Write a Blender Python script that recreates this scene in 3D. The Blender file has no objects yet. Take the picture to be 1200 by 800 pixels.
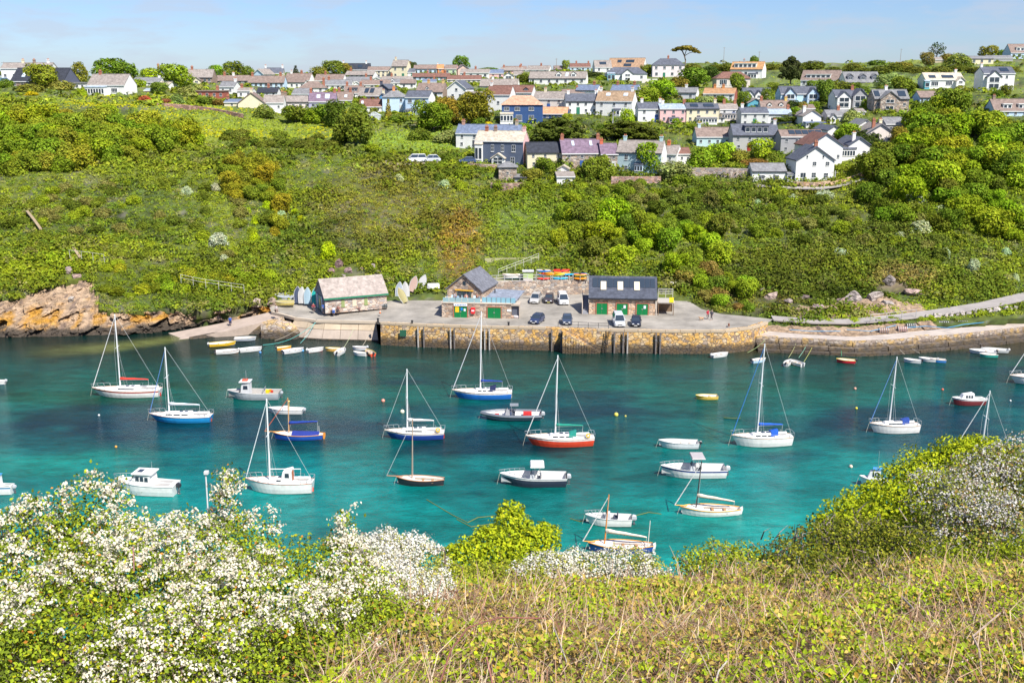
import bpy, bmesh, math, random
import numpy as np
from mathutils import Vector, Matrix
from math import sin, cos, pi, radians, tan, atan2, atan, hypot, sqrt

# ------------------------------------------------------------------ camera, world, sun
SC = bpy.context.scene
COL = SC.collection
FPX, PITCH, EYE = 1200.0, radians(14.4), 44.0
cam_d = bpy.data.cameras.new('camera'); cam = bpy.data.objects.new('camera', cam_d); COL.objects.link(cam)
cam_d.sensor_width = 36.0; cam_d.lens = 36.0 * FPX / 1200.0
cam_d.clip_start = 0.3; cam_d.clip_end = 8000
cam.location = (0, 0, EYE); cam.rotation_euler = (radians(90) - PITCH, 0, 0)
SC.camera = cam
SC.view_settings.view_transform = 'Standard'; SC.view_settings.look = 'None'
SC.view_settings.gamma = 1.0; SC.view_settings.exposure = 0.55
SC.view_settings.use_curve_mapping = False
SUN_EL, SUN_AZ = radians(50), radians(142)          # azimuth clockwise from +Y (away from the camera)
sd = Vector((sin(SUN_AZ) * cos(SUN_EL), cos(SUN_AZ) * cos(SUN_EL), sin(SUN_EL)))
sun_l = bpy.data.lights.new('sun', 'SUN'); sun = bpy.data.objects.new('sun', sun_l); COL.objects.link(sun)
sun_l.energy = 5.0; sun_l.angle = radians(0.53); sun_l.color = (1.0, 0.95, 0.87)
sun.rotation_euler = (-sd).to_track_quat('-Z', 'Y').to_euler(); sun.location = (60, -40, 120)
W = bpy.data.worlds.new('World'); SC.world = W; W.use_nodes = True
wn, wl = W.node_tree.nodes, W.node_tree.links
wn.clear()
wo = wn.new('ShaderNodeOutputWorld'); bg = wn.new('ShaderNodeBackground'); sky = wn.new('ShaderNodeTexSky')
sky.sky_type = 'NISHITA'; sky.sun_disc = False; sky.sun_elevation = SUN_EL; sky.sun_rotation = SUN_AZ
sky.air_density = 1.0; sky.dust_density = 0.25; sky.ozone_density = 2.2; sky.altitude = 40
tcw = wn.new('ShaderNodeTexCoord'); mpw = wn.new('ShaderNodeMapping'); mpw.inputs['Scale'].default_value = (1, 1, 4.5)
mpw.inputs['Location'].default_value = (2.3, 0.4, 1.1)
nzw = wn.new('ShaderNodeTexNoise'); nzw.inputs['Scale'].default_value = 12; nzw.inputs['Detail'].default_value = 7; nzw.inputs['Roughness'].default_value = .58
crw = wn.new('ShaderNodeValToRGB'); crw.color_ramp.elements[0].position = .46; crw.color_ramp.elements[1].position = .62
crw.color_ramp.elements[0].color = (0, 0, 0, 1); crw.color_ramp.elements[1].color = (.5, .5, .5, 1)
mxw = wn.new('ShaderNodeMixRGB'); mxw.inputs[2].default_value = (6.0, 6.6, 7.8, 1)
wl.new(tcw.outputs['Generated'], mpw.inputs['Vector']); wl.new(mpw.outputs[0], nzw.inputs['Vector'])
wl.new(nzw.outputs['Fac'], crw.inputs['Fac']); wl.new(crw.outputs[0], mxw.inputs['Fac'])
tint = wn.new('ShaderNodeMixRGB'); tint.blend_type = 'MULTIPLY'; tint.inputs['Fac'].default_value = 1; tint.inputs[2].default_value = (.78, .97, 1.42, 1)
wl.new(sky.outputs[0], tint.inputs[1])
wl.new(tint.outputs[0], mxw.inputs[1]); wl.new(mxw.outputs[0], bg.inputs['Color'])
bg.inputs['Strength'].default_value = 0.068
wl.new(bg.outputs[0], wo.inputs[0])

# ------------------------------------------------------------------ picking points of the place
cp, sp = cos(PITCH), sin(PITCH)
def ray(px, py):
    u, v = (px - 600) / FPX, -(py - 400) / FPX
    return Vector((u, cp + v * sp, -sp + v * cp))
def at_z(px, py, z=0.0):
    r = ray(px, py); t = (z - EYE) / r.z
    return Vector((r.x * t, r.y * t, z))
def at_Y(px, py, Y):
    r = ray(px, py); t = Y / r.y
    return Vector((r.x * t, Y, EYE + r.z * t))
def mpp(p):                                       # metres covered by one photo pixel at point p
    return (p.y * cp + (EYE - p.z) * sp) / FPX

# ------------------------------------------------------------------ numpy noise
def _hash(ix, iy, seed):
    h = (ix.astype(np.int64) * 374761393 + iy.astype(np.int64) * 668265263 + seed * 982451653) & 0x7fffffff
    h = ((h ^ (h >> 13)) * 1274126177) & 0x7fffffff
    return ((h ^ (h >> 16)) & 0xffff) / 65535.0
def vnoise(x, y, seed=0):
    ix, iy = np.floor(x), np.floor(y); fx, fy = x - ix, y - iy
    fx = fx * fx * (3 - 2 * fx); fy = fy * fy * (3 - 2 * fy)
    a, b = _hash(ix, iy, seed), _hash(ix + 1, iy, seed); c, d = _hash(ix, iy + 1, seed), _hash(ix + 1, iy + 1, seed)
    return (a * (1 - fx) + b * fx) * (1 - fy) + (c * (1 - fx) + d * fx) * fy
def fbm(x, y, seed=0, o=4):
    s, a, t = 0, 1, 0
    for k in range(o):
        s = s + a * vnoise(x * 2 ** k + 17 * k, y * 2 ** k - 9 * k, seed + k); t += a; a *= .5
    return s / t

# ------------------------------------------------------------------ materials
def nodes(name):
    m = bpy.data.materials.new(name); m.use_nodes = True
    nt = m.node_tree; b = nt.nodes['Principled BSDF']
    return m, nt, b
def mat(name, color=(1, 1, 1), rough=.7, mode='obj', var=.12, vscale=1.5, bump=0, bscale=8, metal=0, spec=.4, emit=None, detail=4, stretch=None, coat=0, bd=.1):
    """mode obj: colour comes from the object's own colour; fix: from `color`; attr: from the mesh attribute 'col' times the object's colour"""
    m, nt, b = nodes(name); N, L = nt.nodes, nt.links
    b.inputs['Roughness'].default_value = rough; b.inputs['Metallic'].default_value = metal
    b.inputs['Specular IOR Level'].default_value = spec; b.inputs['Coat Weight'].default_value = coat
    if mode == 'fix':
        src = N.new('ShaderNodeRGB'); src.outputs[0].default_value = (*color, 1); out = src.outputs[0]
    else:
        oi = N.new('ShaderNodeObjectInfo'); out = oi.outputs['Color']
        if mode == 'attr':
            at = N.new('ShaderNodeAttribute'); at.attribute_name = 'col'
            mm = N.new('ShaderNodeMixRGB'); mm.blend_type = 'MULTIPLY'; mm.inputs['Fac'].default_value = 1
            L.new(oi.outputs['Color'], mm.inputs[1]); L.new(at.outputs['Color'], mm.inputs[2]); out = mm.outputs[0]
    tc = N.new('ShaderNodeTexCoord'); vec = tc.outputs['Object']
    if stretch:
        mp = N.new('ShaderNodeMapping'); mp.inputs['Scale'].default_value = stretch; L.new(vec, mp.inputs['Vector']); vec = mp.outputs[0]
    if var:
        nz = N.new('ShaderNodeTexNoise'); nz.inputs['Scale'].default_value = vscale; nz.inputs['Detail'].default_value = detail
        nz.inputs['Roughness'].default_value = .65
        L.new(vec, nz.inputs['Vector'])
        mr = N.new('ShaderNodeMapRange'); mr.inputs[1].default_value = .3; mr.inputs[2].default_value = .7
        mr.inputs[3].default_value = 1 - var; mr.inputs[4].default_value = 1 + var * .6
        L.new(nz.outputs['Fac'], mr.inputs[0])
        sc = N.new('ShaderNodeVectorMath'); sc.operation = 'SCALE'; L.new(out, sc.inputs[0]); L.new(mr.outputs[0], sc.inputs['Scale']); out = sc.outputs[0]
    L.new(out, b.inputs['Base Color'])
    if bump:
        n2 = N.new('ShaderNodeTexNoise'); n2.inputs['Scale'].default_value = bscale; n2.inputs['Detail'].default_value = 5
        L.new(vec, n2.inputs['Vector'])
        bp = N.new('ShaderNodeBump'); bp.inputs['Strength'].default_value = bump; bp.inputs['Distance'].default_value = bd
        L.new(n2.outputs['Fac'], bp.inputs['Height']); L.new(bp.outputs[0], b.inputs['Normal'])
    return m
def add_ramp(nt, vals, fac, interp='LINEAR'):
    r = nt.nodes.new('ShaderNodeValToRGB'); e = r.color_ramp.elements; r.color_ramp.interpolation = interp
    while len(e) < len(vals): e.new(.5)
    for k, (p, c) in enumerate(vals): e[k].position = p; e[k].color = (*c, 1)
    nt.links.new(fac, r.inputs['Fac']); return r.outputs[0]
def stone_mat(name, cols, scale=(1, 1, 1.6), vs=2.2, mortar=(.42, .38, .33), tide=False, objmul=False, lich=None):
    m, nt, b = nodes(name); N, L = nt.nodes, nt.links
    tc = N.new('ShaderNodeTexCoord'); mp = N.new('ShaderNodeMapping'); mp.inputs['Scale'].default_value = scale
    L.new(tc.outputs['Object'], mp.inputs['Vector'])
    v = N.new('ShaderNodeTexVoronoi'); v.inputs['Scale'].default_value = vs; v.inputs['Randomness'].default_value = .85
    L.new(mp.outputs[0], v.inputs['Vector'])
    sx = N.new('ShaderNodeSeparateColor'); L.new(v.outputs['Color'], sx.inputs[0])
    n = len(cols); base = add_ramp(nt, [(k / n, c) for k, c in enumerate(cols)], sx.outputs[0], 'CONSTANT')
    if lich:
        nz = N.new('ShaderNodeTexNoise'); nz.inputs['Scale'].default_value = .9; nz.inputs['Detail'].default_value = 6; L.new(tc.outputs['Object'], nz.inputs['Vector'])
        f = add_ramp(nt, [(.46, (0, 0, 0)), (.58, (.8, .8, .8))], nz.outputs['Fac'])
        mx = N.new('ShaderNodeMixRGB'); L.new(f, mx.inputs['Fac']); L.new(base, mx.inputs[1]); mx.inputs[2].default_value = (*lich, 1); base = mx.outputs[0]
    e = N.new('ShaderNodeTexVoronoi'); e.feature = 'DISTANCE_TO_EDGE'; e.inputs['Scale'].default_value = vs; e.inputs['Randomness'].default_value = .85
    L.new(mp.outputs[0], e.inputs['Vector'])
    ef = add_ramp(nt, [(.0, (0, 0, 0)), (.09, (1, 1, 1))], e.outputs['Distance'])
    mx = N.new('ShaderNodeMixRGB'); L.new(ef, mx.inputs['Fac']); mx.inputs[1].default_value = (*mortar, 1); L.new(base, mx.inputs[2]); base = mx.outputs[0]
    if tide:                                       # weed and wet stain left by the tide
        sp_ = N.new('ShaderNodeSeparateXYZ'); L.new(tc.outputs['Object'], sp_.inputs[0])
        nz = N.new('ShaderNodeTexNoise'); nz.inputs['Scale'].default_value = .8; nz.inputs['Detail'].default_value = 5; L.new(tc.outputs['Object'], nz.inputs['Vector'])
        ad = N.new('ShaderNodeMath'); ad.operation = 'MULTIPLY_ADD'; L.new(nz.outputs['Fac'], ad.inputs[0]); ad.inputs[1].default_value = -1.6; L.new(sp_.outputs['Z'], ad.inputs[2])
        tf = add_ramp(nt, [(.0, (.9, .9, .9)), (.55, (.62, .62, .62)), (.9, (0, 0, 0))], ad.outputs[0])
        mx = N.new('ShaderNodeMixRGB'); L.new(tf, mx.inputs['Fac']); L.new(base, mx.inputs[1]); mx.inputs[2].default_value = (.055, .045, .035, 1); base = mx.outputs[0]
    if objmul:
        oi = N.new('ShaderNodeObjectInfo'); mx = N.new('ShaderNodeMixRGB'); mx.blend_type = 'MULTIPLY'; mx.inputs['Fac'].default_value = 1
        L.new(oi.outputs['Color'], mx.inputs[1]); L.new(base, mx.inputs[2]); base = mx.outputs[0]
    L.new(base, b.inputs['Base Color']); b.inputs['Roughness'].default_value = .85
    bp = N.new('ShaderNodeBump'); bp.inputs['Strength'].default_value = .9; bp.inputs['Distance'].default_value = .08
    L.new(ef, bp.inputs['Height']); L.new(bp.outputs[0], b.inputs['Normal'])
    return m
def leaf_mat(name, trans=.3, rough=.8):
    m = mat(name, mode='attr', rough=rough, var=0, spec=.08)
    nt = m.node_tree; N, L = nt.nodes, nt.links; b = N['Principled BSDF']
    src = b.inputs['Base Color'].links[0].from_socket
    t = N.new('ShaderNodeBsdfTranslucent'); L.new(src, t.inputs['Color'])
    mx = N.new('ShaderNodeMixShader'); mx.inputs[0].default_value = trans
    L.new(b.outputs[0], mx.inputs[1]); L.new(t.outputs[0], mx.inputs[2]); L.new(mx.outputs[0], N['Material Output'].inputs[0])
    return m
def roof_mat():
    m = mat('roof_covering', mode='obj', rough=.8, var=.28, vscale=1.1, detail=8, spec=.2)
    nt = m.node_tree; N, L = nt.nodes, nt.links; b = N['Principled BSDF']
    tc = N.new('ShaderNodeTexCoord')
    src = b.inputs['Base Color'].links[0].from_socket
    v = N.new('ShaderNodeTexVoronoi'); v.inputs['Scale'].default_value = 2.6; L.new(tc.outputs['Object'], v.inputs['Vector'])
    sx = N.new('ShaderNodeSeparateColor'); L.new(v.outputs['Color'], sx.inputs[0])
    mr = N.new('ShaderNodeMapRange'); mr.inputs[3].default_value = .82; mr.inputs[4].default_value = 1.15; L.new(sx.outputs[0], mr.inputs[0])
    s = N.new('ShaderNodeVectorMath'); s.operation = 'SCALE'; L.new(src, s.inputs[0]); L.new(mr.outputs[0], s.inputs['Scale']); L.new(s.outputs[0], b.inputs['Base Color'])
    w = N.new('ShaderNodeTexWave'); w.bands_direction = 'Z'; w.inputs['Scale'].default_value = 1.4; w.inputs['Distortion'].default_value = .6
    L.new(tc.outputs['Object'], w.inputs['Vector'])
    bp = N.new('ShaderNodeBump'); bp.inputs['Strength'].default_value = .35; bp.inputs['Distance'].default_value = .05
    L.new(w.outputs['Fac'], bp.inputs['Height']); L.new(bp.outputs[0], b.inputs['Normal'])
    return m
M = {}
M['render'] = mat('painted_render', var=.10, vscale=.6, rough=.85, bump=.2, bscale=6)
M['paint'] = mat('gloss_paint', var=.05, vscale=2, rough=.35, spec=.5)
M['hull'] = mat('hull_gelcoat', var=.10, vscale=1.2, rough=.28, spec=.5, coat=.3)
M['deck'] = mat('boat_deck', var=.10, vscale=3, rough=.55)
M['cloth'] = mat('sail_cloth', var=.2, vscale=4, rough=.9, bump=.5, bscale=5)
M['roof'] = roof_mat()
M['metal'] = mat('alloy', (.62, .63, .64), .35, 'fix', .12, 3, metal=.7)
M['steel'] = mat('galvanised_steel', (.42, .44, .45), .45, 'fix', .2, 3, metal=.5)
M['glass'] = mat('window_glass', (.035, .05, .07), .06, 'fix', 0, spec=.9)
M['wood'] = mat('varnished_wood', var=.25, vscale=3, rough=.5, stretch=(1, 6, 6))
M['rubber'] = mat('black_rubber', (.025, .025, .028), .6, 'fix', .1, 4)
M['rope'] = mat('rope', var=.1, vscale=3, rough=.9)
M['rock'] = mat('rock_face', mode='attr', var=.55, vscale=1.1, rough=.95, bump=1.0, bscale=1.3, detail=9, stretch=(.8, 1, 1.9), bd=.9)
M['leaf'] = leaf_mat('leaf', .18)
M['petal'] = leaf_mat('petal', .15, .8)
M['bark'] = mat('bark', var=.3, vscale=5, rough=.95, bump=.6, bscale=10)
M['dry'] = leaf_mat('dry_stem', .15, .8)
M['brick'] = mat('brickwork', (.40, .16, .10), .85, 'fix', .3, 6, bump=.4, bscale=14)
M['stone'] = stone_mat('rubble_stone', [(.34, .25, .19), (.50, .40, .31), (.24, .19, .16), (.56, .47, .38), (.42, .30, .21), (.30, .27, .25)], vs=1.5, objmul=True)
M['quaystone'] = stone_mat('quay_stone', [(.46, .33, .20), (.62, .48, .32), (.28, .20, .15), (.66, .40, .14), (.40, .31, .24), (.72, .52, .26)], vs=1.5, scale=(1, 1, 1.5), mortar=(.20, .15, .11), tide=True, lich=(.72, .40, .08))
M['quayblock'] = stone_mat('pitched_stone', [(.44, .36, .30), (.54, .46, .38), (.36, .28, .23), (.48, .38, .30)], vs=1.5, scale=(.8, .8, 1.9), mortar=(.22, .17, .13), tide=True, lich=(.66, .42, .12))
M['conc'] = mat('weathered_concrete', mode='attr', var=.22, vscale=.45, rough=.9, bump=.25, bscale=4, detail=8)
M['asphalt'] = mat('quay_tarmac', (.35, .32, .275), .92, 'fix', .42, .22, bump=.2, bscale=7, detail=9)
M['screen'] = mat('flat_print', var=0, rough=.6)

# ------------------------------------------------------------------ mesh helpers
class MB:
    def __init__(s): s.v, s.f, s.m, s.M, s.c = [], [], [], Matrix(), []
    def pt(s, p):
        s.v.append(tuple(s.M @ Vector(p))); return len(s.v) - 1
    def face(s, idx, m=0): s.f.append(tuple(idx)); s.m.append(m)
    def poly(s, pts, m=0): s.face([s.pt(p) for p in pts], m)
    def box(s, x0, x1, y0, y1, z0, z1, m=0):
        i = [s.pt(p) for p in ((x0, y0, z0), (x1, y0, z0), (x1, y1, z0), (x0, y1, z0), (x0, y0, z1), (x1, y0, z1), (x1, y1, z1), (x0, y1, z1))]
        for q in ((0, 3, 2, 1), (4, 5, 6, 7), (0, 1, 5, 4), (1, 2, 6, 5), (2, 3, 7, 6), (3, 0, 4, 7)): s.face([i[k] for k in q], m)
        return s
    def prism(s, pts, y0, y1, m=0, axis='y'):      # outline in x,z pushed along y (or outline y,z pushed along x)
        g = (lambda p, t: (p[0], t, p[1])) if axis == 'y' else ((lambda p, t: (t, p[0], p[1])) if axis == 'x' else (lambda p, t: (p[0], p[1], t)))
        a = [s.pt(g(p, y0)) for p in pts]; b = [s.pt(g(p, y1)) for p in pts]; n = len(pts)
        s.face(a, m); s.face(b[::-1], m)
        for k in range(n): s.face((a[k], b[k], b[(k + 1) % n], a[(k + 1) % n]), m)
        return s
    def tube(s, p0, p1, r0, r1=None, n=6, m=0, caps=True):
        r1 = r0 if r1 is None else r1; p0, p1 = Vector(p0), Vector(p1); d = (p1 - p0)
        if d.length < 1e-6: return s
        d.normalize(); a = d.orthogonal().normalized(); b = d.cross(a)
        A = [s.pt(p0 + (a * cos(2 * pi * k / n) + b * sin(2 * pi * k / n)) * r0) for k in range(n)]
        B = [s.pt(p1 + (a * cos(2 * pi * k / n) + b * sin(2 * pi * k / n)) * r1) for k in range(n)]
        for k in range(n): s.face((A[k], A[(k + 1) % n], B[(k + 1) % n], B[k]), m)
        if caps: s.face(A[::-1], m); s.face(B, m)
        return s
    def path(s, pts, r, n=5, m=0):
        for a, b in zip(pts, pts[1:]): s.tube(a, b, r, r, n, m)
        return s
    def loft(s, rings, m=0, cap0=True, cap1=True, closed=True, mf=None):
        R = [[s.pt(p) for p in r] for r in rings]; n = len(R[0])
        for i in range(len(R) - 1):
            for k in range(n if closed else n - 1):
                s.face((R[i][k], R[i][(k + 1) % n], R[i + 1][(k + 1) % n], R[i + 1][k]), mf(i, k) if mf else m)
        if cap0: s.face(R[0][::-1], m)
        if cap1: s.face(R[-1], m)
        return R
    def ball(s, c, r, m=0, n=8, k=5, sz=1.0):
        rings = []
        for j in range(1, k):
            t = pi * j / k; rings.append([(c[0] + r * sin(t) * cos(2 * pi * i / n), c[1] + r * sin(t) * sin(2 * pi * i / n), c[2] + r * sz * cos(t)) for i in range(n)])
        s.loft(rings, m); return s
    def mesh(s, name, mats, smooth=False, recalc=True):
        me = bpy.data.meshes.new(name); me.from_pydata(s.v, [], s.f)
        for x in (mats if isinstance(mats, (list, tuple)) else [mats]): me.materials.append(M[x] if isinstance(x, str) else x)
        me.polygons.foreach_set('material_index', s.m)
        if smooth: me.polygons.foreach_set('use_smooth', [True] * len(s.f))
        if recalc:
            b = bmesh.new(); b.from_mesh(me); bmesh.ops.recalc_face_normals(b, faces=b.faces); b.to_mesh(me); b.free()
        me.update(); return me
    def build(s, name, mats, parent=None, color=None, smooth=False, loc=None, rz=0, recalc=True):
        return put(name, s.mesh(name, mats, smooth, recalc), parent, color, loc, rz)
def put(name, me, parent=None, color=None, loc=None, rz=0, scale=None):
    o = bpy.data.objects.new(name, me); COL.objects.link(o)
    if parent: o.parent = parent
    if color is not None: o.color = (*color, 1)
    if loc is not None: o.location = loc
    if rz: o.rotation_euler = (0, 0, rz)
    if scale is not None: o.scale = scale
    return o
def tag(o, label=None, cat=None, group=None, kind=None):
    if label: o['label'] = label
    if cat: o['category'] = cat
    if group: o['group'] = group
    if kind: o['kind'] = kind
    return o
def thing(name, label, cat, loc=(0, 0, 0), rz=0, group=None):
    o = bpy.data.objects.new(name, None); COL.objects.link(o); o.empty_display_size = .2
    o.location = loc; o.rotation_euler = (0, 0, rz); return tag(o, label, cat, group)
def npmesh(name, V, F, mats, cols=None, smooth=False, fm=None):
    """V (n,3), F (m,k) all faces with k corners; cols (n,3) per vertex"""
    me = bpy.data.meshes.new(name); n, (m, k) = len(V), F.shape
    me.vertices.add(n); me.vertices.foreach_set('co', np.ascontiguousarray(V, dtype=np.float32).ravel())
    me.loops.add(m * k); me.loops.foreach_set('vertex_index', np.ascontiguousarray(F, dtype=np.int32).ravel())
    me.polygons.add(m); me.polygons.foreach_set('loop_start', np.arange(0, m * k, k, dtype=np.int32))
    me.polygons.foreach_set('use_smooth', np.full(m, smooth))
    if cols is not None:
        a = me.attributes.new('col', 'FLOAT_COLOR', 'POINT')
        a.data.foreach_set('color', np.concatenate([cols, np.ones((n, 1))], 1).astype(np.float32).ravel())
    for x in (mats if isinstance(mats, (list, tuple)) else [mats]): me.materials.append(M[x])
    if fm is not None: me.polygons.foreach_set('material_index', fm)
    me.update(calc_edges=True); return me
LEAFK = np.array([1.60, 1.60, .74])
def leaves(name, P, Nr, size, cols, mat_='leaf', asp=.55, rng=None):
    """one lozenge-shaped leaf (or leaf spray) per point"""
    rng = rng or np.random.default_rng(1); n = len(P)
    Nr = Nr / (np.linalg.norm(Nr, axis=1, keepdims=True) + 1e-9)
    t = rng.normal(size=(n, 3)); t -= (t * Nr).sum(1, keepdims=True) * Nr; t /= np.linalg.norm(t, axis=1, keepdims=True) + 1e-9
    b = np.cross(Nr, t); s = np.asarray(size).reshape(-1, 1) * np.ones((n, 1))
    V = np.stack([P - t * s, P + b * s * asp + t * s * .15 + Nr * s * .12, P + t * s, P - b * s * asp + t * s * .15 + Nr * s * .12], 1).reshape(-1, 3)
    F = np.arange(4 * n).reshape(n, 4)
    return npmesh(name, V, F, mat_, np.repeat(np.clip(cols * (1 if mat_ == 'petal' else LEAFK), 0, 2), 4, 0))
def children(o): return [c for c in bpy.data.objects if c.parent == o]
_kids = {}
def dup(root, loc, rz=None, label=None, group=None, colors=None):
    def walk(o, parent):
        c = o.copy(); COL.objects.link(c); c.parent = parent
        if colors and o.name.split('.')[0] in colors: c.color = (*colors[o.name.split('.')[0]], 1)
        for ch in _kids.setdefault(o.name, children(o)): walk(ch, c)
        return c
    r = walk(root, None); r.location = loc
    if rz is not None: r.rotation_euler = (0, 0, rz)
    return tag(r, label, group=group)
# ------------------------------------------------------------------ the far bank: depth of the hillside under each line of sight
ROWP = np.array([395, 375, 360, 345, 320, 300, 270, 240, 215, 200, 180, 160, 140, 120, 108, 100, 94, 88, 80, 70, 60], float)
COLX = np.array([-1500, 0, 150, 300, 340, 450, 600, 750, 880, 1050, 1200, 2700], float)
L0 = [173, 177, 180, 184, 190, 195, 204, 215, 226, 232, 242, 253, 267, 288, 305, 330, 370, 430, 500, 580, 660]
LM = [170, 176, 184, 190, 196, 203, 215, 227, 237, 243, 258, 275, 296, 328, 360, 395, 425, 470, 540, 610, 680]
LR = [169, 174, 181, 188, 197, 204, 213, 223, 233, 239, 249, 263, 281, 305, 325, 345, 370, 405, 470, 540, 620]
L1 = [172, 177, 181, 186, 192, 198, 208, 219, 230, 236, 247, 259, 275, 300, 322, 350, 390, 445, 515, 590, 665]
DT = np.array([L0, L0, L1, [(a + b) / 2 for a, b in zip(L1, LM)], LM, LM, LM, LM, LM, LR, LR, LR], float)
SKYP = np.array([92, 90, 90, 86, 85, 84, 82, 76, 73, 72, 64, 66], float)
def depth(px, py):
    px, py = np.asarray(px, float), np.asarray(py, float)
    r = -ROWP; q = -np.clip(py, ROWP[-1], ROWP[0])
    j = np.clip(np.searchsorted(r, q, 'right') - 1, 0, len(r) - 2); fr = (q - r[j]) / (r[j + 1] - r[j])
    i = np.clip(np.searchsorted(COLX, px, 'right') - 1, 0, len(COLX) - 2); fc = np.clip((px - COLX[i]) / (COLX[i + 1] - COLX[i]), 0, 1)
    fc = fc * fc * (3 - 2 * fc)
    A = DT[i, j] * (1 - fr) + DT[i, j + 1] * fr; B = DT[i + 1, j] * (1 - fr) + DT[i + 1, j + 1] * fr
    return A * (1 - fc) + B * fc
def skyline(px): return np.interp(px, COLX, SKYP) + 1.2 * np.sin(np.asarray(px) * .021)
def surf(px, py):
    """world points (n,3) of the far bank seen at photo pixels"""
    px, py = np.atleast_1d(np.asarray(px, float)), np.atleast_1d(np.asarray(py, float))
    sk = skyline(px); q = np.maximum(py, sk); Y = depth(px, q)
    u, v = (px - 600) / FPX, -(q - 400) / FPX
    dy, dz = cp + v * sp, -sp + v * cp
    z = EYE + dz * Y / dy; X = u * Y / dy
    over = np.maximum(sk - py, 0); Y2 = Y + over * 60; X = X * Y2 / Y; z = z - over * .12
    return np.stack([X, Y2, z], 1)
def S(px, py): return Vector(surf(px, py)[0])

# region tints of the hillside: photo place, radius, albedo, weight
REG = [(250, 148, 175, 15, (.22, .27, .03), .95), (490, 165, 70, 13, (.20, .30, .05), .9), (120, 118, 140, 8, (.24, .29, .05), .7),
       (1030, 97, 130, 8, (.19, .25, .06), .9), (860, 92, 40, 8, (.20, .24, .07), .8), (1120, 92, 60, 4, (.5, .2, .12), 0),
       (460, 245, 95, 55, (.17, .125, .06), .5), (350, 175, 90, 10, (.10, .13, .03), .6), (120, 160, 110, 30, (.17, .22, .03), .7),
       (150, 330, 70, 22, (.10, .13, .02), .8), (50, 310, 70, 20, (.27, .33, .03), .5), (250, 300, 60, 35, (.26, .30, .03), .3),
       (540, 290, 30, 45, (.36, .17, .09), .5), (590, 300, 45, 25, (.17, .22, .04), .7), (640, 262, 60, 30, (.20, .26, .04), .6),
       (640, 250, 80, 22, (.17, .24, .05), .6), (900, 320, 90, 25, (.11, .13, .035), .7), (980, 270, 110, 35, (.12, .14, .05), .55),
       (1130, 220, 90, 60, (.15, .21, .02), .6), (1120, 365, 110, 10, (.28, .34, .03), .5), (1130, 320, 100, 26, (.17, .22, .04), .5),
       (880, 355, 70, 14, (.20, .13, .08), .35), (1060, 325, 45, 18, (.35, .22, .17), .5), (330, 340, 60, 14, (.22, .27, .04), .4),
       (870, 215, 110, 10, (.15, .20, .04), .5), (120, 200, 150, 14, (.22, .26, .04), .5), (700, 232, 60, 8, (.18, .25, .03), .6)]
PAL = np.array([(.155, .19, .030), (.22, .26, .035), (.05, .07, .015), (.105, .14, .03), (.15, .15, .045), (.17, .18, .09), (.25, .29, .03), (.115, .17, .035)])
def palette(px, py, P, rng):
    n = len(px); w = fbm(P[:, 0] * .05, P[:, 1] * .09, 3); w2 = fbm(P[:, 0] * .16, P[:, 1] * .2, 11)
    idx = np.clip(((w * .75 + w2 * .45 + rng.normal(size=n) * .10 - .25) * 9.0), 0, 7.99).astype(int)
    order = np.array([2, 3, 7, 0, 0, 1, 4, 6]); c = PAL[order[idx]].copy()
    grey = (fbm(P[:, 0] * .3, P[:, 1] * .3, 40) + rng.normal(size=n) * .08) > .70; c[grey] = c[grey] * .4 + np.array([.21, .19, .15]) * .6
    for (x, y, rx, ry, col, k) in REG:
        d = ((px - x) / rx) ** 2 + ((py - y) / ry) ** 2
        wt = k * np.clip(1.35 - d, 0, 1) * (rng.random(n) < .8)
        c = c * (1 - wt[:, None]) + np.array(col) * wt[:, None]
    return c * (1 + rng.normal(size=(n, 1)) * .14).clip(.55, 1.5)

rng = np.random.default_rng(7)
gx = np.concatenate([np.linspace(-1500, -60, 40), np.arange(-54, 1256, 5.0), np.linspace(1262, 2700, 40)])
gy = np.concatenate([[395.0], np.arange(392, 56, -3.0), [50, 40, 20, 0]])
GX, GY = np.meshgrid(gx, gy); P = surf(GX.ravel(), GY.ravel())
ctop = lambda u: np.interp(u, [-1500, -60, 0, 25, 48, 70, 95, 108, 116, 150, 200, 240, 290, 318, 330, 350, 352], [352, 354, 352, 348, 338, 334, 327, 332, 364, 368, 362, 366, 359, 356, 355, 356, 396])
wback = lambda u: np.interp(u, [884, 886, 930, 1000, 1070, 1140, 1200, 1262, 1600, 2700], [396, 386, 390, 393, 387, 382, 375, 365, 322, 200])
gxx, gyy = GX.ravel(), GY.ravel()
lim = np.where(gxx < 351, ctop(gxx), np.where(gxx > 885, wback(gxx), 370)); cut = gyy > lim
Pc = surf(gxx, np.minimum(gyy, lim)); dn = (gyy - lim) / 8.0
P[cut, 0] = Pc[cut, 0]; P[cut, 1] = Pc[cut, 1] + 1.6 - dn[cut] * .12; P[cut, 2] = Pc[cut, 2] - .6 - dn[cut] * 3.0
hole = (gxx > 576) & (gxx < 692) & (gyy > 319) & (gyy < 372); P[hole, 2] -= 2.8
nf = (fbm(P[:, 0] * .12, P[:, 1] * .12, 5) - .5) * np.clip((P[:, 1] - 182) / 15, 0, 1) * 1.6
P[:, 2] += nf
cT = palette(GX.ravel(), GY.ravel(), P, rng) * np.where((((gxx > 165) & (gxx < 540) & (gyy > 120) & (gyy < 182)) | (gyy < 112))[:, None], .95, .65)
back = P.reshape(len(gy), len(gx), 3)[-1].copy(); back[:, 1] += 2500; back[:, 0] *= 2.0; back[:, 2] -= 4
front = P.reshape(len(gy), len(gx), 3)[0].copy(); front[:, 1] -= .1; front[:, 2] = -16
allP = np.concatenate([front[None], P.reshape(len(gy), len(gx), 3), back[None]]); nr = len(allP)
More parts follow.
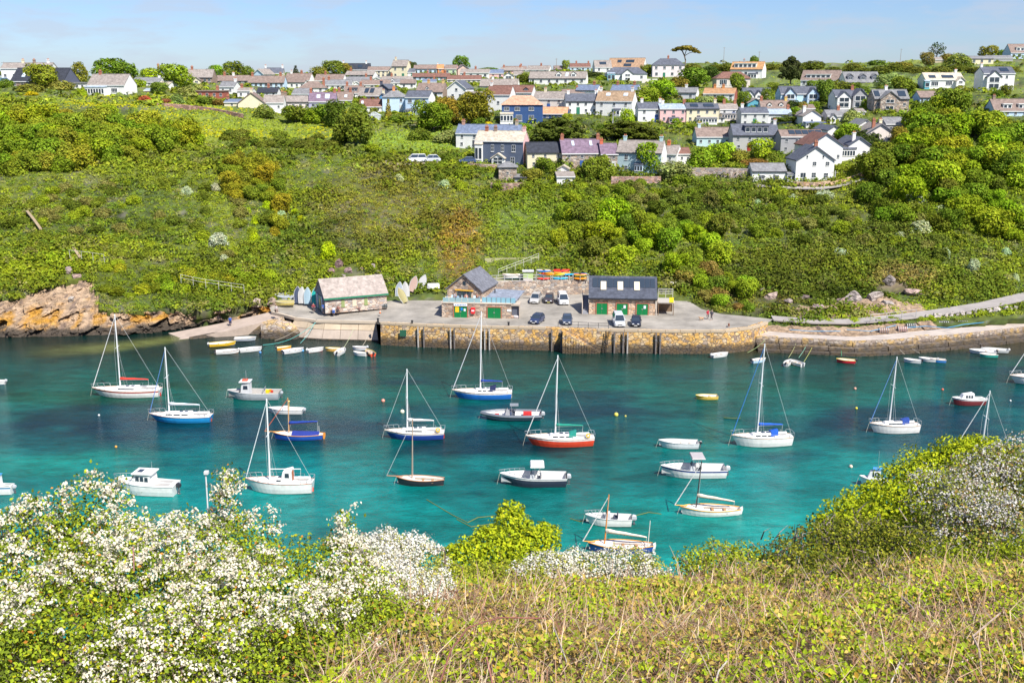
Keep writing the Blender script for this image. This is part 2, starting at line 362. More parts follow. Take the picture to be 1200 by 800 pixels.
cc = cT.reshape(len(gy), len(gx), 3); cc = np.concatenate([cc[:1] * .5, cc, cc[-1:]])
def gridF(nr, nc):
    a = np.arange(nr * nc).reshape(nr, nc)
    return np.stack([a[:-1, :-1], a[:-1, 1:], a[1:, 1:], a[1:, :-1]], -1).reshape(-1, 4)
M['soil'] = mat('hillside_turf', mode='attr', var=.35, vscale=.5, rough=.95, bump=.6, bscale=1.2, detail=8)
terr = put('hillside', npmesh('hillside', allP.reshape(-1, 3), gridF(nr, len(gx)), 'soil', cc.reshape(-1, 3), True)); tag(terr, kind='structure')

# ------------------------------------------------------------------ the near headland
def near_z(X, Y):
    z = np.interp(Y, [-60, -5, 0, 5, 9, 16, 24, 30, 60, 75, 95], [43, 42.6, 42.2, 39.9, 37.7, 34.85, 31.2, 26.5, 3.5, -2.5, -6])
    return z + (fbm(np.asarray(X) * .35, np.asarray(Y) * .35, 21) - .5) * .9 + np.interp(X, [-400, -10, 5, 22, 400], [-.4, -.4, 0, 1.3, 1.3]) * np.interp(Y, [10, 22, 34, 60], [0, 1, 1, 0]) - 2.0 * np.interp(np.asarray(X) / (np.abs(np.asarray(Y)) + 4), [-.30, -.14], [1, 0]) * np.interp(Y, [4, 8, 22, 30], [0, 1, 1, 0])
xs = np.concatenate([np.linspace(-700, -32, 16), np.linspace(-30, 45, 110), np.linspace(48, 700, 16)]); ys = np.concatenate([np.linspace(-60, -2, 8), np.linspace(0, 40, 80), np.linspace(42, 95, 16)])
X, Y = np.meshgrid(xs, ys); z = near_z(X, Y); V = np.stack([X, Y, z], -1).reshape(-1, 3)
c = np.where(fbm(V[:, 0], V[:, 1], 9)[:, None] > .5, np.array([[.16, .11, .07]]), np.array([[.10, .12, .03]]))
tag(put('headland_ground', npmesh('headland_ground', V, gridF(len(ys), len(xs)), 'soil', c, True)), kind='structure')

# ------------------------------------------------------------------ water: colour is seabed and weed showing through, and far off a painted dark reflection
def water_mat():
    m, nt, b = nodes('harbour_water'); N, L = nt.nodes, nt.links
    at = N.new('ShaderNodeAttribute'); at.attribute_name = 'col'
    tc = N.new('ShaderNodeTexCoord')
    nz = N.new('ShaderNodeTexNoise'); nz.inputs['Scale'].default_value = .55; nz.inputs['Detail'].default_value = 8; nz.inputs['Roughness'].default_value = .65
    mp = N.new('ShaderNodeMapping'); mp.inputs['Scale'].default_value = (.6, 1.3, 1); L.new(tc.outputs['Object'], mp.inputs['Vector']); L.new(mp.outputs[0], nz.inputs['Vector'])
    mr = N.new('ShaderNodeMapRange'); mr.inputs[1].default_value = .3; mr.inputs[2].default_value = .7; mr.inputs[3].default_value = .58; mr.inputs[4].default_value = 1.32; L.new(nz.outputs['Fac'], mr.inputs[0])
    s = N.new('ShaderNodeVectorMath'); s.operation = 'SCALE'; L.new(at.outputs['Color'], s.inputs[0]); L.new(mr.outputs[0], s.inputs['Scale']); L.new(s.outputs[0], b.inputs['Base Color'])
    b.inputs['Roughness'].default_value = .05; b.inputs['IOR'].default_value = 1.33; b.inputs['Specular IOR Level'].default_value = .4
    w1 = N.new('ShaderNodeTexNoise'); w1.inputs['Scale'].default_value = 2.1; w1.inputs['Detail'].default_value = 5; w1.inputs['Roughness'].default_value = .6
    m2 = N.new('ShaderNodeMapping'); m2.inputs['Scale'].default_value = (.75, 1.5, 1); m2.inputs['Rotation'].default_value = (0, 0, .35); L.new(tc.outputs['Object'], m2.inputs['Vector']); L.new(m2.outputs[0], w1.inputs['Vector'])
    bp = N.new('ShaderNodeBump'); bp.inputs['Strength'].default_value = .85; bp.inputs['Distance'].default_value = .17
    L.new(w1.outputs['Fac'], bp.inputs['Height']); L.new(bp.outputs[0], b.inputs['Normal'])
    return m
M['water'] = water_mat()
wx = np.concatenate([np.linspace(-1500, -130, 30), np.arange(-126, 126, 1.2), np.linspace(130, 1500, 30)]); wy = np.arange(40, 182, 1.0)
X, Y = np.meshgrid(wx, wy); X, Y = X.ravel(), Y.ravel()
dep = Y * cp + EYE * sp; PXw = 600 + FPX * X / dep; PYw = 400 + FPX * (EYE * cp - Y * sp) / dep
stops = [(395, (.012, .030, .026)), (412, (.010, .042, .040)), (430, (.006, .085, .075)), (455, (.004, .145, .125)), (490, (.002, .165, .160)), (530, (.002, .185, .185)), (565, (.002, .225, .235)), (600, (.004, .265, .262)), (650, (.008, .29, .275)), (760, (.02, .30, .27))]  # farthest stops carry the dark green-brown reflection as colour
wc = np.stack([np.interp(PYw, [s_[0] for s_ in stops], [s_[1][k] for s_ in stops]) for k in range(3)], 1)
big = fbm(X * .035, Y * .075, 31, 5); med = fbm(X * .12, Y * .22, 37, 4)
def patch(x, y, rx, ry, col, k):
    global wc
    d = ((PXw - x) / rx) ** 2 + ((PYw - y) / ry) ** 2 + (med - .5) * 1.8
    w = (k * np.clip(1.3 - d, 0, 1))[:, None]; wc = wc * (1 - w) + np.array(col) * w
DK, TE, GR = (.002, .034, .078), (.003, .20, .20), (.006, .13, .085)
for a in [(300, 500, 250, 20, DK, .8), (120, 490, 110, 18, DK, .7), (560, 520, 110, 16, DK, .7), (690, 500, 130, 30, DK, .45), (1060, 500, 150, 26, DK, .6), (1180, 470, 90, 30, DK, .5), (330, 520, 90, 10, DK, .4),
          (60, 465, 150, 9, GR, .7), (280, 452, 200, 5, GR, .7), (900, 455, 70, 8, GR, .5), (140, 408, 200, 14, (.012, .045, .030), .6), (480, 440, 200, 10, (.008, .06, .055), .5),
          (60, 540, 150, 20, (.004, .27, .24), .7), (210, 410, 120, 6, (.10, .12, .03), .0), (450, 600, 200, 60, TE, .4), (800, 610, 160, 30, (.008, .26, .23), .5), (430, 640, 120, 20, DK, .2), (1000, 545, 90, 20, TE, .3)]: patch(*a)
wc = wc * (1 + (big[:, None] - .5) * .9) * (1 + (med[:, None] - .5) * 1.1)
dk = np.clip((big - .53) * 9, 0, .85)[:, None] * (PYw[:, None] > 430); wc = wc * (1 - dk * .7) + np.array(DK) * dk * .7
# submerged sand spit at the foot of the slip
sl = at_z(200, 393), at_z(60, 409)
d = np.abs((PYw - np.interp(PXw, [40, 130, 200, 235], [413, 407, 398, 389]))) / np.interp(PXw, [40, 130, 235], [7, 6, 4]); k = (np.clip(1.3 - d, 0, 1) * np.interp(PXw, [20, 120, 240, 245], [0, .75, .9, 0]))[:, None]
wc = wc * (1 - k) + np.array((.52, .31, .09)) * k
d = np.clip((407 - PYw) / 8 + (PXw > 430) * 9, 0, 1)[:, None] * (PXw > 850)[:, None]; 
k = (np.clip((418 - PYw + (med - .5) * 22) / 9, 0, 1) * (PXw > 860) * .8)[:, None]; wc = wc * (1 - k) + np.array((.17, .075, .035)) * k
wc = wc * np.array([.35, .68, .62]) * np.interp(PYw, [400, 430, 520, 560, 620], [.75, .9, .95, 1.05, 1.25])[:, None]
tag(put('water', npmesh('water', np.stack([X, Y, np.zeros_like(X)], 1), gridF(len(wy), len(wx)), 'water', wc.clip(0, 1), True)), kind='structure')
bed = MB(); bed.box(-1500, 1500, 30, 185, -9, -8.6)
tag(bed.build('seabed', 'rubber'), kind='structure')

# ------------------------------------------------------------------ quay
QZ = 3.8
front_px = [(318, 366), (330, 369), (345, 373), (370, 376), (441, 377.5), (446, 378.5), (500, 381), (560, 383), (640, 384.5), (700, 386.5), (780, 388), (850, 388), (882, 384), (900, 378)]
back_px = [(906, 374), (870, 370), (845, 368), (822, 362), (806, 352), (799, 345), (770, 342), (690, 343), (585, 343), (520, 343), (500, 344), (470, 349), (456, 352), (400, 350), (340, 353), (326, 356), (316, 360)]
fr = [at_z(x, y, 3.05 if x < 443 else QZ) for x, y in front_px]; bk = [at_z(x, y, QZ) for x, y in back_px]
q = MB(); q.poly([p for p in fr + bk]); 
o = q.build('quay_road', 'asphalt', recalc=False); tag(o, kind='structure')
me = o.data; b_ = bmesh.new(); b_.from_mesh(me); bmesh.ops.triangulate(b_, faces=b_.faces); b_.to_mesh(me); b_.free()
def wall_strip(name, pts, ztop, zbot, matn, thick=.9, batter=.25, label=None, cat=None, cap=None, parent=None):
    """masonry face running along pts (left to right), face towards the viewer, battered foot, coping on top"""
    V = MB(); n = len(pts); R = []
    for k, p in enumerate(pts):
        a, b = pts[max(0, k - 1)], pts[min(n - 1, k + 1)]; t = Vector((b.x - a.x, b.y - a.y, 0)).normalized(); nn = Vector((t.y, -t.x, 0))
        zt = ztop[k] if isinstance(ztop, (list, tuple)) else ztop
        z0 = zbot[k] if isinstance(zbot, (list, tuple)) else zbot
        R.append([(p.x + nn.x * batter, p.y + nn.y * batter, z0), (p.x, p.y, zt), (p.x - nn.x * thick, p.y - nn.y * thick, zt), (p.x - nn.x * thick, p.y - nn.y * thick, z0)])
    V.loft(R); o = V.build(name, matn, parent)
    return tag(o, label, cat)
wall_strip('quay_wall', fr[5:], QZ + .005, -3, 'quaystone', 1.2, .35, 'long rubble stone quay wall with orange lichen, foot stained dark by the tide', 'quay wall')
# coping kerb along the edge
for seg, lab in ((fr[4:9], 'pale kerb along the quay edge left of the steps'), (fr[9:14], 'pale kerb along the quay edge right of the steps')):
    K = MB(); 
    for a, b in zip(seg, seg[1:]):
        t = (b - a).normalized(); nn = Vector((-t.y, t.x, 0)); n_ = max(1, int((b - a).length / 2.2))
        for i in range(n_):
            p0, p1 = a.lerp(b, i / n_), a.lerp(b, (i + .97) / n_)
            h = .12 + .03 * ((i * 7) % 3)
            K.loft([[p + nn * -.06 + Vector((0, 0, -.25)), p + nn * -.06 + Vector((0, 0, h)), p + nn * .5 + Vector((0, 0, h)), p + nn * .5 + Vector((0, 0, -.25))] for p in (p0, p1)])
    tag(K.build('kerb', 'render', color=(.50, .40, .28)), lab, 'kerb')
# sloping concrete revetment left of the wall: each cast panel is a part
rev = thing('revetment', 'sloping pale concrete revetment panels below the stone boat store', 'revetment', (0, 0, 0))
top_l = [at_z(x, y, 2.95) for x, y in ((346, 373.5), (362, 375.5), (381, 376.5), (400, 376.8), (420, 377.2), (441, 377.8))]
bot_l = [at_z(x, y, .1) + Vector((0, -.7, 0)) for x, y in ((334, 392), (356, 395), (378, 396.5), (399, 397), (420, 397.5), (444, 398))]
def quadslab(name, pts, th, parent, matn, color, cols=None):
    b = MB(); n = (pts[1] - pts[0]).cross(pts[3] - pts[0]).normalized()
    if n.z < 0: n = -n
    b.loft([[p - n * th for p in pts], list(pts)]); me = b.mesh(name, matn)
    a = me.attributes.new('col', 'FLOAT_COLOR', 'POINT'); a.data.foreach_set('color', [1.0] * 4 * len(me.vertices))
    return put(name, me, parent, color)
for k in range(5):
    a, b, c, d = bot_l[k], bot_l[k + 1], top_l[k + 1], top_l[k]
    for (t0, t1, zz) in ((.0, .54, 0), (.56, .985, .02)):
        pts = [a.lerp(b, .012), a.lerp(b, .988), d.lerp(c, .988), d.lerp(c, .012)]
        pp = [pts[0].lerp(pts[3], t0), pts[1].lerp(pts[2], t0), pts[1].lerp(pts[2], t1), pts[0].lerp(pts[3], t1)]
        col = (.52, .42, .30) if t0 > .1 else (.46, .38, .31)
        quadslab('concrete_panel', pp, .3, rev, 'conc', tuple(x * (.9 + .05 * ((k * 3 + int(t0 * 10)) % 4)) for x in col))
wall_strip('kerb_beam', bot_l, .22, -3, 'quayblock', .6, .2, 'low weedy concrete toe beam under the sloping panels', 'kerb beam')
core = MB(); core.loft([[(a.x, a.y + .6, -3), (a.x, a.y + .6, .0), (b.x, b.y + .7, 2.6), (b.x, b.y + 3, 2.6), (b.x, b.y + 3, -3)] for a, b in zip(bot_l, top_l)])
core.build('backing', 'rubber', rev)
cope = [Vector((p.x, p.y - .05, p.z)) for p in [fr[0], fr[1], fr[2], fr[3], fr[4]]]
K = MB(); 
for a, b in zip(cope, cope[1:]):
    t = (b - a).normalized(); nn = Vector((-t.y, t.x, 0)); K.loft([[p + Vector((0, 0, -.3)), p + Vector((0, 0, .16)), p + nn * .5 + Vector((0, 0, .16)), p + nn * .5 + Vector((0, 0, -.3))] for p in (a, b)])
tag(K.build('kerb', 'render', color=(.56, .47, .36)), 'pale kerb curving along the top of the sloping panels', 'kerb')
# slipway down to the left
def ribbon(name, L_, R_, matn, col, lift=0, kind=None, th=.25, zs=None):
    b = MB(); b.loft([[l + Vector((0, 0, lift)), r + Vector((0, 0, lift)), r + Vector((0, 0, lift - th)), l + Vector((0, 0, lift - th))] for l, r in zip(L_, R_)])
    me = b.mesh(name, matn)
    a = me.attributes.new('col', 'FLOAT_COLOR', 'POINT'); a.data.foreach_set('color', [1.0] * 4 * len(me.vertices))
    o = put(name, me, None, col); return tag(o, kind=kind)
slz = [-.6, .1, 1.2, 2.3, 3.12]
Ls = [at_z(x, y, z) for (x, y), z in zip(((150, 397), (205, 389), (262, 378), (300, 369.5), (328, 362.5)), slz)]
Rs = [at_z(x, y, z) for (x, y), z in zip(((130, 409), (222, 396), (275, 386), (318, 374.5), (342, 368)), slz)]
ribbon('slipway', Ls, Rs, 'conc', (.46, .37, .30), 0, 'structure', 2.8)
wall_strip('slipway_wall', [at_z(x, y, z) for (x, y), z in zip(((222, 396.5), (275, 387), (306, 379.5), (334, 372.5)), (.1, .9, 1.7, 2.6))], [.25, 1.15, 1.95, 2.9], -3, 'quayblock', .5, .9, 'low stone wall down the seaward side of the slipway', 'wall')
# broad blocks at the head of the slip
wall_strip('corner_wall', [at_z(x, y, z) for (x, y), z in zip(((306, 383), (322, 386), (334, 389), (346, 393)), (2, 1.6, 1.1, .7))], [2.6, 2.8, 2.4, 1.0], -3, 'quayblock', 2.5, .9, 'patch of pitched rubble where slipway meets the concrete panels', 'wall')

# ------------------------------------------------------------------ right bank: stepped sea wall, walkway, footpath
f2 = [at_z(x, y, 2.2) for x, y in ((886, 394), (940, 396), (1000, 399), (1040, 397.5), (1075, 395), (1110, 392), (1145, 388.5), (1175, 385.3), (1205, 381.5), (1262, 373), (1600, 330))]
b2 = [at_z(x, y, 2.25) for x, y in ((888, 387), (940, 391.5), (1000, 394.5), (1040, 391.5), (1075, 388), (1110, 385), (1145, 382.5), (1175, 379.5), (1205, 376), (1262, 365), (1600, 322))]
ribbon('lower_walkway', f2, b2, 'conc', (.50, .43, .37), .01, 'structure', .3)
step = [Vector((p.x, p.y - 1.0, 0)) for p in f2]; step2 = [Vector((p.x, p.y - 2.0, 0)) for p in f2]
sw = thing('stepped_sea_wall', 'low stepped sea wall under the walkway, upper course bright with yellow lichen', 'sea wall')
def blocks(P0, z0, z1, th, matn, color, name, L=3.6, gap=.10, seed=1):
    rr = random.Random(seed); pts = list(P0); out = []
    for a, b in zip(pts, pts[1:]):
        if (b - a).length > 60: n_ = 4
        else: n_ = max(1, round((b - a).length / L))
        t = (b - a).normalized(); nn = Vector((-t.y, t.x, 0))
        for i in range(n_):
            p0, p1 = a.lerp(b, i / n_), a.lerp(b, (i + 1 - gap / 4) / n_); j = rr.uniform(-.05, .05)
            B = MB(); B.loft([[Vector((p.x, p.y, z0)) + nn * -.05, Vector((p.x, p.y, z1 + j)), Vector((p.x, p.y, z1 + j)) + nn * th, Vector((p.x, p.y, z0)) + nn * th] for p in (p0, p1)])
            me = B.mesh(name, matn); at_ = me.attributes.new('col', 'FLOAT_COLOR', 'POINT'); at_.data.foreach_set('color', [1.0] * 4 * len(me.vertices))
            kk = rr.uniform(.8, 1.12); put(name, me, sw, tuple(x * kk for x in color))
blocks(f2, 1.15, 2.18, 1.0, 'quayblock', (.66, .42, .13), 'stone_block', seed=2)
blocks(step, .45, 1.12, 1.1, 'quayblock', (.24, .20, .16), 'stone_block', 4.2, seed=3)
blocks(step2, -2, .42, 1.1, 'quayblock', (.13, .10, .075), 'stone_block', 4.8, seed=4)
pathc = [(905, 375.5, 1.0), (950, 379, .8), (990, 379.5, .9), (1020, 377.5, 1.0), (1060, 373.5, 1.1), (1100, 368.5, 1.3), (1150, 361, 1.5), (1200, 350, 1.8), (1260, 336, 2.0)]
A = [S(x, y) + Vector((0, -w_, .12)) for x, y, w_ in pathc]; B = [S(x, y) + Vector((0, w_, .5)) for x, y, w_ in pathc]
ribbon('footpath', A, B, 'conc', (.34, .31, .285), .18, 'structure', .2)
# ------------------------------------------------------------------ rock: cliffs of the left shore, outcrops
def rock_cols(P, n_, rng_, top=None):
    z = P[:, 2]; f = fbm(P[:, 0] * .6 + z * .8, z * 1.3 + P[:, 1] * .3 - P[:, 0] * .3, 51); g = fbm(P[:, 0] * 1.3, z * 1.6, 57, 3)
    c = np.array([(.35, .23, .14)]) * (1 - f[:, None]) + np.array([(.53, .39, .26)]) * f[:, None]
    gr = np.clip((g - .60) * 6, 0, .8)[:, None]; c = c * (1 - gr) + np.array([(.17, .12, .10)]) * gr
    ye = (0 if top else 1) * (np.clip(1.3 - np.abs(z - 2.5 - (f - .5) * 3) / 1.3, 0, 1) * np.clip((fbm(P[:, 0] * .5, z * .5, 66) - .45) * 7, 0, 1))[:, None]
    c = c * (1 - ye) + np.array([(.52, .27, .04)]) * ye
    dk = np.clip((1.5 + (f - .5) * 1.6 - z) * 1.6, 0, 1)[:, None]; c = c * (1 - dk * .92) + np.array([(.055, .045, .035)]) * dk * .92
    return c
def cliff(name, label, px0, px1, botf, topf, amp=1.0, nu=260, nv=46, tuck=1.5, zb=-.2):
    us = np.linspace(px0, px1, nu); V = []
    for j in range(nv):
        v = j / (nv - 1)
        for u in us: V.append((u, v))
    V = np.array(V); bt = np.array([S(u, botf(u)) + Vector((0, -1.3, 0)) for u in us]) if zb > 8 else np.array([at_z(u, botf(u), zb if zb > 1 else float(np.interp(u, [205, 235, 262, 300, 345], [zb, .2, 1.1, 2.2, 3.0]))) for u in us]); tp = np.array([S(u, topf(u)) for u in us]); tp[:, 1] += tuck
    iu = np.tile(np.arange(nu), nv); v = V[:, 1:2]
    prof = v ** 1.7                                              # shelf below, steep above
    P = bt[iu] * (1 - v) + tp[iu] * v; P[:, 1] = bt[iu, 1] * (1 - prof[:, 0]) + tp[iu, 1] * prof[:, 0]
    P[:, 1] = P[:, 1] * .35 + (bt[iu, 1] * (1 - v[:, 0]) + tp[iu, 1] * v[:, 0]) * .65
    x, z = P[:, 0], P[:, 2]
    rid = np.abs(fbm(x * .16 + z * .13, z * .30 - x * .10, 71, 5) - .5) * 2; fr_ = fbm(x * .9 - z * .8, z * 1.1 + x * .2, 77, 3)
    st = np.floor((z * .8 + x * .30 + rid * 2) * 1.6) / 1.6 - (z * .8 + x * .3 + rid * 2)
    cell = _hash(np.floor(x * .8 + z * .5), np.floor(z * 1.3 - x * .35), 5)
    d = (rid - .35) * -2.6 + (fr_ - .5) * 1.3 + st * .7 + (cell - .5) * .9 + (_hash(np.floor(x * .33 + z * .28), np.floor(z * .55 - x * .22), 8) - .5) * 2.4
    ed = np.clip(np.minimum(v[:, 0] * 8, 1), 0, 1)
    P[:, 1] += d * amp * ed; P[:, 2] += (fr_ - .5) * amp * .8 * ed
    lo = P.reshape(nv, nu, 3)[0].copy(); lo[:, 2] = min(-4, zb) if zb < 1 else 1; lo[:, 1] -= 1 if zb < 1 else 0
    A_ = np.concatenate([lo[None], P.reshape(nv, nu, 3)]).reshape(-1, 3)
    o = put(name, npmesh(name, A_, gridF(nv + 1, nu), 'rock', rock_cols(A_, 0, rng, zb > 1)), None); return tag(o, label, 'cliff')
cbot = lambda u: np.interp(u, [-700, 0, 60, 130, 180, 215, 262, 300, 345], [398, 397, 396, 394, 391, 386, 376, 366, 360])
cliff('cliff', 'tan and ochre sea cliff with dark tidemark at the left shore', -60, 345, cbot, ctop, 1.0, 420, 48)
cliff('cliff', 'rocky shore continuing beyond the left end of the tan cliff', -900, -61, cbot, ctop, 1.0, 200, 30)
cliff('rock_bank', 'low pinkish rock bank between the lower walkway and footpath', 884, 1215, lambda u: float(np.interp(u, [884, 940, 1000, 1040, 1110, 1215], [387, 391, 394, 391, 385, 375])), lambda u: float(np.interp(u, [884, 940, 1000, 1060, 1100, 1150, 1215], [381, 382, 383, 378, 373, 366, 353])), .45, 240, 16, .2, 2.1)

cliff('rock_outcrop', 'broken grey and pink rock strata running above the footpath', 918, 1088, lambda u: 371 - .02 * abs(u - 1000), lambda u: float(np.interp(u, [918, 935, 960, 990, 1010, 1030, 1050, 1075, 1088], [368, 356, 358, 347, 349, 340, 352, 350, 366])), .55, 170, 26, -.9, 9)
def rock_thing(px, py, wpx, hpx, label, seed, col=(.36, .30, .27), flat=.55):
    p = S(px, py); k = mpp(p); w, h = wpx * k / 2, hpx * k
    r = np.random.default_rng(seed); b = bmesh.new(); bmesh.ops.create_icosphere(b, subdivisions=4, radius=1)
    V = np.array([v.co[:] for v in b.verts]); 
    for _ in range(16):                                   # chop flat faces as broken rock has
        n_ = r.normal(size=3); n_ /= np.linalg.norm(n_); t = r.uniform(.45, .85); d = V @ n_ - t; V -= np.clip(d, 0, None)[:, None] * n_
    V += ((fbm(V[:, 0] * 3 + seed, V[:, 2] * 4 + V[:, 1] * 2, seed, 3) - .5) * .22)[:, None] * V
    V *= np.array([w, w * .7, h * .75])
    F = np.array([[v.index for v in f.verts] for f in b.faces]); b.free()
    g = fbm(V[:, 0] * .8, V[:, 2] * 1.2, seed + 3)[:, None]; c = np.array([col]) * (.7 + g * .7)
    o = put('rock', npmesh('rock', V, F, 'rock', c), None, loc=p + Vector((0, .4, h * .25))); o.rotation_euler = (0, r.uniform(-.25, .25), r.uniform(0, 6))
    o.rotation_euler.z = r.uniform(-.3, .3); return tag(o, label, 'rock')
RK = [(1043, 333, 26, 14, 'broad layered grey outcrop above the footpath, pale bushes on top', (.34, .29, .26)), (1068, 344, 30, 8, 'pinkish ledge just below the broad layered outcrop', (.46, .33, .29)),
      (1000, 353, 26, 12, 'cracked grey rocks near the left end of the footpath hillside', (.36, .31, .28)), (1024, 352, 26, 11, 'pale slab leaning beside the cracked grey rocks', (.42, .36, .32)), (1042, 358, 20, 7, 'flat low rock just above the footpath fence', (.40, .35, .31)),
      (985, 356, 22, 8, 'sloping mauve rock left of the cracked grey rocks', (.36, .25, .23)), (960, 362, 26, 8, 'long mauve slab in the heather left of the fence', (.35, .26, .25)), (905, 350, 22, 9, 'bare pinkish rock patch above the road bend', (.5, .38, .32)),
      (925, 356, 16, 8, 'pale rock right of the bare patch above the road bend', (.48, .38, .34)), (942, 350, 18, 5, 'dark overhanging ledge on the heather slope', (.25, .19, .17)), (893, 342, 10, 6, 'small pale rock high above the road bend', (.5, .42, .36)),
      (397, 313, 13, 10, 'dark reddish boulder above the long roof', (.25, .16, .15)), (388, 320, 10, 7, 'small brown boulder behind the long roof', (.30, .19, .17)), (408, 320, 11, 9, 'mauve boulder right of the dark one above the long roof', (.34, .23, .22)),
      (402, 326, 9, 7, 'grey lump of rock close behind the long roof ridge', (.30, .25, .24)), (437, 316, 9, 7, 'rounded grey boulder in the heather above the boat store', (.38, .30, .30)), (443, 322, 10, 8, 'dark split boulder above the right end of boat store', (.28, .2, .19)),
      (424, 318, 8, 6, 'pink rock half hidden in gorse above the boat store', (.42, .27, .24)), (80, 320, 16, 8, 'grey ledge standing over the left cliff', (.36, .28, .26)), (88, 326, 14, 7, 'pinkish ledge at the top of the left cliff', (.46, .33, .28)),
      (82, 352, 8, 6, 'pale boulder stuck in the tan cliff', (.5, .45, .4)), (14, 330, 14, 5, 'low grey ledge in bushes at far left cliff top', (.3, .27, .25)), (195, 337, 12, 5, 'grey ledge in the bright bushes above the shore', (.36, .31, .3)), (300, 358, 16, 10, 'knobbly pale rock at the head of the slipway', (.48, .38, .31)), (318, 357, 14, 9, 'brown rock beside the head of the slipway', (.42, .32, .25))]
for i, (x, y, w, h, lab, c) in enumerate(RK): rock_thing(x, y, w, h, lab, 100 + i, c)
# boulders and armour blocks along the lower walkway
rr = random.Random(5)
for i in range(16):
    x = 1088 + i * 7 + rr.uniform(-2, 2); y = np.interp(x, [1088, 1200], [374.5, 362.5])
    rock_thing(x, y, rr.uniform(5, 9), rr.uniform(5, 8), 'pale quarried block heaped behind the lower walkway', 300 + i, (.52, .46, .42))['group'] = 'pale blocks heaped behind the walkway'

# ------------------------------------------------------------------ scrub that nobody could count
EXC = [(0, 345, 372, 400), (895, 1215, 384, 400)]
SPARSE = []
def veg_ok(px, py, rng_):
    ok = np.ones(len(px), bool)
    for a, b, c, d in EXC: ok &= ~((px > a) & (px < b) & (py > c) & (py < d))
    for a, b, c, d in ((1045, 336, 24, 9), (1064, 346, 18, 6), (1022, 354, 28, 6), (960, 362, 24, 4), (905, 351, 12, 5), (928, 357, 10, 4), (408, 319, 20, 8), (84, 326, 12, 7)): ok &= ((px - a) / c) ** 2 + ((py - b) / d) ** 2 + (rng_.random(len(px)) - .5) * .5 > 1
    ok &= (px > 350) | (py < ctop(px) - .5)
    ok &= py < np.interp(px, [-200, 345, 346, 883, 884, 940, 1000, 1100, 1215, 1400], [400, 400, 400, 400, 379, 382, 382, 377, 366, 345])
    ok &= ~((px > 316) & (px < 908) & (py > np.interp(px, [316, 345, 400, 456, 470, 500, 520, 572, 576, 692, 696, 770, 799, 806, 822, 845, 870, 908], [354, 351, 349, 350, 347, 343, 341, 338, 318, 318, 335, 337, 344, 351, 360, 366, 368, 373])))
    pc = np.interp(px, [p[0] for p in pathc], [p[1] for p in pathc]); pw = np.interp(px, [905, 1000, 1200, 1260], [2.2, 2.2, 4.5, 5])
    ok &= ~((np.abs(py - pc + .5) < pw) & (px > 905))
    return ok
def clumps(name, label_kind, n, box, rad, nl, lsz, seed, region=None, flat=.7, dens=None):
    g = np.random.default_rng(seed); px = g.uniform(box[0], box[1], n); py = g.uniform(box[2], box[3], n)
    ok = veg_ok(px, py, g) & (py > skyline(px) + .5)
    if region is not None: ok &= region(px, py)
    px, py = px[ok], py[ok]; P0 = surf(px, py); n = len(px)
    P0[:, 2] += (fbm(P0[:, 0] * .12, P0[:, 1] * .12, 5) - .5) * np.clip((P0[:, 1] - 182) / 15, 0, 1) * 1.6
    c0 = palette(px, py, P0, g)
    hs = .42 + 3.0 * fbm(P0[:, 0] * .07, P0[:, 1] * .10, 91) ** 2.2; c0 = c0 * (1.22 - .35 * hs.clip(0, 1.6))[:, None]                # tall thickets and low turf
    r = g.uniform(rad[0], rad[1], n) * hs; P0 -= 0
    d = g.normal(size=(n, nl, 3)); d[..., 2] = np.abs(d[..., 2]) * .9 + .05; d[..., 1] -= .25; d /= np.linalg.norm(d, axis=2, keepdims=True)
    q_ = g.uniform(.6, 1.08, (n, nl, 1)); Pn = P0[:, None] + d * q_ * r[:, None, None] * np.array([1, 1, flat]) 
    nn = d + g.normal(size=d.shape) * .45 + np.array([0, 0, .25])
    cc_ = c0[:, None] * g.uniform(.68, 1.32, (n, nl, 1)) * (1 + g.normal(size=(n, nl, 3)) * .05)
    sz = (lsz * g.uniform(.7, 1.3, (n, nl)) * np.clip(r[:, None] / ((rad[0] + rad[1]) / 2), .6, 1.6)).ravel()
    me = leaves(name, Pn.reshape(-1, 3), nn.reshape(-1, 3), sz, cc_.reshape(-1, 3).clip(0, 1), 'leaf', .6, g)
    return tag(put(name, me), kind='stuff')
clumps('scrub', '', 20000, (-140, 1340, 165, 400), (.5, 1.3), 28, .19, 11, lambda x, y: ~((y < 180) & (x > 400)))
clumps('scrub', '', 2600, (-140, 1340, 120, 200), (.7, 1.7), 20, .34, 12, lambda x, y: ~((x > 165) & (x < 410) & (y > 125) & (y < 162)) & ~((x < 260) & (y > 112) & (y < 128)) & ~((x > 440) & (x < 520) & (y > 150) & (y < 176)))
clumps('scrub', '', 2600, (-140, 1340, 60, 125), (.5, 1.6), 15, .5, 13, lambda x, y: ~((x > 850) & (y > 82) & (y < 106)) )
g = np.random.default_rng(8); px = g.uniform(-140, 1340, 120000); py = g.uniform(62, 400, 120000); ok = veg_ok(px, py, g) & (py > skyline(px) + .5); px, py = px[ok], py[ok]; P0 = surf(px, py)
P0[:, 2] += (fbm(P0[:, 0] * .12, P0[:, 1] * .12, 5) - .5) * np.clip((P0[:, 1] - 182) / 15, 0, 1) * 1.6 + .08
tag(put('rough_grass', leaves('rough_grass', P0, g.normal(size=P0.shape) * .5 + np.array([0, -.5, .8]), (.0008 * P0[:, 1]) * g.uniform(.6, 1.6, len(px)), palette(px, py, P0, g) * g.uniform(.7, 1.25, (len(px), 1)), 'leaf', .6, g)), kind='stuff')
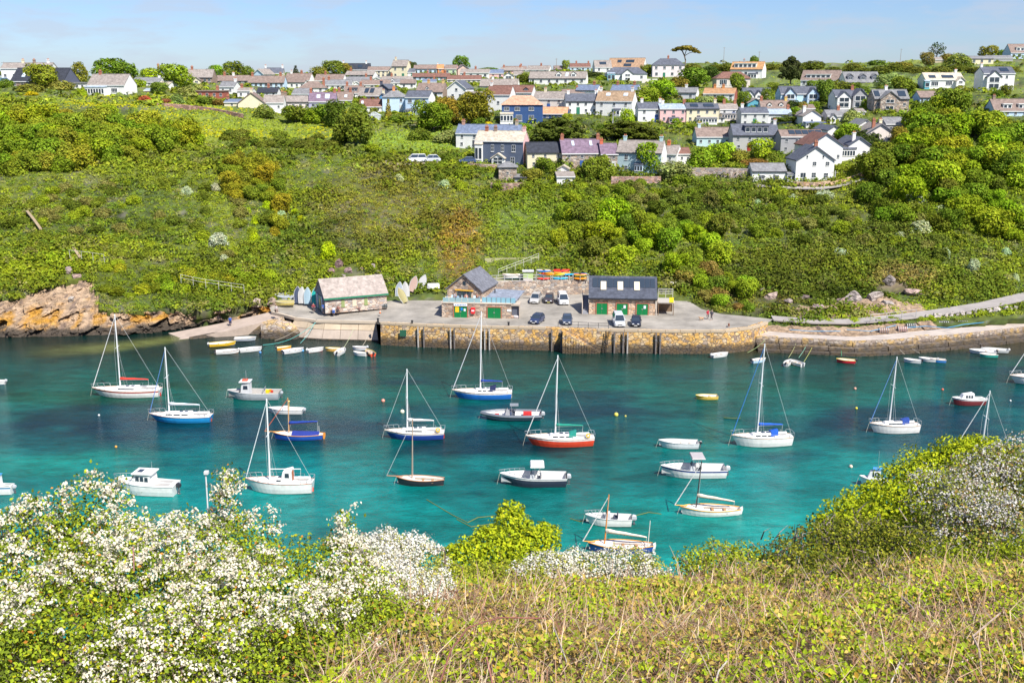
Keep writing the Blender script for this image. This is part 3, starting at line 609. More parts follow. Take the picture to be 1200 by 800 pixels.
# rough grass and flowers of the fields
g = np.random.default_rng(3); px = g.uniform(-140, 540, 30000); py = g.uniform(112, 184, 30000)
ok = ((px > 165) & (px < 410) & (py > 126) & (py < 162)) | ((px > 430) & (px < 530) & (py > 148) & (py < 180)) | (py < 128) & (px < 330) & (py > 113); px, py = px[ok], py[ok]; P0 = surf(px, py); P0[:, 2] += .05
P0[:, 2] += (fbm(P0[:, 0] * .12, P0[:, 1] * .12, 5) - .5) * 1.6
yl = (fbm(P0[:, 0] * .06, P0[:, 1] * .1, 15) + g.normal(size=len(px)) * .1 + (px < 400) * .04) > .62
c = np.where(yl[:, None] & (px < 420)[:, None], np.array([[.27, .26, .02]]), np.array([[.15, .19, .04]])) * g.uniform(.8, 1.2, (len(px), 1))
tag(put('meadow_grass', leaves('meadow_grass', P0, g.normal(size=P0.shape) * .5 + np.array([0, -.4, 1]), g.uniform(.2, .5, len(px)), c, 'leaf', .7, g)), kind='stuff')

# ------------------------------------------------------------------ trees and single bushes
def crown_mesh(name, lobes, n, seed, leaf=.055, hue=.08, flat=1.0, dark=.0):
    g = np.random.default_rng(seed); lb = np.array(lobes); w = lb[:, 3] ** 2; k = g.choice(len(lb), n, p=w / w.sum())
    d = g.normal(size=(n, 3)); d[:, 2] += .25; d /= np.linalg.norm(d, axis=1, keepdims=True)
    rj = np.where(g.random(n) < .84, g.uniform(.84, 1.10, n), g.uniform(.5, .85, n))
    bumpy = 1 + .38 * (fbm(d[:, 0] * 3.2 + k * 3.1, d[:, 1] * 3.2 + d[:, 2] * 4 + k, seed, 3) - .5) * 2
    P = lb[k, :3] + d * (rj * bumpy * lb[k, 3])[:, None] * np.array([1, 1, flat])
    deep = np.zeros(n, bool)
    for j in range(len(lb)):
        dd = np.linalg.norm((P - lb[j, :3]) / np.array([1, 1, flat]), axis=1) < lb[j, 3] * .72; deep |= dd & (k != j)
    ok = ~deep; P, d, k = P[ok], d[ok], k[ok]; n = len(P)
    lob = g.uniform(.72, 1.22, len(lb))[k]; br = g.uniform(.62, 1.3, n) * lob
    c = np.stack([br * (1 + g.normal(size=n) * hue), br, br * (1 + g.normal(size=n) * hue)], 1)
    nn = d + g.normal(size=(n, 3)) * .5 + np.array([0, 0, .3])
    return leaves(name, P, nn, leaf * g.uniform(.6, 1.35, n), c.clip(.1, 2), 'leaf', .65, g)
def rl(seed, n, spread=.30, r=(.16, .27), z=(.35, .78)):
    g = random.Random(seed); out = [(0, 0, .55, .3)]
    for i in range(n):
        a = i * 2.4 + g.uniform(-.5, .5); q_ = spread * sqrt(g.uniform(.25, 1)); zz = g.uniform(*z); out.append((q_ * cos(a), q_ * sin(a), zz, g.uniform(*r)))
    return out
CR = {}
for i in range(5): CR['round%d' % i] = crown_mesh('crown', rl(20 + i, 11), 4200, 30 + i, .038)
for i in range(3): CR['low%d' % i] = crown_mesh('crown', rl(40 + i, 9, .32, (.15, .25), (.18, .6)) + [(0, 0, .35, .34)], 3600, 50 + i, .040)
CR['big0'] = crown_mesh('crown', rl(61, 20, .36, (.11, .2), (.28, .84)), 7000, 61, .029)
CR['big1'] = crown_mesh('crown', rl(62, 24, .37, (.10, .19), (.22, .82)), 7000, 62, .029)
CR['cypress'] = crown_mesh('crown', [(x, y, z, r) for x, y, z, r in ((0, 0, .8, .16), (-.16, .05, .68, .17), (.18, 0, .66, .18), (-.32, 0, .5, .15), (.34, .05, .46, .16), (0, -.1, .52, .2), (-.18, -.1, .38, .17), (.2, -.12, .34, .17), (-.4, 0, .3, .12), (.42, 0, .27, .12), (0, .1, .3, .2))], 5000, 71, .032, .05, .55)
CR['cone'] = crown_mesh('crown', [(0, 0, z, .30 * (1 - z) + .05) for z in (.15, .3, .45, .6, .75, .88)], 1200, 72, .045)
CR['pine'] = crown_mesh('crown', [(0, 0, .86, .17), (-.2, 0, .83, .14), (.2, .05, .8, .14), (-.36, 0, .76, .1), (.36, 0, .70, .1), (.46, 0, .64, .06), (.05, .1, .88, .15)], 1600, 73, .038, .06, .5)
CR['bare'] = crown_mesh('crown', rl(75, 14, .34, (.08, .13), (.35, .85)), 500, 75, .04)
def trunk_mesh(kind):
    b = MB()
    if kind == 'pine':
        b.path([(0, 0, -.1), (.02, 0, .3), (-.02, 0, .5), (-.1, 0, .72), (-.25, 0, .82)], .022); b.path([(-.02, 0, .5), (.12, 0, .62), (.34, 0, .70)], .014); b.path([(-.02, 0, .5), (.02, 0, .7), (.08, 0, .85)], .014); b.path([(-.1, 0, .72), (.02, 0, .84)], .01)
    else:
        b.tube((0, 0, -.2), (0.01, 0, .35), .035, .024, 7)
        for i in range(7):
            a = i * 0.9; e = Vector((cos(a) * .27, sin(a) * .27, .5 + .05 * (i % 4))); s_ = Vector((0.01, 0, .22 + .02 * i)); m_ = s_.lerp(e, .5) + Vector((0, 0, .04))
            b.tube(s_, m_, .015, .010, 5); b.tube(m_, e, .010, .004, 5)
            for j in (-1, 1): b.tube(m_, e + Vector((-sin(a) * .13 * j, cos(a) * .13 * j, .1)), .006, .003, 4)
    return b.mesh('trunk', 'bark', True)
TRK = {'t': trunk_mesh('t'), 'pine': trunk_mesh('pine')}
# colours
GY_, GB, GM, GD, GO, GR_, GG, WB = (.24, .31, .03), (.17, .26, .03), (.12, .17, .035), (.045, .065, .025), (.20, .17, .05), (.19, .12, .06), (.26, .28, .17), (.36, .42, .50)
tcount = [0]
def tree(px, py, wpx, hpx, kind, col, label, group=None, name='tree', lift=0):
    p = S(px, py); k = mpp(p); tcount[0] += 1; g = random.Random(tcount[0] * 7 + 1)
    t = thing(name, label, name.replace('_', ' ') if name != 'tree' else 'tree', p + Vector((0, wpx * k * .3, -.4 + lift)), g.uniform(-.5, .5) if kind in ('pine', 'cypress') else g.uniform(0, 6.28), group)
    s = (wpx * k * 1.12, wpx * k * 1.12, (hpx * k + .4) * 1.08)
    c = tuple(v * g.uniform(.9, 1.12) for v in col)
    put('crown' if name == 'tree' else 'foliage', CR[kind], t, c, scale=s)
    tr = put('trunk' if name == 'tree' else 'stem', TRK['pine' if kind == 'pine' else 't'], t, (.16, .12, .09), scale=s)
    return t
V_ = ['round0', 'round1', 'round2', 'round3', 'round4']; LW = ['low0', 'low1', 'low2']
TR = [  # px, base py, width px, height px, crown, colour, label
 (46, 105, 34, 27, 'round0', (.15, .20, .03), 'round green tree in front of the long black roof'),
 (92, 99, 20, 22, 'round1', GO, 'loose yellowish tree between black roofed house and white bungalow'),
 (124, 94, 36, 23, 'round2', (.11, .18, .02), 'tall dense tree behind the left of the white bungalow'),
 (145, 96, 30, 22, 'round3', GM, 'dense tree behind the right gable of the white bungalow'),
 (174, 93, 28, 14, 'low0', GY_, 'bright yellow green tree near a slate hipped roof'),
 (204, 104, 33, 26, 'round4', GB, 'large rounded tree right of the small slate hipped roof'),
 (253, 92, 16, 14, 'round0', GB, 'bright tree on the skyline over the first brown terrace'),
 (272, 92, 26, 17, 'round1', GM, 'two tone skyline tree over the long brown terrace'), (290, 92, 17, 15, 'low1', GM, 'dark skyline tree beside the small pale blue gable'),
 (346, 93, 14, 15, 'cone', (.035, .05, .03), 'dark conical conifer on the skyline'),
 (374, 91, 22, 14, 'low2', GO, 'olive skyline trees left of the blue house with black roofs'), (390, 90, 24, 17, 'round2', GM, 'tallest of the olive trees beside the black roofs'),
 (404, 88, 18, 14, 'round3', GO, 'small skyline tree touching the turquoise walled house'),
 (318, 92, 20, 6, 'low0', GY_, 'clipped yellow green bush in front of the white chimneyed house'),
 (478, 84, 10, 11, 'round4', GO, 'brown green tree on the skyline before the striped terrace'), (484, 84, 9, 10, 'round0', GD, 'small dark tree beside the striped terrace roof'),
 (506, 74, 18, 8, 'low1', GM, 'tree rising behind the pink skyline house'), (524, 77, 14, 8, 'low2', GM, 'low tree behind the orange roofed terrace'),
 (540, 83, 20, 15, 'round1', GM, 'round tree on the skyline right of the orange roof'), (573, 80, 26, 5, 'low0', GM, 'low hedge of trees on the far ridge'), (604, 79, 26, 5, 'low1', GD, 'dark hedge line on the far ridge'),
 (663, 84, 9, 12, 'round2', (.16, .18, .04), 'small tree alone on the ridge beside a pole'),
 (614, 98, 18, 13, 'low2', GM, 'bush at the left end of the long white dormer house'),
 (697, 92, 26, 8, 'low0', GD, 'dark hedge under the solar roofed house'), (706, 95, 16, 7, 'low1', GB, 'bright hedge left of the hipped bungalow'),
 (760, 90, 20, 14, 'round3', GM, 'tree between bungalow and pink house'), (777, 118, 30, 22, 'round4', GB, 'bushy tree under the pink hipped house'), (795, 106, 26, 17, 'low2', GO, 'tawny bush in the bank under the pink hipped house'),
 (815, 104, 34, 22, 'round0', GM, 'large tree in the bank left of the brown hipped house'), (760, 128, 30, 22, 'round1', GB, 'leafy tree above the pink cottage row'), (833, 96, 22, 16, 'round2', GD, 'dark tree touching the brown hipped house'),
 (828, 122, 24, 10, 'low0', GG, 'pale silvery bush above the cream terrace'), (846, 119, 16, 6, 'low1', GB, 'clipped bush under the orange roofed terrace'),
 (804, 78, 32, 23, 'pine', (.13, .12, .04), 'flat topped pine leaning over the skyline'),
 (884, 76, 12, 11, 'low0', GM, 'small windswept tree behind the orange roof'),
 (928, 100, 26, 34, 'cypress', (.05, .055, .035), 'tall dark spreading tree left of the first white bungalow'), (865, 112, 22, 26, 'round3', GM, 'tree right of the brown hipped house'),
 (872, 128, 15, 19, 'round4', GM, 'narrow tree left of the triple white gables'), (900, 128, 14, 22, 'round0', GM, 'tree between triple white gables and pale blue gables'),
 (930, 132, 15, 12, 'round1', GD, 'round dark bush below the pale blue gables'), (934, 134, 16, 9, 'low2', GB, 'pale round bush below the pale blue gables'),
 (928, 146, 42, 14, 'cypress', (.09, .11, .03), 'wide flat dark cypress among the cottages'), (886, 148, 22, 8, 'low0', GY_, 'yellow green bush on the grey flat roofed garden'),
 (968, 122, 20, 26, 'round2', GM, 'tree between pale blue gables and white twin gables'), (985, 108, 40, 14, 'low1', GM, 'hedge running below the white bungalows'), (1018, 128, 14, 14, 'low2', GB, 'bright bush right of the glazed gable'),
 (1000, 144, 24, 15, 'low0', GG, 'silvery tree beside the red chimney cottage'), (1060, 112, 32, 22, 'round3', GM, 'tree above the stone gable house'), (1042, 104, 26, 16, 'round4', GG, 'pale tree under the three dormers'),
 (995, 165, 26, 18, 'round0', GB, 'round tree above the low white gabled cottage'), (1020, 170, 40, 18, 'low1', GD, 'dark clipped hedge behind the gabled white cottage'), (1055, 172, 20, 20, 'round1', GO, 'brownish tree beside the pale pink gable'),
 (1088, 78, 16, 15, 'round2', (.16, .14, .08), 'windswept skyline tree right of the far field'), (1100, 68, 22, 18, 'bare', GD, 'ragged dark tree sticking up on the skyline'), (1112, 74, 18, 12, 'low2', GO, 'brown skyline bush by the low grey buildings'),
 (1143, 62, 12, 8, 'round3', (.30, .26, .03), 'small yellow tree on the skyline'), (1160, 70, 20, 15, 'round4', GO, 'skyline tree beside the corner house'), (1176, 66, 16, 8, 'low0', GM, 'low skyline bush near the corner house'),
 (1126, 80, 34, 18, 'low1', (.18, .19, .07), 'tawny bushes below the skyline buildings'), (1060, 84, 30, 12, 'low2', GO, 'hedge tree at the edge of the far field'), (1030, 77, 24, 7, 'low0', GM, 'low hedge tree by the ploughed strip'),
 (655, 172, 62, 34, 'cypress', (.065, .09, .025), 'broad dark cypress above the cream cottage'), (735, 168, 66, 26, 'cypress', (.07, .085, .02), 'second dark cypress above the stone cottages'),
 (736, 152, 16, 22, 'round0', GY_, 'yellow green tree standing over the second cypress'),
 (393, 152, 24, 30, 'round1', (.06, .10, .02), 'dark tree by the small garden in front of terrace'), (383, 146, 28, 22, 'round2', GM, 'dark green bush below the lilac fronted house'), (412, 174, 44, 44, 'big0', (.115, .15, .028), 'large rounded tree alone at the field edge'),
 (345, 146, 32, 22, 'round3', GM, 'rounded tree in front of the pinkish cottage'), (366, 146, 20, 18, 'round4', GB, 'tree between pinkish cottage and lilac house'), (308, 138, 26, 16, 'low1', (.16, .18, .06), 'bush below the cream gable'), (328, 124, 16, 10, 'low2', GG, 'silver bush behind the white cottage roof'),
 (420, 150, 20, 26, 'round0', (.12, .18, .04), 'tree left of the greenhouse'), (455, 142, 12, 24, 'cone', GO, 'brown palm like shrub in front of the pale blue house'), (466, 144, 24, 10, 'low0', GM, 'garden shrubs below the pale blue house'),
 (507, 156, 42, 34, 'big1', (.13, .19, .025), 'leafy tree right of the modern blue house'), (523, 148, 34, 34, 'big0', (.20, .16, .04), 'brown tinged tree in front of the chapel'), (556, 148, 40, 38, 'big1', (.15, .16, .03), 'tall olive tree below the chapel roof'),
 (492, 164, 30, 14, 'low1', GM, 'dark bush at the foot of the modern blue house garden'), (526, 168, 34, 16, 'low2', GG, 'grey green shrub left of the solar roofed white house'), (560, 148, 18, 12, 'low0', GM, 'bush beside the navy house'),
 (612, 152, 24, 8, 'low1', GB, 'hedge below the navy hipped house'), (572, 148, 9, 6, 'low2', (.5, .42, .03), 'small golden bush below the navy hipped house'),
 (760, 206, 27, 35, 'round2', (.13, .20, .02), 'round bright tree in front of the pale teal cottage'), (700, 216, 34, 34, 'big0', (.14, .19, .035), 'leafy tree in front of the stone cottages'), (640, 205, 24, 20, 'round3', GM, 'round bush below the cream cottage'),
 (650, 192, 10, 9, 'low0', (.42, .14, .14), 'small pink flowering bush by the stone cottage'), (623, 214, 24, 14, 'round4', GO, 'round hedge bush at the right of stone hut'), (670, 208, 8, 8, 'low1', (.42, .40, .03), 'tiny yellow bush by the white shed'),
 (790, 214, 44, 26, 'low2', (.22, .24, .13), 'grey green shrub right of the teal cottage'), (823, 198, 34, 26, 'low0', GB, 'tree below the turquoise cottage'), (845, 192, 32, 22, 'round0', GY_, 'bright tree below the turquoise cottage'), (865, 190, 26, 16, 'low1', GO, 'tawny shrub in the terrace garden'),
 (893, 188, 30, 22, 'round1', GY_, 'bright tree in front of the grey solar house'), (905, 190, 22, 12, 'low2', GM, 'shrub left of the big white gable'), (888, 196, 36, 10, 'low0', GR_, 'russet shrubs beside the garden wall'),
 (956, 212, 7, 6, 'low1', GB, 'clipped dome bush in front of the white gabled house'),
 (1022, 200, 22, 18, 'low2', GB, 'shrub beside the lane right of white gabled house'), (1032, 190, 26, 14, 'low0', GR_, 'red flowering shrubs on the lane bank'),
 (68, 106, 32, 12, 'low1', (.20, .20, .09), 'grey olive shrub in the garden of the black roofed house'), (78, 114, 12, 7, 'low2', (.22, .26, .2), 'small silver dome shrub left of the white bungalow'), (95, 112, 12, 8, 'low0', GY_, 'bright shrub next to the white bungalow'), (139, 116, 12, 8, 'low1', GG, 'silver shrub at the right corner of the white bungalow'),
 (160, 104, 20, 12, 'low2', GY_, 'bright shrub below the grey roofed bungalow'), (185, 112, 20, 14, 'round2', GM, 'green shrub below the white roofed shed'), (207, 122, 17, 12, 'low0', (.17, .2, .12), 'round grey green shrub at the field top'), (224, 114, 34, 14, 'low1', (.24, .22, .14), 'pinkish grey shrub left of the timber bungalow'), (193, 122, 12, 7, 'low2', (.28, .1, .09), 'dark red shrub at the field top'),
 (240, 122, 26, 9, 'low0', GM, 'shrubs below the timber bungalow'), (168, 118, 16, 6, 'low1', (.4, .12, .1), 'red flowering shrub above the field'), (255, 124, 18, 8, 'low2', GR_, 'russet shrub left of the cream gable'), (30, 108, 34, 10, 'low0', GO, 'tawny hedge before the black roofed house'), (35, 112, 16, 5, 'low1', (.4, .36, .02), 'small patch of gorse in yellow flower'), (4, 104, 20, 12, 'low2', GM, 'hedge at the left edge below the white house'), (5, 88, 16, 10, 'round3', GM, 'tree at far left skyline'),
]
for i, t in enumerate(TR):
    nm = 'bush' if t[4].startswith('low') and t[3] < 17 else 'tree'
    tree(*t, name=nm)
# thickets, woods: individual crowns, same look
LMK = [(46, 95, 'the black roof'), (125, 102, 'the white bungalow'), (204, 95, 'the large rounded tree'), (246, 112, 'the timber bungalow'), (295, 118, 'the cream gable'), (412, 160, 'the lone round tree'), (378, 120, 'the lilac house'), (438, 136, 'the greenhouse'),
 (463, 123, 'the pale blue house'), (488, 122, 'the modern blue house'), (536, 108, 'the chapel'), (612, 135, 'the navy hipped house'), (590, 180, 'the navy cottage'), (637, 188, 'the cream cottage'), (690, 190, 'the stone cottages'), (750, 190, 'the pale teal cottage'), (655, 155, 'the broad cypress'),
 (735, 158, 'the second cypress'), (710, 128, 'the twin white houses'), (783, 85, 'the pink hipped house'), (790, 136, 'the pink cottage'), (836, 160, 'the turquoise cottage'), (885, 165, 'the grey modern house'), (955, 195, 'the white gabled house'), (1006, 175, 'the small white gable'), (1028, 158, 'the pale pink gable'),
 (875, 88, 'the orange roof'), (858, 98, 'the brown hipped house'), (937, 115, 'the pale blue gables'), (995, 118, 'the glazed twin gables'), (1044, 120, 'the stone gabled house'), (960, 92, 'the first white bungalow'), (1012, 92, 'the three dormers'), (1106, 97, 'the white balcony house'), (1168, 95, 'the tall white gable'), (1186, 128, 'the brown dormer bungalow'),
 (412, 345, 'the long stone boat store'), (545, 340, 'the gabled cafe'), (640, 325, 'the kayak racks'), (730, 345, 'the boathouse'), (800, 350, 'the road bend'), (255, 288, 'the blossoming shrub'), (1043, 333, 'the layered outcrop'), (1082, 276, 'the wide white hawthorn'), (967, 237, 'the flowering hawthorn'), (1142, 320, 'the tall white hawthorn'), (80, 330, 'the left cliff'), (40, 270, 'the slope steps'), (485, 190, 'the white van'), (230, 345, 'the shore railing'), (640, 205, 'the round bush'), (280, 140, 'the yellow meadow'), (150, 160, 'the thicket middle'), (40, 170, 'the thicket left end'), (1180, 200, 'the far right edge'), (1110, 160, 'the copse middle'), (1150, 240, 'the wood middle'), (1050, 220, 'the lane end')]
def scatter(n, poly, wr, hr, kinds, cols, label, group, seed, name='tree', mind=.5, stuff=False):
    g = random.Random(seed); got = []; tries = 0
    while len(got) < n and tries < n * 60:
        tries += 1; x = g.uniform(poly[0], poly[1]); lo, hi = np.interp(x, poly[2], poly[3]), np.interp(x, poly[2], poly[4])
        if hi - lo < 2: continue
        y = g.uniform(lo, hi); w = g.uniform(*wr)
        if any(hypot(x - a, (y - b) * 1.6) < mind * (w + c) / 2 for a, b, c in got): continue
        got.append((x, y, w))
    if stuff:
        Vs, Cs = [], []
        for x, y, w in got:
            me = CR[g.choice(kinds)]; n_ = len(me.vertices); v = np.empty(n_ * 3, np.float32); me.vertices.foreach_get('co', v); c_ = np.empty(n_ * 4, np.float32); me.attributes['col'].data.foreach_get('color', c_)
            p_ = S(x, y); k = mpp(p_); a_ = g.uniform(0, 6.28); v = v.reshape(-1, 3); h_ = w * g.uniform(*hr) * k + .4
            R_ = np.array([[cos(a_), -sin(a_), 0], [sin(a_), cos(a_), 0], [0, 0, 1]]); v = (v * np.array([w * k * 1.12, w * k * 1.12, h_ * 1.08])) @ R_.T + np.array([p_.x, p_.y + w * k * .3, p_.z - .4])
            Vs.append(v); Cs.append(c_.reshape(-1, 4)[:, :3] * np.array(g.choice(cols)))
        v = np.concatenate(Vs); tag(put(name, npmesh(name, v, np.arange(len(v)).reshape(-1, 4), 'leaf', np.concatenate(Cs))), kind='stuff'); return
    for x, y, w in sorted(got, key=lambda q_: q_[1]):
        c = g.choice(cols); h = w * g.uniform(*hr)
        size = 'small' if w < wr[0] + (wr[1] - wr[0]) * .33 else ('medium' if w < wr[0] + (wr[1] - wr[0]) * .67 else 'large')
        tone = 'yellowish' if c[0] > .9 * c[1] and c[1] > .2 else ('bright' if c[1] > .2 else ('dark' if c[1] < .16 else 'green'))
        lm = min(LMK, key=lambda l: hypot(l[0] - x, (l[1] - y) * 1.4)); dx, dy = x - lm[0], y - lm[1]
        rel = ('well ' if max(abs(dx), abs(dy)) > 45 else '') + (('right of' if dx > 0 else 'left of') if abs(dx) > abs(dy) else ('below' if dy > 0 else 'above'))
        if min(abs(dx), abs(dy)) > 7: rel = (('below and ' if dy > 0 else 'above and ') + ('right of' if dx > 0 else 'left of'))
        tree(x, y, w, h, g.choice(kinds), c, '%s %s %s %s %s' % (size, tone, label, rel, lm[2]), group, name)
scatter(78, (-20, 228, [-20, 60, 120, 180, 228], [140, 143, 145, 152, 162], [208, 205, 196, 184, 176]), (22, 36), (.7, .9), V_ + LW, [(.20, .24, .025), (.16, .21, .03), (.13, .18, .025), (.22, .23, .04)], 'bush in the dense thicket', 'dense thicket below the left meadow', 5, 'bush', .42)
scatter(34, (1085, 1215, [1085, 1120, 1215], [152, 142, 172], [205, 262, 300]), (26, 42), (.7, .95), V_ + ['big0', 'big1'], [(.17, .24, .02), (.13, .19, .025), (.11, .15, .03), (.22, .26, .03)], 'tree in the right wood', 'wood at the right of the village', 6, 'tree', .42)
scatter(22, (1015, 1120, [1015, 1060, 1120], [208, 180, 190], [258, 275, 290]), (24, 38), (.7, .95), V_ + ['big1'], [(.17, .23, .02), (.13, .19, .025), (.11, .14, .03), (.09, .12, .02)], 'tree in the hillside wood', 'wood below the white gabled houses', 8, 'tree', .42)
scatter(12, (1070, 1130, [1070, 1130], [142, 140], [175, 178]), (24, 36), (.8, 1.0), V_ + ['big0'], [(.15, .21, .02), (.11, .16, .025), (.20, .25, .03)], 'tree in the hilltop copse', 'hilltop copse right of the stone gable', 9, 'tree', .45)
scatter(30, (655, 845, [655, 700, 760, 845], [262, 250, 268, 280], [316, 322, 322, 348]), (20, 36), (.7, 1.0), V_ + ['big1'], [(.19, .26, .02), (.14, .20, .025), (.11, .15, .03), (.24, .29, .03)], 'tree in the copse', 'copse behind the boathouse', 10, 'tree', .42)
scatter(90, (690, 1120, [690, 760, 900, 1120], [222, 216, 226, 270], [258, 262, 290, 320]), (13, 24), (.5, .75), LW + V_[:2], [(.09, .12, .025), (.14, .19, .03), (.11, .14, .04), (.17, .17, .08), (.19, .24, .03)], 'rounded bush on the scrubby slope right of centre', 'bushes on the scrubby slope right of centre', 12, 'undergrowth', .5, True)
scatter(80, (0, 330, [0, 100, 330], [218, 220, 210], [318, 300, 330]), (12, 22), (.5, .7), LW, [(.12, .15, .03), (.17, .20, .04), (.10, .13, .03), (.19, .18, .09), (.22, .27, .03)], 'rounded bush on the scrubby slope above the left cliff', 'bushes on the slope above the left cliff', 13, 'undergrowth', .55, True)
scatter(26, (262, 330, [262, 300, 330], [190, 185, 200], [236, 240, 300]), (14, 26), (.6, .9), LW + V_, [(.20, .20, .03), (.14, .17, .03), (.24, .22, .03)], 'gorse bush on the slope', 'gorse bushes left of centre', 14, 'bush', .45)
scatter(26, (120, 320, [120, 200, 320], [312, 318, 330], [352, 348, 338]), (14, 24), (.5, .75), LW, [(.20, .26, .03), (.13, .17, .02), (.25, .29, .03)], 'bush over the shore', 'bushes over the shore left of the slipway', 15, 'bush', .45)
scatter(10, (-10, 62, [-10, 62], [300, 300], [338, 330]), (14, 22), (.5, .75), LW, [(.25, .31, .03), (.17, .22, .03)], 'bush on the cliff top', 'yellow green bushes on top of the left cliff', 16, 'bush', .45)
scatter(18, (800, 880, [800, 840, 880], [305, 320, 345], [340, 362, 368]), (14, 26), (.6, .9), LW + V_, [(.19, .25, .03), (.13, .18, .03), (.20, .15, .07)], 'bush on the bank', 'bushes on the bank above the road bend', 17, 'bush', .45)
scatter(24, (260, 400, [260, 330, 400], [154, 160, 166], [172, 178, 180]), (14, 24), (.4, .55), LW, [(.11, .14, .03), (.14, .16, .04)], 'hedge bush', 'hedge at the foot of the yellow meadow', 18, 'hedge', .4)
scatter(26, (890, 1110, [890, 1000, 1110], [377, 378, 371], [379, 381, 374]), (9, 16), (.3, .45), LW, [(.26, .33, .03), (.2, .27, .03)], 'low bright bush along the footpath edge', 'bright low bushes along the footpath', 19, 'undergrowth', .4, True)
scatter(70, (430, 1010, [430, 560, 700, 860, 1010], [108, 108, 112, 112, 118], [146, 150, 168, 150, 165]), (8, 15), (.5, .8), LW + V_, [(.15, .20, .03), (.10, .14, .03), (.2, .25, .04), (.19, .16, .06)], 'garden shrub', 'garden shrubs of the village', 20, 'shrub', .9)
scatter(20, (900, 1180, [900, 1180], [106, 100], [124, 116]), (9, 15), (.5, .8), LW + V_, [(.15, .19, .04), (.11, .15, .03), (.2, .22, .05)], 'hedge bush', 'hedges below the hilltop field', 21, 'hedge', .6)
scatter(22, (800, 1190, [800, 950, 1190], [80, 82, 84], [84, 86, 88]), (18, 30), (.3, .45), LW, [(.10, .12, .03), (.13, .14, .04)], 'dark hedge bush along the top field boundary', 'hedge along the top field boundary', 22, 'undergrowth', .6, True)
scatter(26, (430, 690, [430, 560, 690], [176, 196, 216], [186, 232, 240]), (12, 22), (.45, .7), LW, [(.16, .21, .03), (.11, .15, .03), (.22, .27, .03)], 'rounded bush on the bank below the cottages', 'bushes below the cottages', 23, 'undergrowth', .6, True)
for x, y, w, h, lab in [(255, 290, 22, 18, 'large greyish white blossoming shrub on the left slope'), (218, 228, 14, 10, 'pale dome shrub high on the left slope'), (252, 226, 10, 12, 'upright pale shrub beside the gorse bushes'), (467, 212, 14, 8, 'white blossoming bush on the brow above the boat store'),
     (521, 222, 14, 12, 'pinkish white shrub below the parked vehicles'), (967, 237, 22, 15, 'white flowering hawthorn below the white gabled house'), (930, 236, 12, 9, 'small white flowering bush left of the hawthorn'), (1082, 276, 26, 18, 'wide white hawthorn at the edge of the right wood'), (1074, 240, 22, 15, 'grey pink shrub inside the right wood'), (1105, 252, 18, 12, 'small white hawthorn in the right wood'),
     (1056, 283, 14, 12, 'small pale hawthorn on the right slope'), (1108, 302, 13, 12, 'leaning white hawthorn on the right slope'), (1142, 320, 14, 18, 'tall white hawthorn above the footpath'), (1191, 330, 8, 10, 'small white hawthorn close to the right edge'), (1180, 300, 12, 10, 'pale blossoming bush at the right edge'), (985, 305, 20, 14, 'pale grey shrub in the middle of the right slope'), (296, 318, 12, 8, 'white flowering bush above the upturned boats'), (262, 306, 12, 8, 'small pale bush just below the large blossoming shrub'), (706, 250, 10, 8, 'cream flowering bush above the copse'), (330, 258, 12, 12, 'pale shrub among the yellow bushes'), (888, 242, 12, 9, 'white flecked bush left of the right slope hawthorns')]:
    tree(x, y, w, h, random.Random(x).choice(LW), WB, lab, None, 'bush')
for i, (x, y, w, h) in enumerate([(384, 304, 18, 22), (300, 262, 12, 9), (320, 254, 12, 9), (312, 244, 12, 9), (290, 250, 9, 7), (345, 250, 9, 6), (352, 258, 9, 6), (298, 284, 12, 12), (310, 290, 9, 6)]):
    tree(x, y, w, h, LW[i % 3], (.36, .44, .02), 'acid yellow bush on the slope left of centre' if i else 'tallest acid yellow bush, just above the long roof', 'acid yellow bushes left of centre' if i else None, 'bush')
# ------------------------------------------------------------------ houses
WC = dict(W=(.80, .79, .75), C=(.74, .66, .46), B=(.52, .66, .80), N=(.035, .085, .22), P=(.78, .48, .46), G=(.36, .36, .37), K=(.50, .66, .66), Q=(.42, .40, .55), S=(1, 1, 1), D=(.10, .11, .15), T=(.30, .22, .17), R=(.34, .10, .07), U=(.12, .40, .50), O=(.70, .26, .10), L=(.55, .68, .42), I=(.72, .64, .58), V=(.09, .115, .17))
RC = dict(s=(.12, .13, .16), g=(.23, .23, .235), b=(.26, .195, .165), r=(.22, .115, .09), k=(.045, .05, .065), p=(.21, .15, .20), o=(.60, .28, .12), c=(.55, .48, .38), m=(.31, .27, .24), e=(.35, .42, .48), w=(.17, .21, .30))
def unit_window(kind):
    f = MB(); pn = MB()
    f.box(-.5, .5, -.06, 0, .46, .5).box(-.5, .5, -.06, 0, -.5, -.46).box(-.5, -.455, -.06, 0, -.46, .46).box(.455, .5, -.06, 0, -.46, .46)
    if kind != 'plain': f.box(-.02, .02, -.05, 0, -.46, .46)
    if kind == 'sash': f.box(-.455, .455, -.05, 0, -.02, .02)
    if kind == 'wide':
        for q_ in (-.25, .25): f.box(q_ - .012, q_ + .012, -.05, 0, -.46, .46)
    f.box(-.56, .56, -.12, 0, -.56, -.505); pn.box(-.46, .46, -.025, 0, -.47, .47)
    return f.mesh('window', 'paint'), pn.mesh('pane', 'glass')
UW = {k: unit_window(k) for k in ('plain', 'sash', 'cas', 'wide')}
def window(parent, x, y, z, w, h, kind='cas', col=(.78, .78, .76), rz=0):
    f, g_ = UW[kind]; o = put('window', f, parent, col, (x, y - .004, z), rz, (w, 1, h)); put('pane', g_, o); return o
CHM = {}
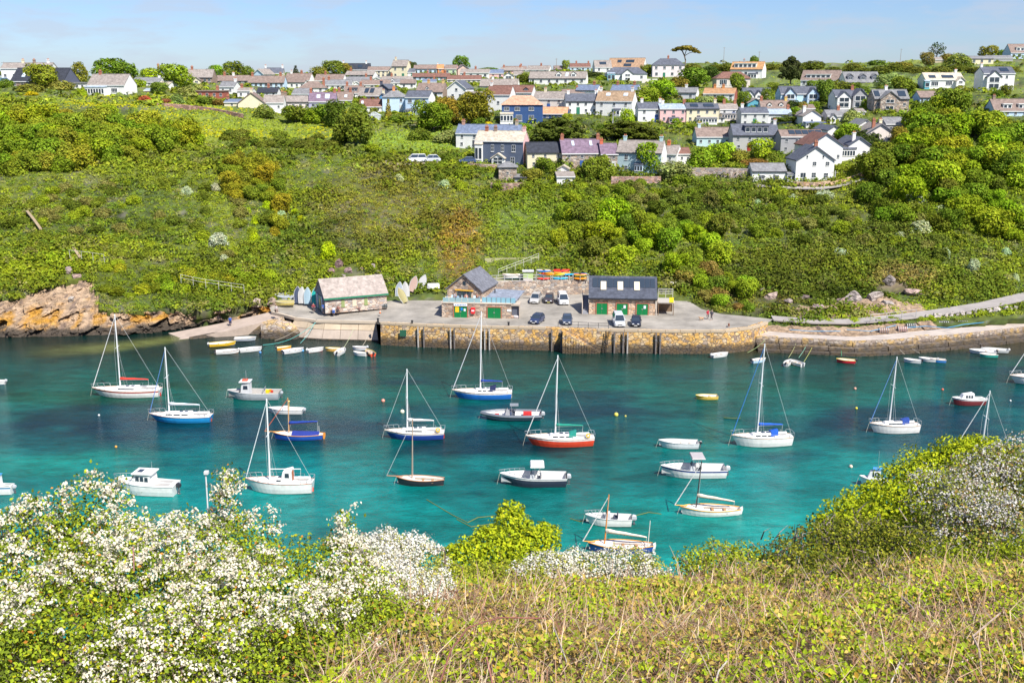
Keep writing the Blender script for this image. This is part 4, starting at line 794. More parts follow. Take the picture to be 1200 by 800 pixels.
def chimney(parent, x, y, ztop, col='brick', w=.75, d=.55, h=1.15, pots=2):
    b = MB(); b.box(-w / 2, w / 2, -d / 2, d / 2, -2.2, h).box(-w / 2 - .08, w / 2 + .08, -d / 2 - .08, d / 2 + .08, h - .22, h)
    o = b.build('chimney', 'brick' if col == 'brick' else ('stone' if col == 'stone' else 'render'), parent, (1, 1, 1) if isinstance(col, str) else col, loc=(x, y, ztop))
    key = pots
    if key not in CHM:
        c = MB()
        for i in range(pots): xx = (i - (pots - 1) / 2) * .34; c.tube((xx, 0, 0), (xx, 0, .38), .13, .10, 7)
        CHM[key] = c.mesh('chimney_pot', 'render')
    put('chimney_pot', CHM[key], o, (.55, .22, .12), (0, 0, h)); return o
hn = [0]
def house(label, px, py, w, wh, rh, rt='g', yaw=0, wall='W', roof='b', win=(3, 1), chim=(), extra=(), depth_=None, name='house', door=None, front=0, wsz=None, wk='cas'):
    """px, py: foot of the front wall's middle; w: front width; wh, rh: wall and roof height, all in photo pixels"""
    hn[0] += 1; p = S(px, py); k = mpp(p); ya = radians(yaw); W_, H_, R_ = w * k / max(.6, cos(ya)), wh * k * 1.13, rh * k * .97
    D_ = depth_ or (min(9.5, max(5.5, 2.4 * R_)) if rt != 'f' else 8.0); 
    t = thing(name, label, name.replace('_', ' '), p + Vector((0, front, 0)), ya)
    wm = 'stone' if wall == 'S' else 'render'; wc_ = WC[wall] if isinstance(wall, str) else wall; rc = RC[roof] if isinstance(roof, str) else roof
    b = MB(); b.box(-W_ / 2, W_ / 2, 0, D_, -4, H_)
    r = MB(); ov = .22
    if rt in ('g', 'f'):
        if rt == 'g':
            ym = D_ / 2
            for s_ in (-1, 1): b.prism([(0.02, H_), (ym, H_ + R_), (D_ - .02, H_)], s_ * W_ / 2 - (.25 if s_ > 0 else 0), s_ * W_ / 2 + (.25 if s_ < 0 else 0), axis='x')
            sl = R_ / ym
            for s_ in (1, -1):
                y0, z0 = (-ov, H_ - ov * sl) if s_ == 1 else (D_ + ov, H_ - ov * sl)
                r.prism([(y0, z0), (ym, H_ + R_), (ym, H_ + R_ + .2), (y0, z0 + .2)], -W_ / 2 - .12, W_ / 2 + .12, axis='x')
            r.box(-W_ / 2 - .13, W_ / 2 + .13, ym - .12, ym + .12, H_ + R_ + .12, H_ + R_ + .27)
        else:
            b.prism([(-W_ / 2, H_), (0, H_ + R_), (W_ / 2, H_)], .0, .25); b.prism([(-W_ / 2, H_), (0, H_ + R_), (W_ / 2, H_)], D_ - .25, D_)
            sl = R_ / (W_ / 2)
            for s_ in (1, -1):
                r.prism([(s_ * (W_ / 2 + ov), H_ - ov * sl), (0, H_ + R_), (0, H_ + R_ + .22), (s_ * (W_ / 2 + ov), H_ - ov * sl + .22)], -.3, D_ + .15)
    elif rt == 'h':
        i_ = min(W_ * .42, D_ * .5); e = .35
        A_ = [(-W_ / 2 - e, -e, H_), (W_ / 2 + e, -e, H_), (W_ / 2 + e, D_ + e, H_), (-W_ / 2 - e, D_ + e, H_)]; T_ = [(-W_ / 2 + i_, D_ / 2, H_ + R_), (W_ / 2 - i_, D_ / 2, H_ + R_)]
        a = [r.pt(q_) for q_ in A_]; c = [r.pt(q_) for q_ in T_]; r.face((a[0], a[1], c[1], c[0])); r.face((a[1], a[2], c[1])); r.face((a[2], a[3], c[0], c[1])); r.face((a[3], a[0], c[0])); r.face(a[::-1])
    else:
        r.box(-W_ / 2 - .2, W_ / 2 + .2, -.3, D_ + .2, H_, H_ + max(.25, R_))
    b.build('wall', wm, t, wc_); r.build('roof', 'roof', t, rc)
    # eaves board
    if rt == 'g': e = MB(); e.box(-W_ / 2 - .1, W_ / 2 + .1, -ov - .06, -ov - .015, H_ - ov * R_ / (D_ / 2) - .06, H_ - ov * R_ / (D_ / 2) + .17); e.build('gutter', 'paint', t, (.75, .75, .73) if hn[0] % 3 else (.06, .06, .07))
    if win:
        nc, nrw = win[:2]; ww, hh = wsz or ((3.0, 3.4) if w > 26 else (2.5, 2.9)); ww, hh = ww * k, min(hh * k, H_ / nrw * .72)
        rr_ = random.Random(hn[0])
        for j in range(nrw):
            zc = H_ * (nrw - j - .42) / nrw if nrw > 1 else H_ * .56
            for i in range(nc):
                xc = -W_ / 2 + W_ * (i + .5) / nc + (rr_.uniform(-.12, .12) if nc > 2 else 0)
                if door is not None and j == nrw - 1 and i == door:
                    d_ = MB(); d_.box(-.5, .5, -.06, 0, 0, 2.0); dd = d_.build('door', 'paint', t, random.Random(hn[0] * 3).choice([(.05, .12, .35), (.04, .2, .12), (.35, .05, .04), (.6, .6, .58), (.1, .1, .12)]), loc=(xc, -.003, 0)); h_ = MB(); h_.box(.34, .40, -.1, -.06, .95, 1.1).build('handle', 'metal', dd); continue
                window(t, xc, 0, zc, ww, hh, wk)
    for cx in chim:
        col = cx[1] if len(cx) > 1 else 'brick'
        zz = H_ + R_; yy = D_ / 2 if rt != 'f' else (cx[2] if len(cx) > 2 else D_ / 2)
        xx = (cx[0] - .5) * (W_ - .9); 
        if rt == 'h': zz -= .2
        chimney(t, xx, yy, zz, col if (not isinstance(col, str)) or col in ('brick', 'stone') else WC[col])
    ang = atan2(R_, D_ / 2); cs, sn = cos(ang), sin(ang)
    for e in extra:
        typ = e[0]
        if typ in ('sky', 'sol'):                       # x fraction, t up the slope, width px, height px
            _, xf, tf, wp, hp = e; b = MB(); w2, h2 = wp * k / 2, hp * k / 2 / max(.3, sn if rt == 'g' else .6)
            h2 = min(h2, .45 * hypot(R_, D_ / 2)); b.box(-w2, w2, -h2, h2, 0, .12)
            o = b.build('skylight' if typ == 'sky' else 'solar_panel', 'glass' if typ == 'sol' else 'paint', t, (.62, .72, .80))
            if rt == 'f': o.location = (xf * W_ / 2, D_ * tf, H_ + R_ * (1 - abs(xf)) + .24); o.rotation_euler = (0, atan2(R_, W_ / 2) * (1 if xf > 0 else -1), 0)
            else: o.location = (-W_ / 2 + W_ * xf, D_ / 2 * tf, H_ + R_ * tf + .21); o.rotation_euler = (ang, 0, 0)
        elif typ == 'dor':                             # gabled dormer: x fraction, width px, height px
            _, xf, wp, hp = e[:4]; w2, h2 = wp * k / 2, hp * k; yq = D_ / 2 * .22; zq = H_ + R_ * .22; b = MB(); b.box(-w2, w2, 0, D_ * .3, -.3, h2 * .6); b.prism([(-w2, h2 * .6), (0, h2), (w2, h2 * .6)], .0, D_ * .3)
            o = b.build('dormer', 'render', t, WC['W'] if len(e) < 5 else WC[e[4]], loc=(-W_ / 2 + W_ * xf, yq, zq)); rr2 = MB()
            for s_ in (1, -1): rr2.prism([(s_ * (w2 + .15), h2 * .6 - .08), (0, h2 + .04), (0, h2 + .2), (s_ * (w2 + .15), h2 * .6 + .08)], -.15, D_ * .32)
            rr2.build('dormer_roof', 'roof', o, rc); window(o, 0, -.003, h2 * .32, w2 * 1.2, h2 * .42)
        elif typ == 'strip':                           # flat dormer with a band of windows: x fraction, width px, height px, panes
            _, xf, wp, hp, n_ = e[:5]; w2, h2 = wp * k / 2, hp * k; b = MB(); b.box(-w2, w2, 0, D_ * .33, -.3, h2).box(-w2 - .15, w2 + .15, -.2, D_ * .35, h2, h2 + .18)
            o = b.build('dormer', 'render', t, WC['W'] if len(e) < 6 else WC[e[5]], loc=(-W_ / 2 + W_ * xf, D_ / 2 * .2, H_ + R_ * .2))
            for i in range(n_): window(o, -w2 + 2 * w2 * (i + .5) / n_, -.003, h2 * .5, 2 * w2 / n_ * .72, h2 * .68, 'plain')
        elif typ == 'gab':                             # projecting gable: x fraction, width px, wall px, gable px, wall, glass?
            _, xf, wp, hp, gp, wcl = e[:6]; w2, h2, g2 = wp * k / 2, hp * k, gp * k; b = MB(); b.box(-w2, w2, -1.2, D_ * .4, -4, h2); b.prism([(-w2, h2), (0, h2 + g2), (w2, h2)], -1.2, D_ * .45)
            o = b.build('gable_wing', 'stone' if wcl == 'S' else 'render', t, WC[wcl], loc=(-W_ / 2 + W_ * xf, 0, 0)); rr2 = MB()
            for s_ in (1, -1): rr2.prism([(s_ * (w2 + .25), h2 - .25 * g2 / w2), (0, h2 + g2), (0, h2 + g2 + .2), (s_ * (w2 + .25), h2 - .25 * g2 / w2 + .2)], -1.5, D_ * .45)
            rr2.build('gable_roof', 'roof', o, rc)
            n_ = 1 if hp < 8 else 2
            for j in range(n_): window(o, 0, -1.2, h2 * (j + .5) / n_ + (.2 if n_ > 1 else 0), w2 * (1.5 if len(e) > 6 else .9), h2 / n_ * (.8 if len(e) > 6 else .5), 'cas')
        elif typ == 'w':                               # single window: x fraction, z fraction, width px, height px, kind
            _, xf, zf, wp, hp = e[:5]; window(t, -W_ / 2 + W_ * xf, 0, H_ * zf, wp * k, hp * k, e[5] if len(e) > 5 else 'sash')
        elif typ == 'box':                             # porch / bay / lean-to: name, x fraction, width px, height px, depth m, wall, roof
            _, nm, xf, wp, hp, dm, wcl, rcl = e[:8]; w2, h2 = wp * k / 2, hp * k; b = MB(); b.box(-w2, w2, -dm, .1, -2, h2)
            o = b.build(nm, 'render', t, WC[wcl], loc=(-W_ / 2 + W_ * xf, 0, 0)); rr2 = MB(); rr2.prism([(-dm - .15, h2 - .02), (.05, h2 - .02), (.05, h2 + .25 + hp * k * .12), (-dm - .15, h2 + .14)], -w2 - .1, w2 + .1, axis='x'); rr2.build(nm + '_roof', 'roof', o, RC[rcl])
            n_ = max(1, int(wp / 3.2))
            for i in range(n_): window(o, -w2 + 2 * w2 * (i + .5) / n_, -dm, h2 * .55, 2 * w2 / n_ * .8, h2 * .6, 'plain')
        elif typ == 'side':                            # window on the right hand end wall: y m, z frac, w px, h px
            _, yy, zf, wp, hp = e[:5]; window(t, W_ / 2 + .004, yy, H_ * zf, wp * k, hp * k, 'sash', rz=pi / 2)
        elif typ == 'end':                             # end wall painted another colour
            b = MB(); ym = D_ / 2; b.prism([(0, -3), (0, H_), (ym, H_ + R_ - .02), (D_, H_), (D_, -3)], W_ / 2 + .003, W_ / 2 + .05, axis='x'); b.build('end_wall', 'render', t, WC[e[1]])
        elif typ == 'barge':
            b = MB(); w2 = W_ / 2
            for s_ in (1, -1): b.prism([(s_ * (w2 + .25), H_ - .3 * R_ / w2), (0, H_ + R_ - .12), (0, H_ + R_ + .1), (s_ * (w2 + .25), H_ - .3 * R_ / w2 + .22)], -.36, -.31)
            b.build('barge_board', 'paint', t, WC[e[1]])
    return t
HS = [ # label, px, py, w, wh, rh, type, yaw, wall, roof, windows, chimneys, extras
 ('white house with slate and pink roof behind the long black roof', 32, 99, 58, 16, 6, 'g', 0, 'W', 'm', (6, 1), ((.38, 'C'), (.62, 'T'), (.92, 'W')), ()),
 ('long low stone bungalow with black slate roof and skylight', 44, 103, 66, 6.5, 15, 'g', 0, 'T', 'k', (7, 1), (), (('sky', .2, .45, 4, 5), ('end', 'D'))),
 ('small white caravan like hut with pale green base', 91, 105, 18, 6, 1.5, 'x', 0, 'W', 'g', (3, 1), (), ()),
 ('white bungalow standing alone above the left meadow with glazed sunroom', 125, 112, 46, 10.5, 12, 'g', 3, 'W', 'm', None, ((.18,),), (('box', 'sunroom', .28, 24, 9, 2.0, 'W', 'e'), ('w', .72, .5, 8, 4.5, 'wide'), ('end', 'W'))),
 ('low grey roofed bungalow behind bright shrubs with one white chimney', 171, 100, 32, 3, 5, 'g', -4, 'W', 'g', (4, 1), ((.95, 'W'),), ()),
 ('slate hipped roof peeping over trees with a red chimney', 188, 91, 14, 4, 8, 'h', 0, 'W', 's', None, ((.1,),), ()),
 ('small white roofed shed tilted among the trees', 191, 104, 14, 3.5, 4, 'g', -14, 'W', 'c', None, (), ()),
 ('low pink and white garden shed at the top of the meadow', 176, 110, 14, 3, 2, 'g', 0, 'P', 'e', None, (), ()),
 ('wide brown roofed house with a white fronted balcony', 234, 98, 30, 6, 9, 'g', 0, 'T', 'm', (5, 1), ((.1,),), (('gab', .42, 8, 4, 3, 'C'),)),
 ('small white skyline cottage with grey roof left of the trees', 243, 88, 8, 3, 3.5, 'f', 0, 'W', 'g', (1, 1), (), ()),
 ('dark red timber bungalow with a flat roof', 247, 116, 32, 7.5, 1.2, 'x', 0, 'R', 'b', (4, 1), ((.7,),), ()),
 ('long brown roofed terrace at the left end of the village', 272, 98, 38, 2.5, 6, 'g', 0, 'W', 'b', (6, 1), ((.2,), (.5, 'W')), ()),
 ('small white cottage with grey blue roof below the long terrace', 266, 110, 18, 7, 5.5, 'g', -8, 'W', 'g', (2, 1), ((.98, 'W'),), ()),
 ('little white cottage tucked below the brown terrace', 287, 115, 17, 7, 3, 'g', 0, 'W', 'm', (2, 1), ((.1,),), ()),
 ('pale grey skyline cottage with white gable', 278, 90, 15, 3, 4, 'g', 6, 'I', 'g', (2, 1), ((.4,),), ()),
 ('pale blue gabled cottage beside the white chimneyed house', 303, 92, 14, 4, 6, 'f', -20, 'B', 'm', None, (), (('barge', 'W'),)),
 ('skyline house with slate roof and two tall white chimneys', 321, 92, 22, 5, 6, 'g', 6, 'C', 's', (3, 1), ((.0, 'W'), (1, 'W')), ()),
 ('long reddish terrace roof with orange ridge and blue fronts', 312, 103, 42, 5, 7.5, 'g', 0, 'B', 'b', (7, 1), ((.05,), (.9,)), ()),
 ('brown terrace ending in a bright white gable', 348, 97, 30, 2.5, 7.5, 'g', 5, 'W', 'b', (5, 1), ((.15, 'W'), (.6,)), (('end', 'W'),)),
 ('long brown terrace with patches of orange lichen right of the conifer', 385, 97, 34, 2, 7, 'g', 4, 'W', 'b', (6, 1), ((.3,),), (('end', 'W'),)),
 ('white cottage squeezed between the brown terraces', 345, 104, 24, 6, 2.5, 'g', 0, 'W', 'b', (4, 1), (), ()),
 ('brown roofed cottage with a low hip and a white side', 366, 108, 30, 4, 8, 'h', 0, 'W', 'b', (3, 1), ((.95,),), ()),
 ('grey roofed pair with orange moss along the ridge', 396, 105, 32, 4.5, 5.5, 'g', 0, 'W', 'g', (5, 1), ((.1,),), ()),
 ('cream gable ended cottage with blue solar roof on its left', 295, 127, 31, 5, 12, 'f', 6, 'C', 'b', None, ((.5, 'C', 1.0),), (('sol', -.5, .4, 10, 8), ('sol', -.55, .72, 10, 8))),
 ('low cream annex left of the cream gable', 272, 126, 18, 5, 3, 'g', 0, 'C', 'w', (1, 1), ((.0,),), ()),
 ('white cottage with brown grey roof in the lowest left row', 321, 131, 23, 9, 8, 'g', 5, 'W', 'm', (2, 1), ((.98, 'T'),), ()),
 ('white and pink cottage joined to the white one behind shrubs', 348, 129, 32, 8, 6.5, 'g', 3, 'I', 'm', (4, 1), ((.0, 'T'),), ()),
 ('lilac walled house with purple slate roof and two brick chimneys', 378, 129, 31, 8.5, 10, 'g', 4, 'Q', 'p', (3, 1), ((.0,), (1,)), (('sky', .35, .5, 4, 4), ('sky', .68, .5, 5, 5))),
 ('pale blue gabled workshop with grey roof in the left row', 352, 115, 20, 4, 6, 'g', -10, 'B', 'g', None, (), ()),
 ('flat brown roof terrace behind the cream gable', 313, 112, 24, 3, 5, 'g', 0, 'W', 'k', (3, 1), ((.5,),), ()),
 ('turquoise fronted skyline house with black solar roofs', 414, 86, 40, 3.5, 7, 'g', 5, 'U', 'k', (6, 1), ((.2, 'W'), (.9, 'W')), (('sol', .35, .5, 5, 3), ('sol', .7, .5, 5, 3))),
 ('second black roof on the skyline beside the cream terrace', 442, 82, 18, 2, 4, 'g', 0, 'W', 'k', (3, 1), (), ()),
 ('long pinkish roof with a blue end and a white gable', 421, 93, 34, 4, 4.5, 'g', -6, 'W', 'm', (6, 1), ((.1,),), (('end', 'W'),)),
 ('cream two storey terrace with many small windows', 444, 91, 26, 7, 4, 'g', 0, 'C', 'b', (5, 2), (), ()),
 ('cream gable facing the harbour at the end of the terrace', 460, 91, 11, 6, 5, 'f', 4, 'C', 'g', (1, 2), (), ()),
 ('tall cream gable with pink brown roof on the skyline', 468, 92, 18, 12, 7, 'g', -6, 'C', 'm', (2, 2), ((.1, 'C'),), (('end', 'C'),)),
 ('white cottage with blue grey roof right of the cream terrace', 480, 92, 12, 6, 4, 'g', 0, 'W', 's', (2, 2), (), ()),
 ('pink walled skyline house with three dormer gables', 503, 80, 26, 3, 5, 'g', 0, 'P', 'm', (3, 1), ((.9, 'W'),), (('dor', .2, 4, 3), ('dor', .55, 4, 3))),
 ('terrace painted blue and white under a brown roof', 499, 88, 28, 6, 4, 'g', 0, 'B', 'b', (5, 1), (), ()),
 ('orange walled slice of the terrace under bright orange tiles', 516, 88, 8, 6.2, 4.5, 'g', 0, 'O', 'o', (1, 2), (), ()),
 ('pale green slice of the terrace beside the pink gable', 528, 88, 14, 6, 4.3, 'g', 0, 'L', 'b', (2, 1), (), (('end', 'P'),)),
 ('pink rendered gable closing the coloured terrace', 543, 88, 13, 6, 4.8, 'f', 12, (.62, .45, .38), 'b', None, (), (('barge', 'D'),)),
 ('white fronted long house with blue windows right of pink gable', 556, 92, 34, 5.5, 4, 'g', 2, 'W', 'm', (4, 1), ((.5,),), (('end', 'W'),)),
 ('blue roofed small house on the right of the white long house', 582, 92, 16, 5, 4, 'g', 0, 'P', 'w', (2, 1), (), ()),
 ('brown terrace roof with two red chimneys near the yellow house', 600, 86, 26, 2.5, 3.5, 'g', 0, 'P', 'm', (4, 1), ((.1,), (.9,)), ()),
 ('white house with a rounded blue glazed gable', 596, 94, 12, 4, 4, 'f', 0, 'W', 'g', None, (), (('w', .5, .6, 7, 4, 'wide'),)),
 ('small pale yellow cottage on the upper village', 607, 94, 10, 5, 4, 'g', 0, (.70, .56, .22), 'm', (2, 1), (), ()),
 ('brown roof row with blue fronts below the coloured terrace', 505, 94, 44, 3, 4, 'g', 0, 'B', 'r', (7, 1), ((.4,), (.9,)), ()),
 ('dark red roofed row with blue windows above the chapel', 544, 97, 40, 3, 4.5, 'g', 0, 'I', 'r', (7, 1), ((.5,),), ()),
 ('small blue solar roof between chimneys above brown gable', 503, 100, 16, 3, 3, 'g', 0, 'W', 'w', (2, 1), ((.9,),), ()),
 ('long pink brown roof below the cream terrace', 465, 97, 36, 2, 4.5, 'g', 0, 'W', 'm', (4, 1), ((.3,),), ()),
 ('grey roof with white barge boarded gable facing the harbour', 441, 97, 15, 2, 4, 'f', 0, 'W', 'g', None, (), (('barge', 'W'),)),
 ('long grey roofed row left of the barge boarded gable', 420, 98, 30, 2, 5, 'g', 0, 'W', 'g', (5, 1), ((.8,),), ()),
 ('second white barge board gable lower in the village', 418, 104, 14, 3, 5, 'f', 0, 'W', 'g', (1, 1), (), (('barge', 'W'),)),
 ('brown roofed block under a round roof garden tree', 440, 103, 34, 3, 5, 'g', 0, 'W', 'b', (4, 1), ((.3,),), ()),
 ('small white house with pale roof and dormer in upper centre', 464, 102, 20, 4, 4, 'g', 0, 'W', 'g', (3, 1), (), (('dor', .3, 4, 4),)),
 ('white walled cottage with brown roof by the round garden tree', 478, 104, 18, 5, 4, 'g', 0, 'W', 'b', (2, 1), (), ()),
 ('brown roof with a wide black glazed dormer', 415, 115, 22, 5, 8, 'g', 4, 'W', 'b', (1, 1), ((.05,), (.9,)), (('strip', .45, 10, 4, 3, 'D'),)),
 ('brown roofed house with red lower walls and solar panels', 432, 118, 26, 5, 9, 'g', 8, 'R', 'm', (3, 1), (), (('sol', .35, .55, 5, 5), ('sol', .6, .55, 5, 5), ('end', 'G'))),
 ('tall dark navy gable with a chimney in the middle of the village', 449, 117, 13, 11, 5, 'f', -14, 'D', 's', None, ((.2, 'D', 1.0),), ()),
 ('low reddish brown roof above a white garden wall', 436, 131, 28, 5, 8, 'g', 4, 'W', 'r', (2, 1), (), (('sky', .1, .5, 2.5, 3),)),
 ('brown roof terrace between lilac and white cottages', 403, 122, 20, 4, 9, 'g', 0, 'I', 'b', None, ((.1,), (.9,)), (('sky', .6, .4, 3, 3),)),
 ('pale blue house with grey hipped roof and orange chimney', 463, 131, 29, 14.5, 8, 'h', 4, 'B', 'g', (2, 2), ((.45, (.7, .3, .12)),), ()),
 ('tall blue chimney breast cottage at the left of pale blue house', 448, 125, 6, 10, 3, 'f', 0, (.10, .30, .55), 's', None, ((.5, 'C'),), ()),
 ('modern pale blue house with black balcony band and white side wall', 489, 134, 28, 17, 7, 'g', 12, 'B', 's', None, (), (('strip', .5, 1, 1, 1), ('box', 'balcony', .42, 20, 5, 1.6, 'B', 'g'), ('w', .2, .78, 5, 4.5, 'wide'), ('w', .5, .78, 5, 4.5, 'wide'), ('w', .8, .78, 4, 4.5), ('end', 'W'))),
 ('brown stone gabled house left of the chapel', 503, 115, 32, 6, 10, 'g', 12, 'W', 'b', (2, 1), ((.35, (.7, .4, .15)), (.95, (.7, .5, .2))), (('end', 'T'), ('dor', .4, 4, 4))),
 ('white chapel with tall arched windows and grey slate roof', 535, 119, 22, 13, 9, 'f', 14, 'W', 's', None, (), (('w', .3, .35, 3, 7, 'sash'), ('w', .7, .35, 3, 7, 'sash'), ('w', .5, .92, 3, 3, 'plain'), ('barge', 'W'))),
 ('low grey hall with orange moss beside the chapel', 556, 119, 30, 4, 6, 'g', 0, 'I', 'm', (3, 1), (), ()),
 ('long brown warehouse roof above the white gables', 584, 103, 44, 1.5, 8, 'g', 4, 'W', 'm', None, ((.3, 'W'),), (('end', 'W'),)),
 ('white house with white chimney and tall plain gable', 584, 132, 27, 18, 10, 'g', 14, 'W', 'r', (1, 1), ((.02, 'W'),), (('end', 'W'),)),
 ('brown roofed house with white gable and black dormer', 611, 118, 24, 8, 8, 'g', 12, 'W', 'r', (2, 1), (), (('end', 'W'), ('dor', .7, 5, 4, 'D'))),
 ('navy blue house with pink orange hipped roof and white bays', 612, 144, 48, 18, 11, 'h', 0, 'N', (.55, .33, .22), None, (), (('w', .12, .78, 6, 4, 'wide'), ('w', .38, .78, 6, 4, 'wide'), ('w', .72, .78, 6, 4, 'wide'), ('w', .42, .27, 7, 7, 'wide'), ('w', .72, .3, 6, 5, 'wide'), ('box', 'conservatory', .12, 15, 10, 1.6, 'W', 'c'))),
 ('blue annex with an orange roof and white windows', 648, 140, 32, 5.5, 7, 'g', -3, 'N', (.58, .32, .18), (5, 1), (), (('end', 'N'),)),
 ('pinkish house with brown roof behind the navy hipped house', 643, 130, 36, 12, 8, 'g', 10, 'I', 'm', (3, 2), ((.3, 'C'),), (('end', 'C'),)),
 ('left half of the white double fronted pair with slate roof', 682, 134, 38, 13, 8, 'g', 2, 'W', 's', (4, 2), ((.05, 'W'), (1, 'W')), ()),
 ('white house with brown roof and two skylights', 719, 136, 41, 15, 11, 'g', 10, 'W', (.36, .25, .16), (3, 2), ((.02, 'W'), (.97, 'W')), (('sky', .3, .6, 5, 3), ('sky', .78, .6, 5, 3), ('end', 'W'), ('box', 'porch', .6, 8, 7, 1.2, 'W', 's'))),
 ('brown cottage roof peeping left of the white pair', 672, 112, 26, 2, 4, 'g', 0, 'W', 'b', None, ((.7,),), ()),
 ('small house with bright slate roof and white gable above the white pair', 687, 112, 24, 5, 6, 'g', 14, 'W', 'w', None, ((.8,),), (('end', 'W'),)),
 ('slate roofed white gabled house left of the stone cottage roof', 731, 112, 30, 5, 6, 'g', 10, 'W', 'w', None, ((.15,), (.85,)), (('end', 'W'),)),
 ('small stone coloured gable right of the slate roof', 751, 119, 12, 6, 5, 'f', -4, (.5, .42, .3), 'b', (1, 1), (), ()),
 ('long white row with two big dormers and blue windows', 653, 99, 66, 6, 7.5, 'g', 2, 'W', 'm', (7, 1), (), (('dor', .52, 6, 6), ('dor', .78, 6, 6), ('sky', .66, .5, 3, 4), ('end', 'W'))),
 ('solar roofed house with white front on the ridge', 707, 85, 20, 5, 8, 'g', 4, 'W', 'm', (2, 1), (), (('sol', .5, .55, 8, 3),)),
 ('big house with orange lichened roof and black panels on the ridge', 732, 85, 40, 3, 13, 'g', 10, 'W', (.42, .27, .17), None, (), (('sol', .3, .7, 5, 3), ('sol', .6, .7, 10, 3), ('sol', .55, .35, 9, 3), ('end', 'W'))),
 ('turquoise and white bungalow with slate hipped roof', 734, 95, 48, 7, 8, 'h', 0, 'W', 's', (4, 1), (), (('gab', .52, 13, 8, 5, 'W'), ('box', 'glazed_bay', .12, 9, 8, 1.5, 'U', 'e'))),
 ('skyline brown roof house left of the pole', 603, 84, 28, 2, 3.5, 'g', 0, 'W', 'b', (4, 1), ((.8,),), ()),
 ('skyline brown roof with white gable facing right', 630, 85, 26, 2.5, 4.5, 'g', 12, 'W', 'm', (3, 1), ((.6,),), (('end', 'W'),)),
 ('tiny skyline roofs left of the lone small tree', 656, 84, 14, 2, 4, 'g', 0, 'I', 'b', (2, 1), (), ()),
 ('pale blue fronted skyline house with two brick chimneys', 680, 83, 24, 3.5, 4, 'g', 0, 'B', 'r', (4, 1), ((.3,), (.95,)), ()),
 ('pinkish white square house with slate hipped roof and brick chimney', 783, 91, 37, 12.5, 8, 'h', -4, (.78, .68, .68), 's', (4, 2), ((.5,),), ()),
 ('house with orange lichened roof, white dormer front and balcony', 874, 92, 34, 9, 8.5, 'g', 8, 'W', (.50, .28, .13), (3, 1), ((.35, 'G'),), (('strip', .45, 26, 5, 5), ('end', 'W'), ('box', 'balcony', .72, 10, 5, 1.5, 'W', 's'))),
 ('brown hipped house with wide blue picture windows', 859, 105, 40, 11, 8, 'h', 4, (.62, .55, .48), 'r', None, (), (('w', .2, .65, 9, 6, 'wide'), ('w', .5, .65, 8, 6, 'wide'), ('w', .8, .68, 6, 4, 'wide'), ('w', .2, .15, 5, 3, 'cas'), ('w', .6, .15, 5, 3, 'cas'))),
 ('first white bungalow in the field with brown roof and dormer strip', 960, 101, 39, 6, 11, 'g', 3, 'W', 'b', (5, 1), (), (('strip', .45, 28, 4, 5), ('end', 'W'))),
 ('grey roof with three triangular black dormers', 1012, 98, 42, 1, 12, 'g', 4, 'W', 'g', None, (), (('dor', .14, 7, 7, 'D'), ('dor', .5, 8, 7, 'D'), ('dor', .84, 8, 7, 'D'))),
 ('white modern house with balconies and solar panels', 1106, 104, 46, 9, 7.5, 'g', 4, 'W', 'c', None, ((.9, 'W'),), (('sol', .2, .35, 8, 3), ('sol', .6, .35, 14, 3), ('w', .25, .55, 9, 5, 'wide'), ('w', .62, .6, 8, 5, 'wide'), ('gab', .88, 10, 9, 4, 'W'), ('box', 'annex', .02, 6, 8, 1, 'U', 'e'))),
 ('large white house with tall gable and slate roof near right edge', 1169, 106, 38, 17, 7, 'g', 4, 'W', 's', (2, 2), ((.0, 'W'),), (('gab', .3, 17, 15, 7, 'W', 1), ('sol', .7, .5, 10, 4))),
 ('small blue and white bungalow with brown roof above the wood', 1088, 121, 21, 5.5, 7, 'g', 3, 'B', 'b', (4, 1), (), ()),
 ('brown roofed bungalow with two white dormers at the right edge', 1190, 136, 50, 5, 13, 'g', 0, 'B', 'b', (5, 1), ((.05, 'T'),), (('strip', .32, 10, 5, 2), ('strip', .68, 10, 5, 2))),
 ('corner house cut by the right edge with brown gambrel roof', 1198, 69, 28, 6, 10, 'g', 0, 'B', 'b', (4, 1), (), (('strip', .5, 14, 4, 3),)),
 ('long low cream building on the right skyline', 1146, 75, 36, 5, 3, 'g', 0, 'C', 'g', (4, 1), (), ()),
 ('low grey roofed barn on the right skyline', 1172, 72, 30, 3, 3, 'g', 0, 'G', 'g', None, (), ()),
 ('low ruined looking shed beside the ragged skyline tree', 1106, 74, 24, 3, 3, 'g', 0, (.5, .42, .3), 'm', None, (), ()),
 ('pale grey row with white framed windows over the pink cottage', 797, 117, 35, 7, 5.5, 'g', 3, (.62, .62, .64), 'g', (3, 1), ((.65, 'W'),), (('end', 'W'),)),
 ('orange roofed terrace with three small white dormers', 842, 117, 34, 6, 6, 'g', 3, 'W', (.45, .26, .14), (4, 1), ((.3, (.7, .3, .1)), (.6, (.7, .3, .1))), (('end', 'R'),)),
 ('house with three white gables and a slate roof', 888, 120, 33, 7, 8, 'g', 2, 'K', 's', (3, 1), (), (('gab', .2, 9, 8, 5, 'W'), ('gab', .5, 9, 8, 5, 'W'), ('gab', .8, 9, 8, 5, 'W'))),
 ('blue fronted cottage with brown gable below the triple gables', 885, 129, 18, 7, 5, 'f', 0, 'U', 'm', (2, 1), (), ()),
 ('pale blue house with two large gables and balconies', 937, 124, 46, 12, 8, 'g', 3, (.50, .70, .78), 's', (4, 2), (), (('gab', .22, 13, 13, 7, 'B', 1), ('gab', .8, 13, 13, 7, 'B', 1))),
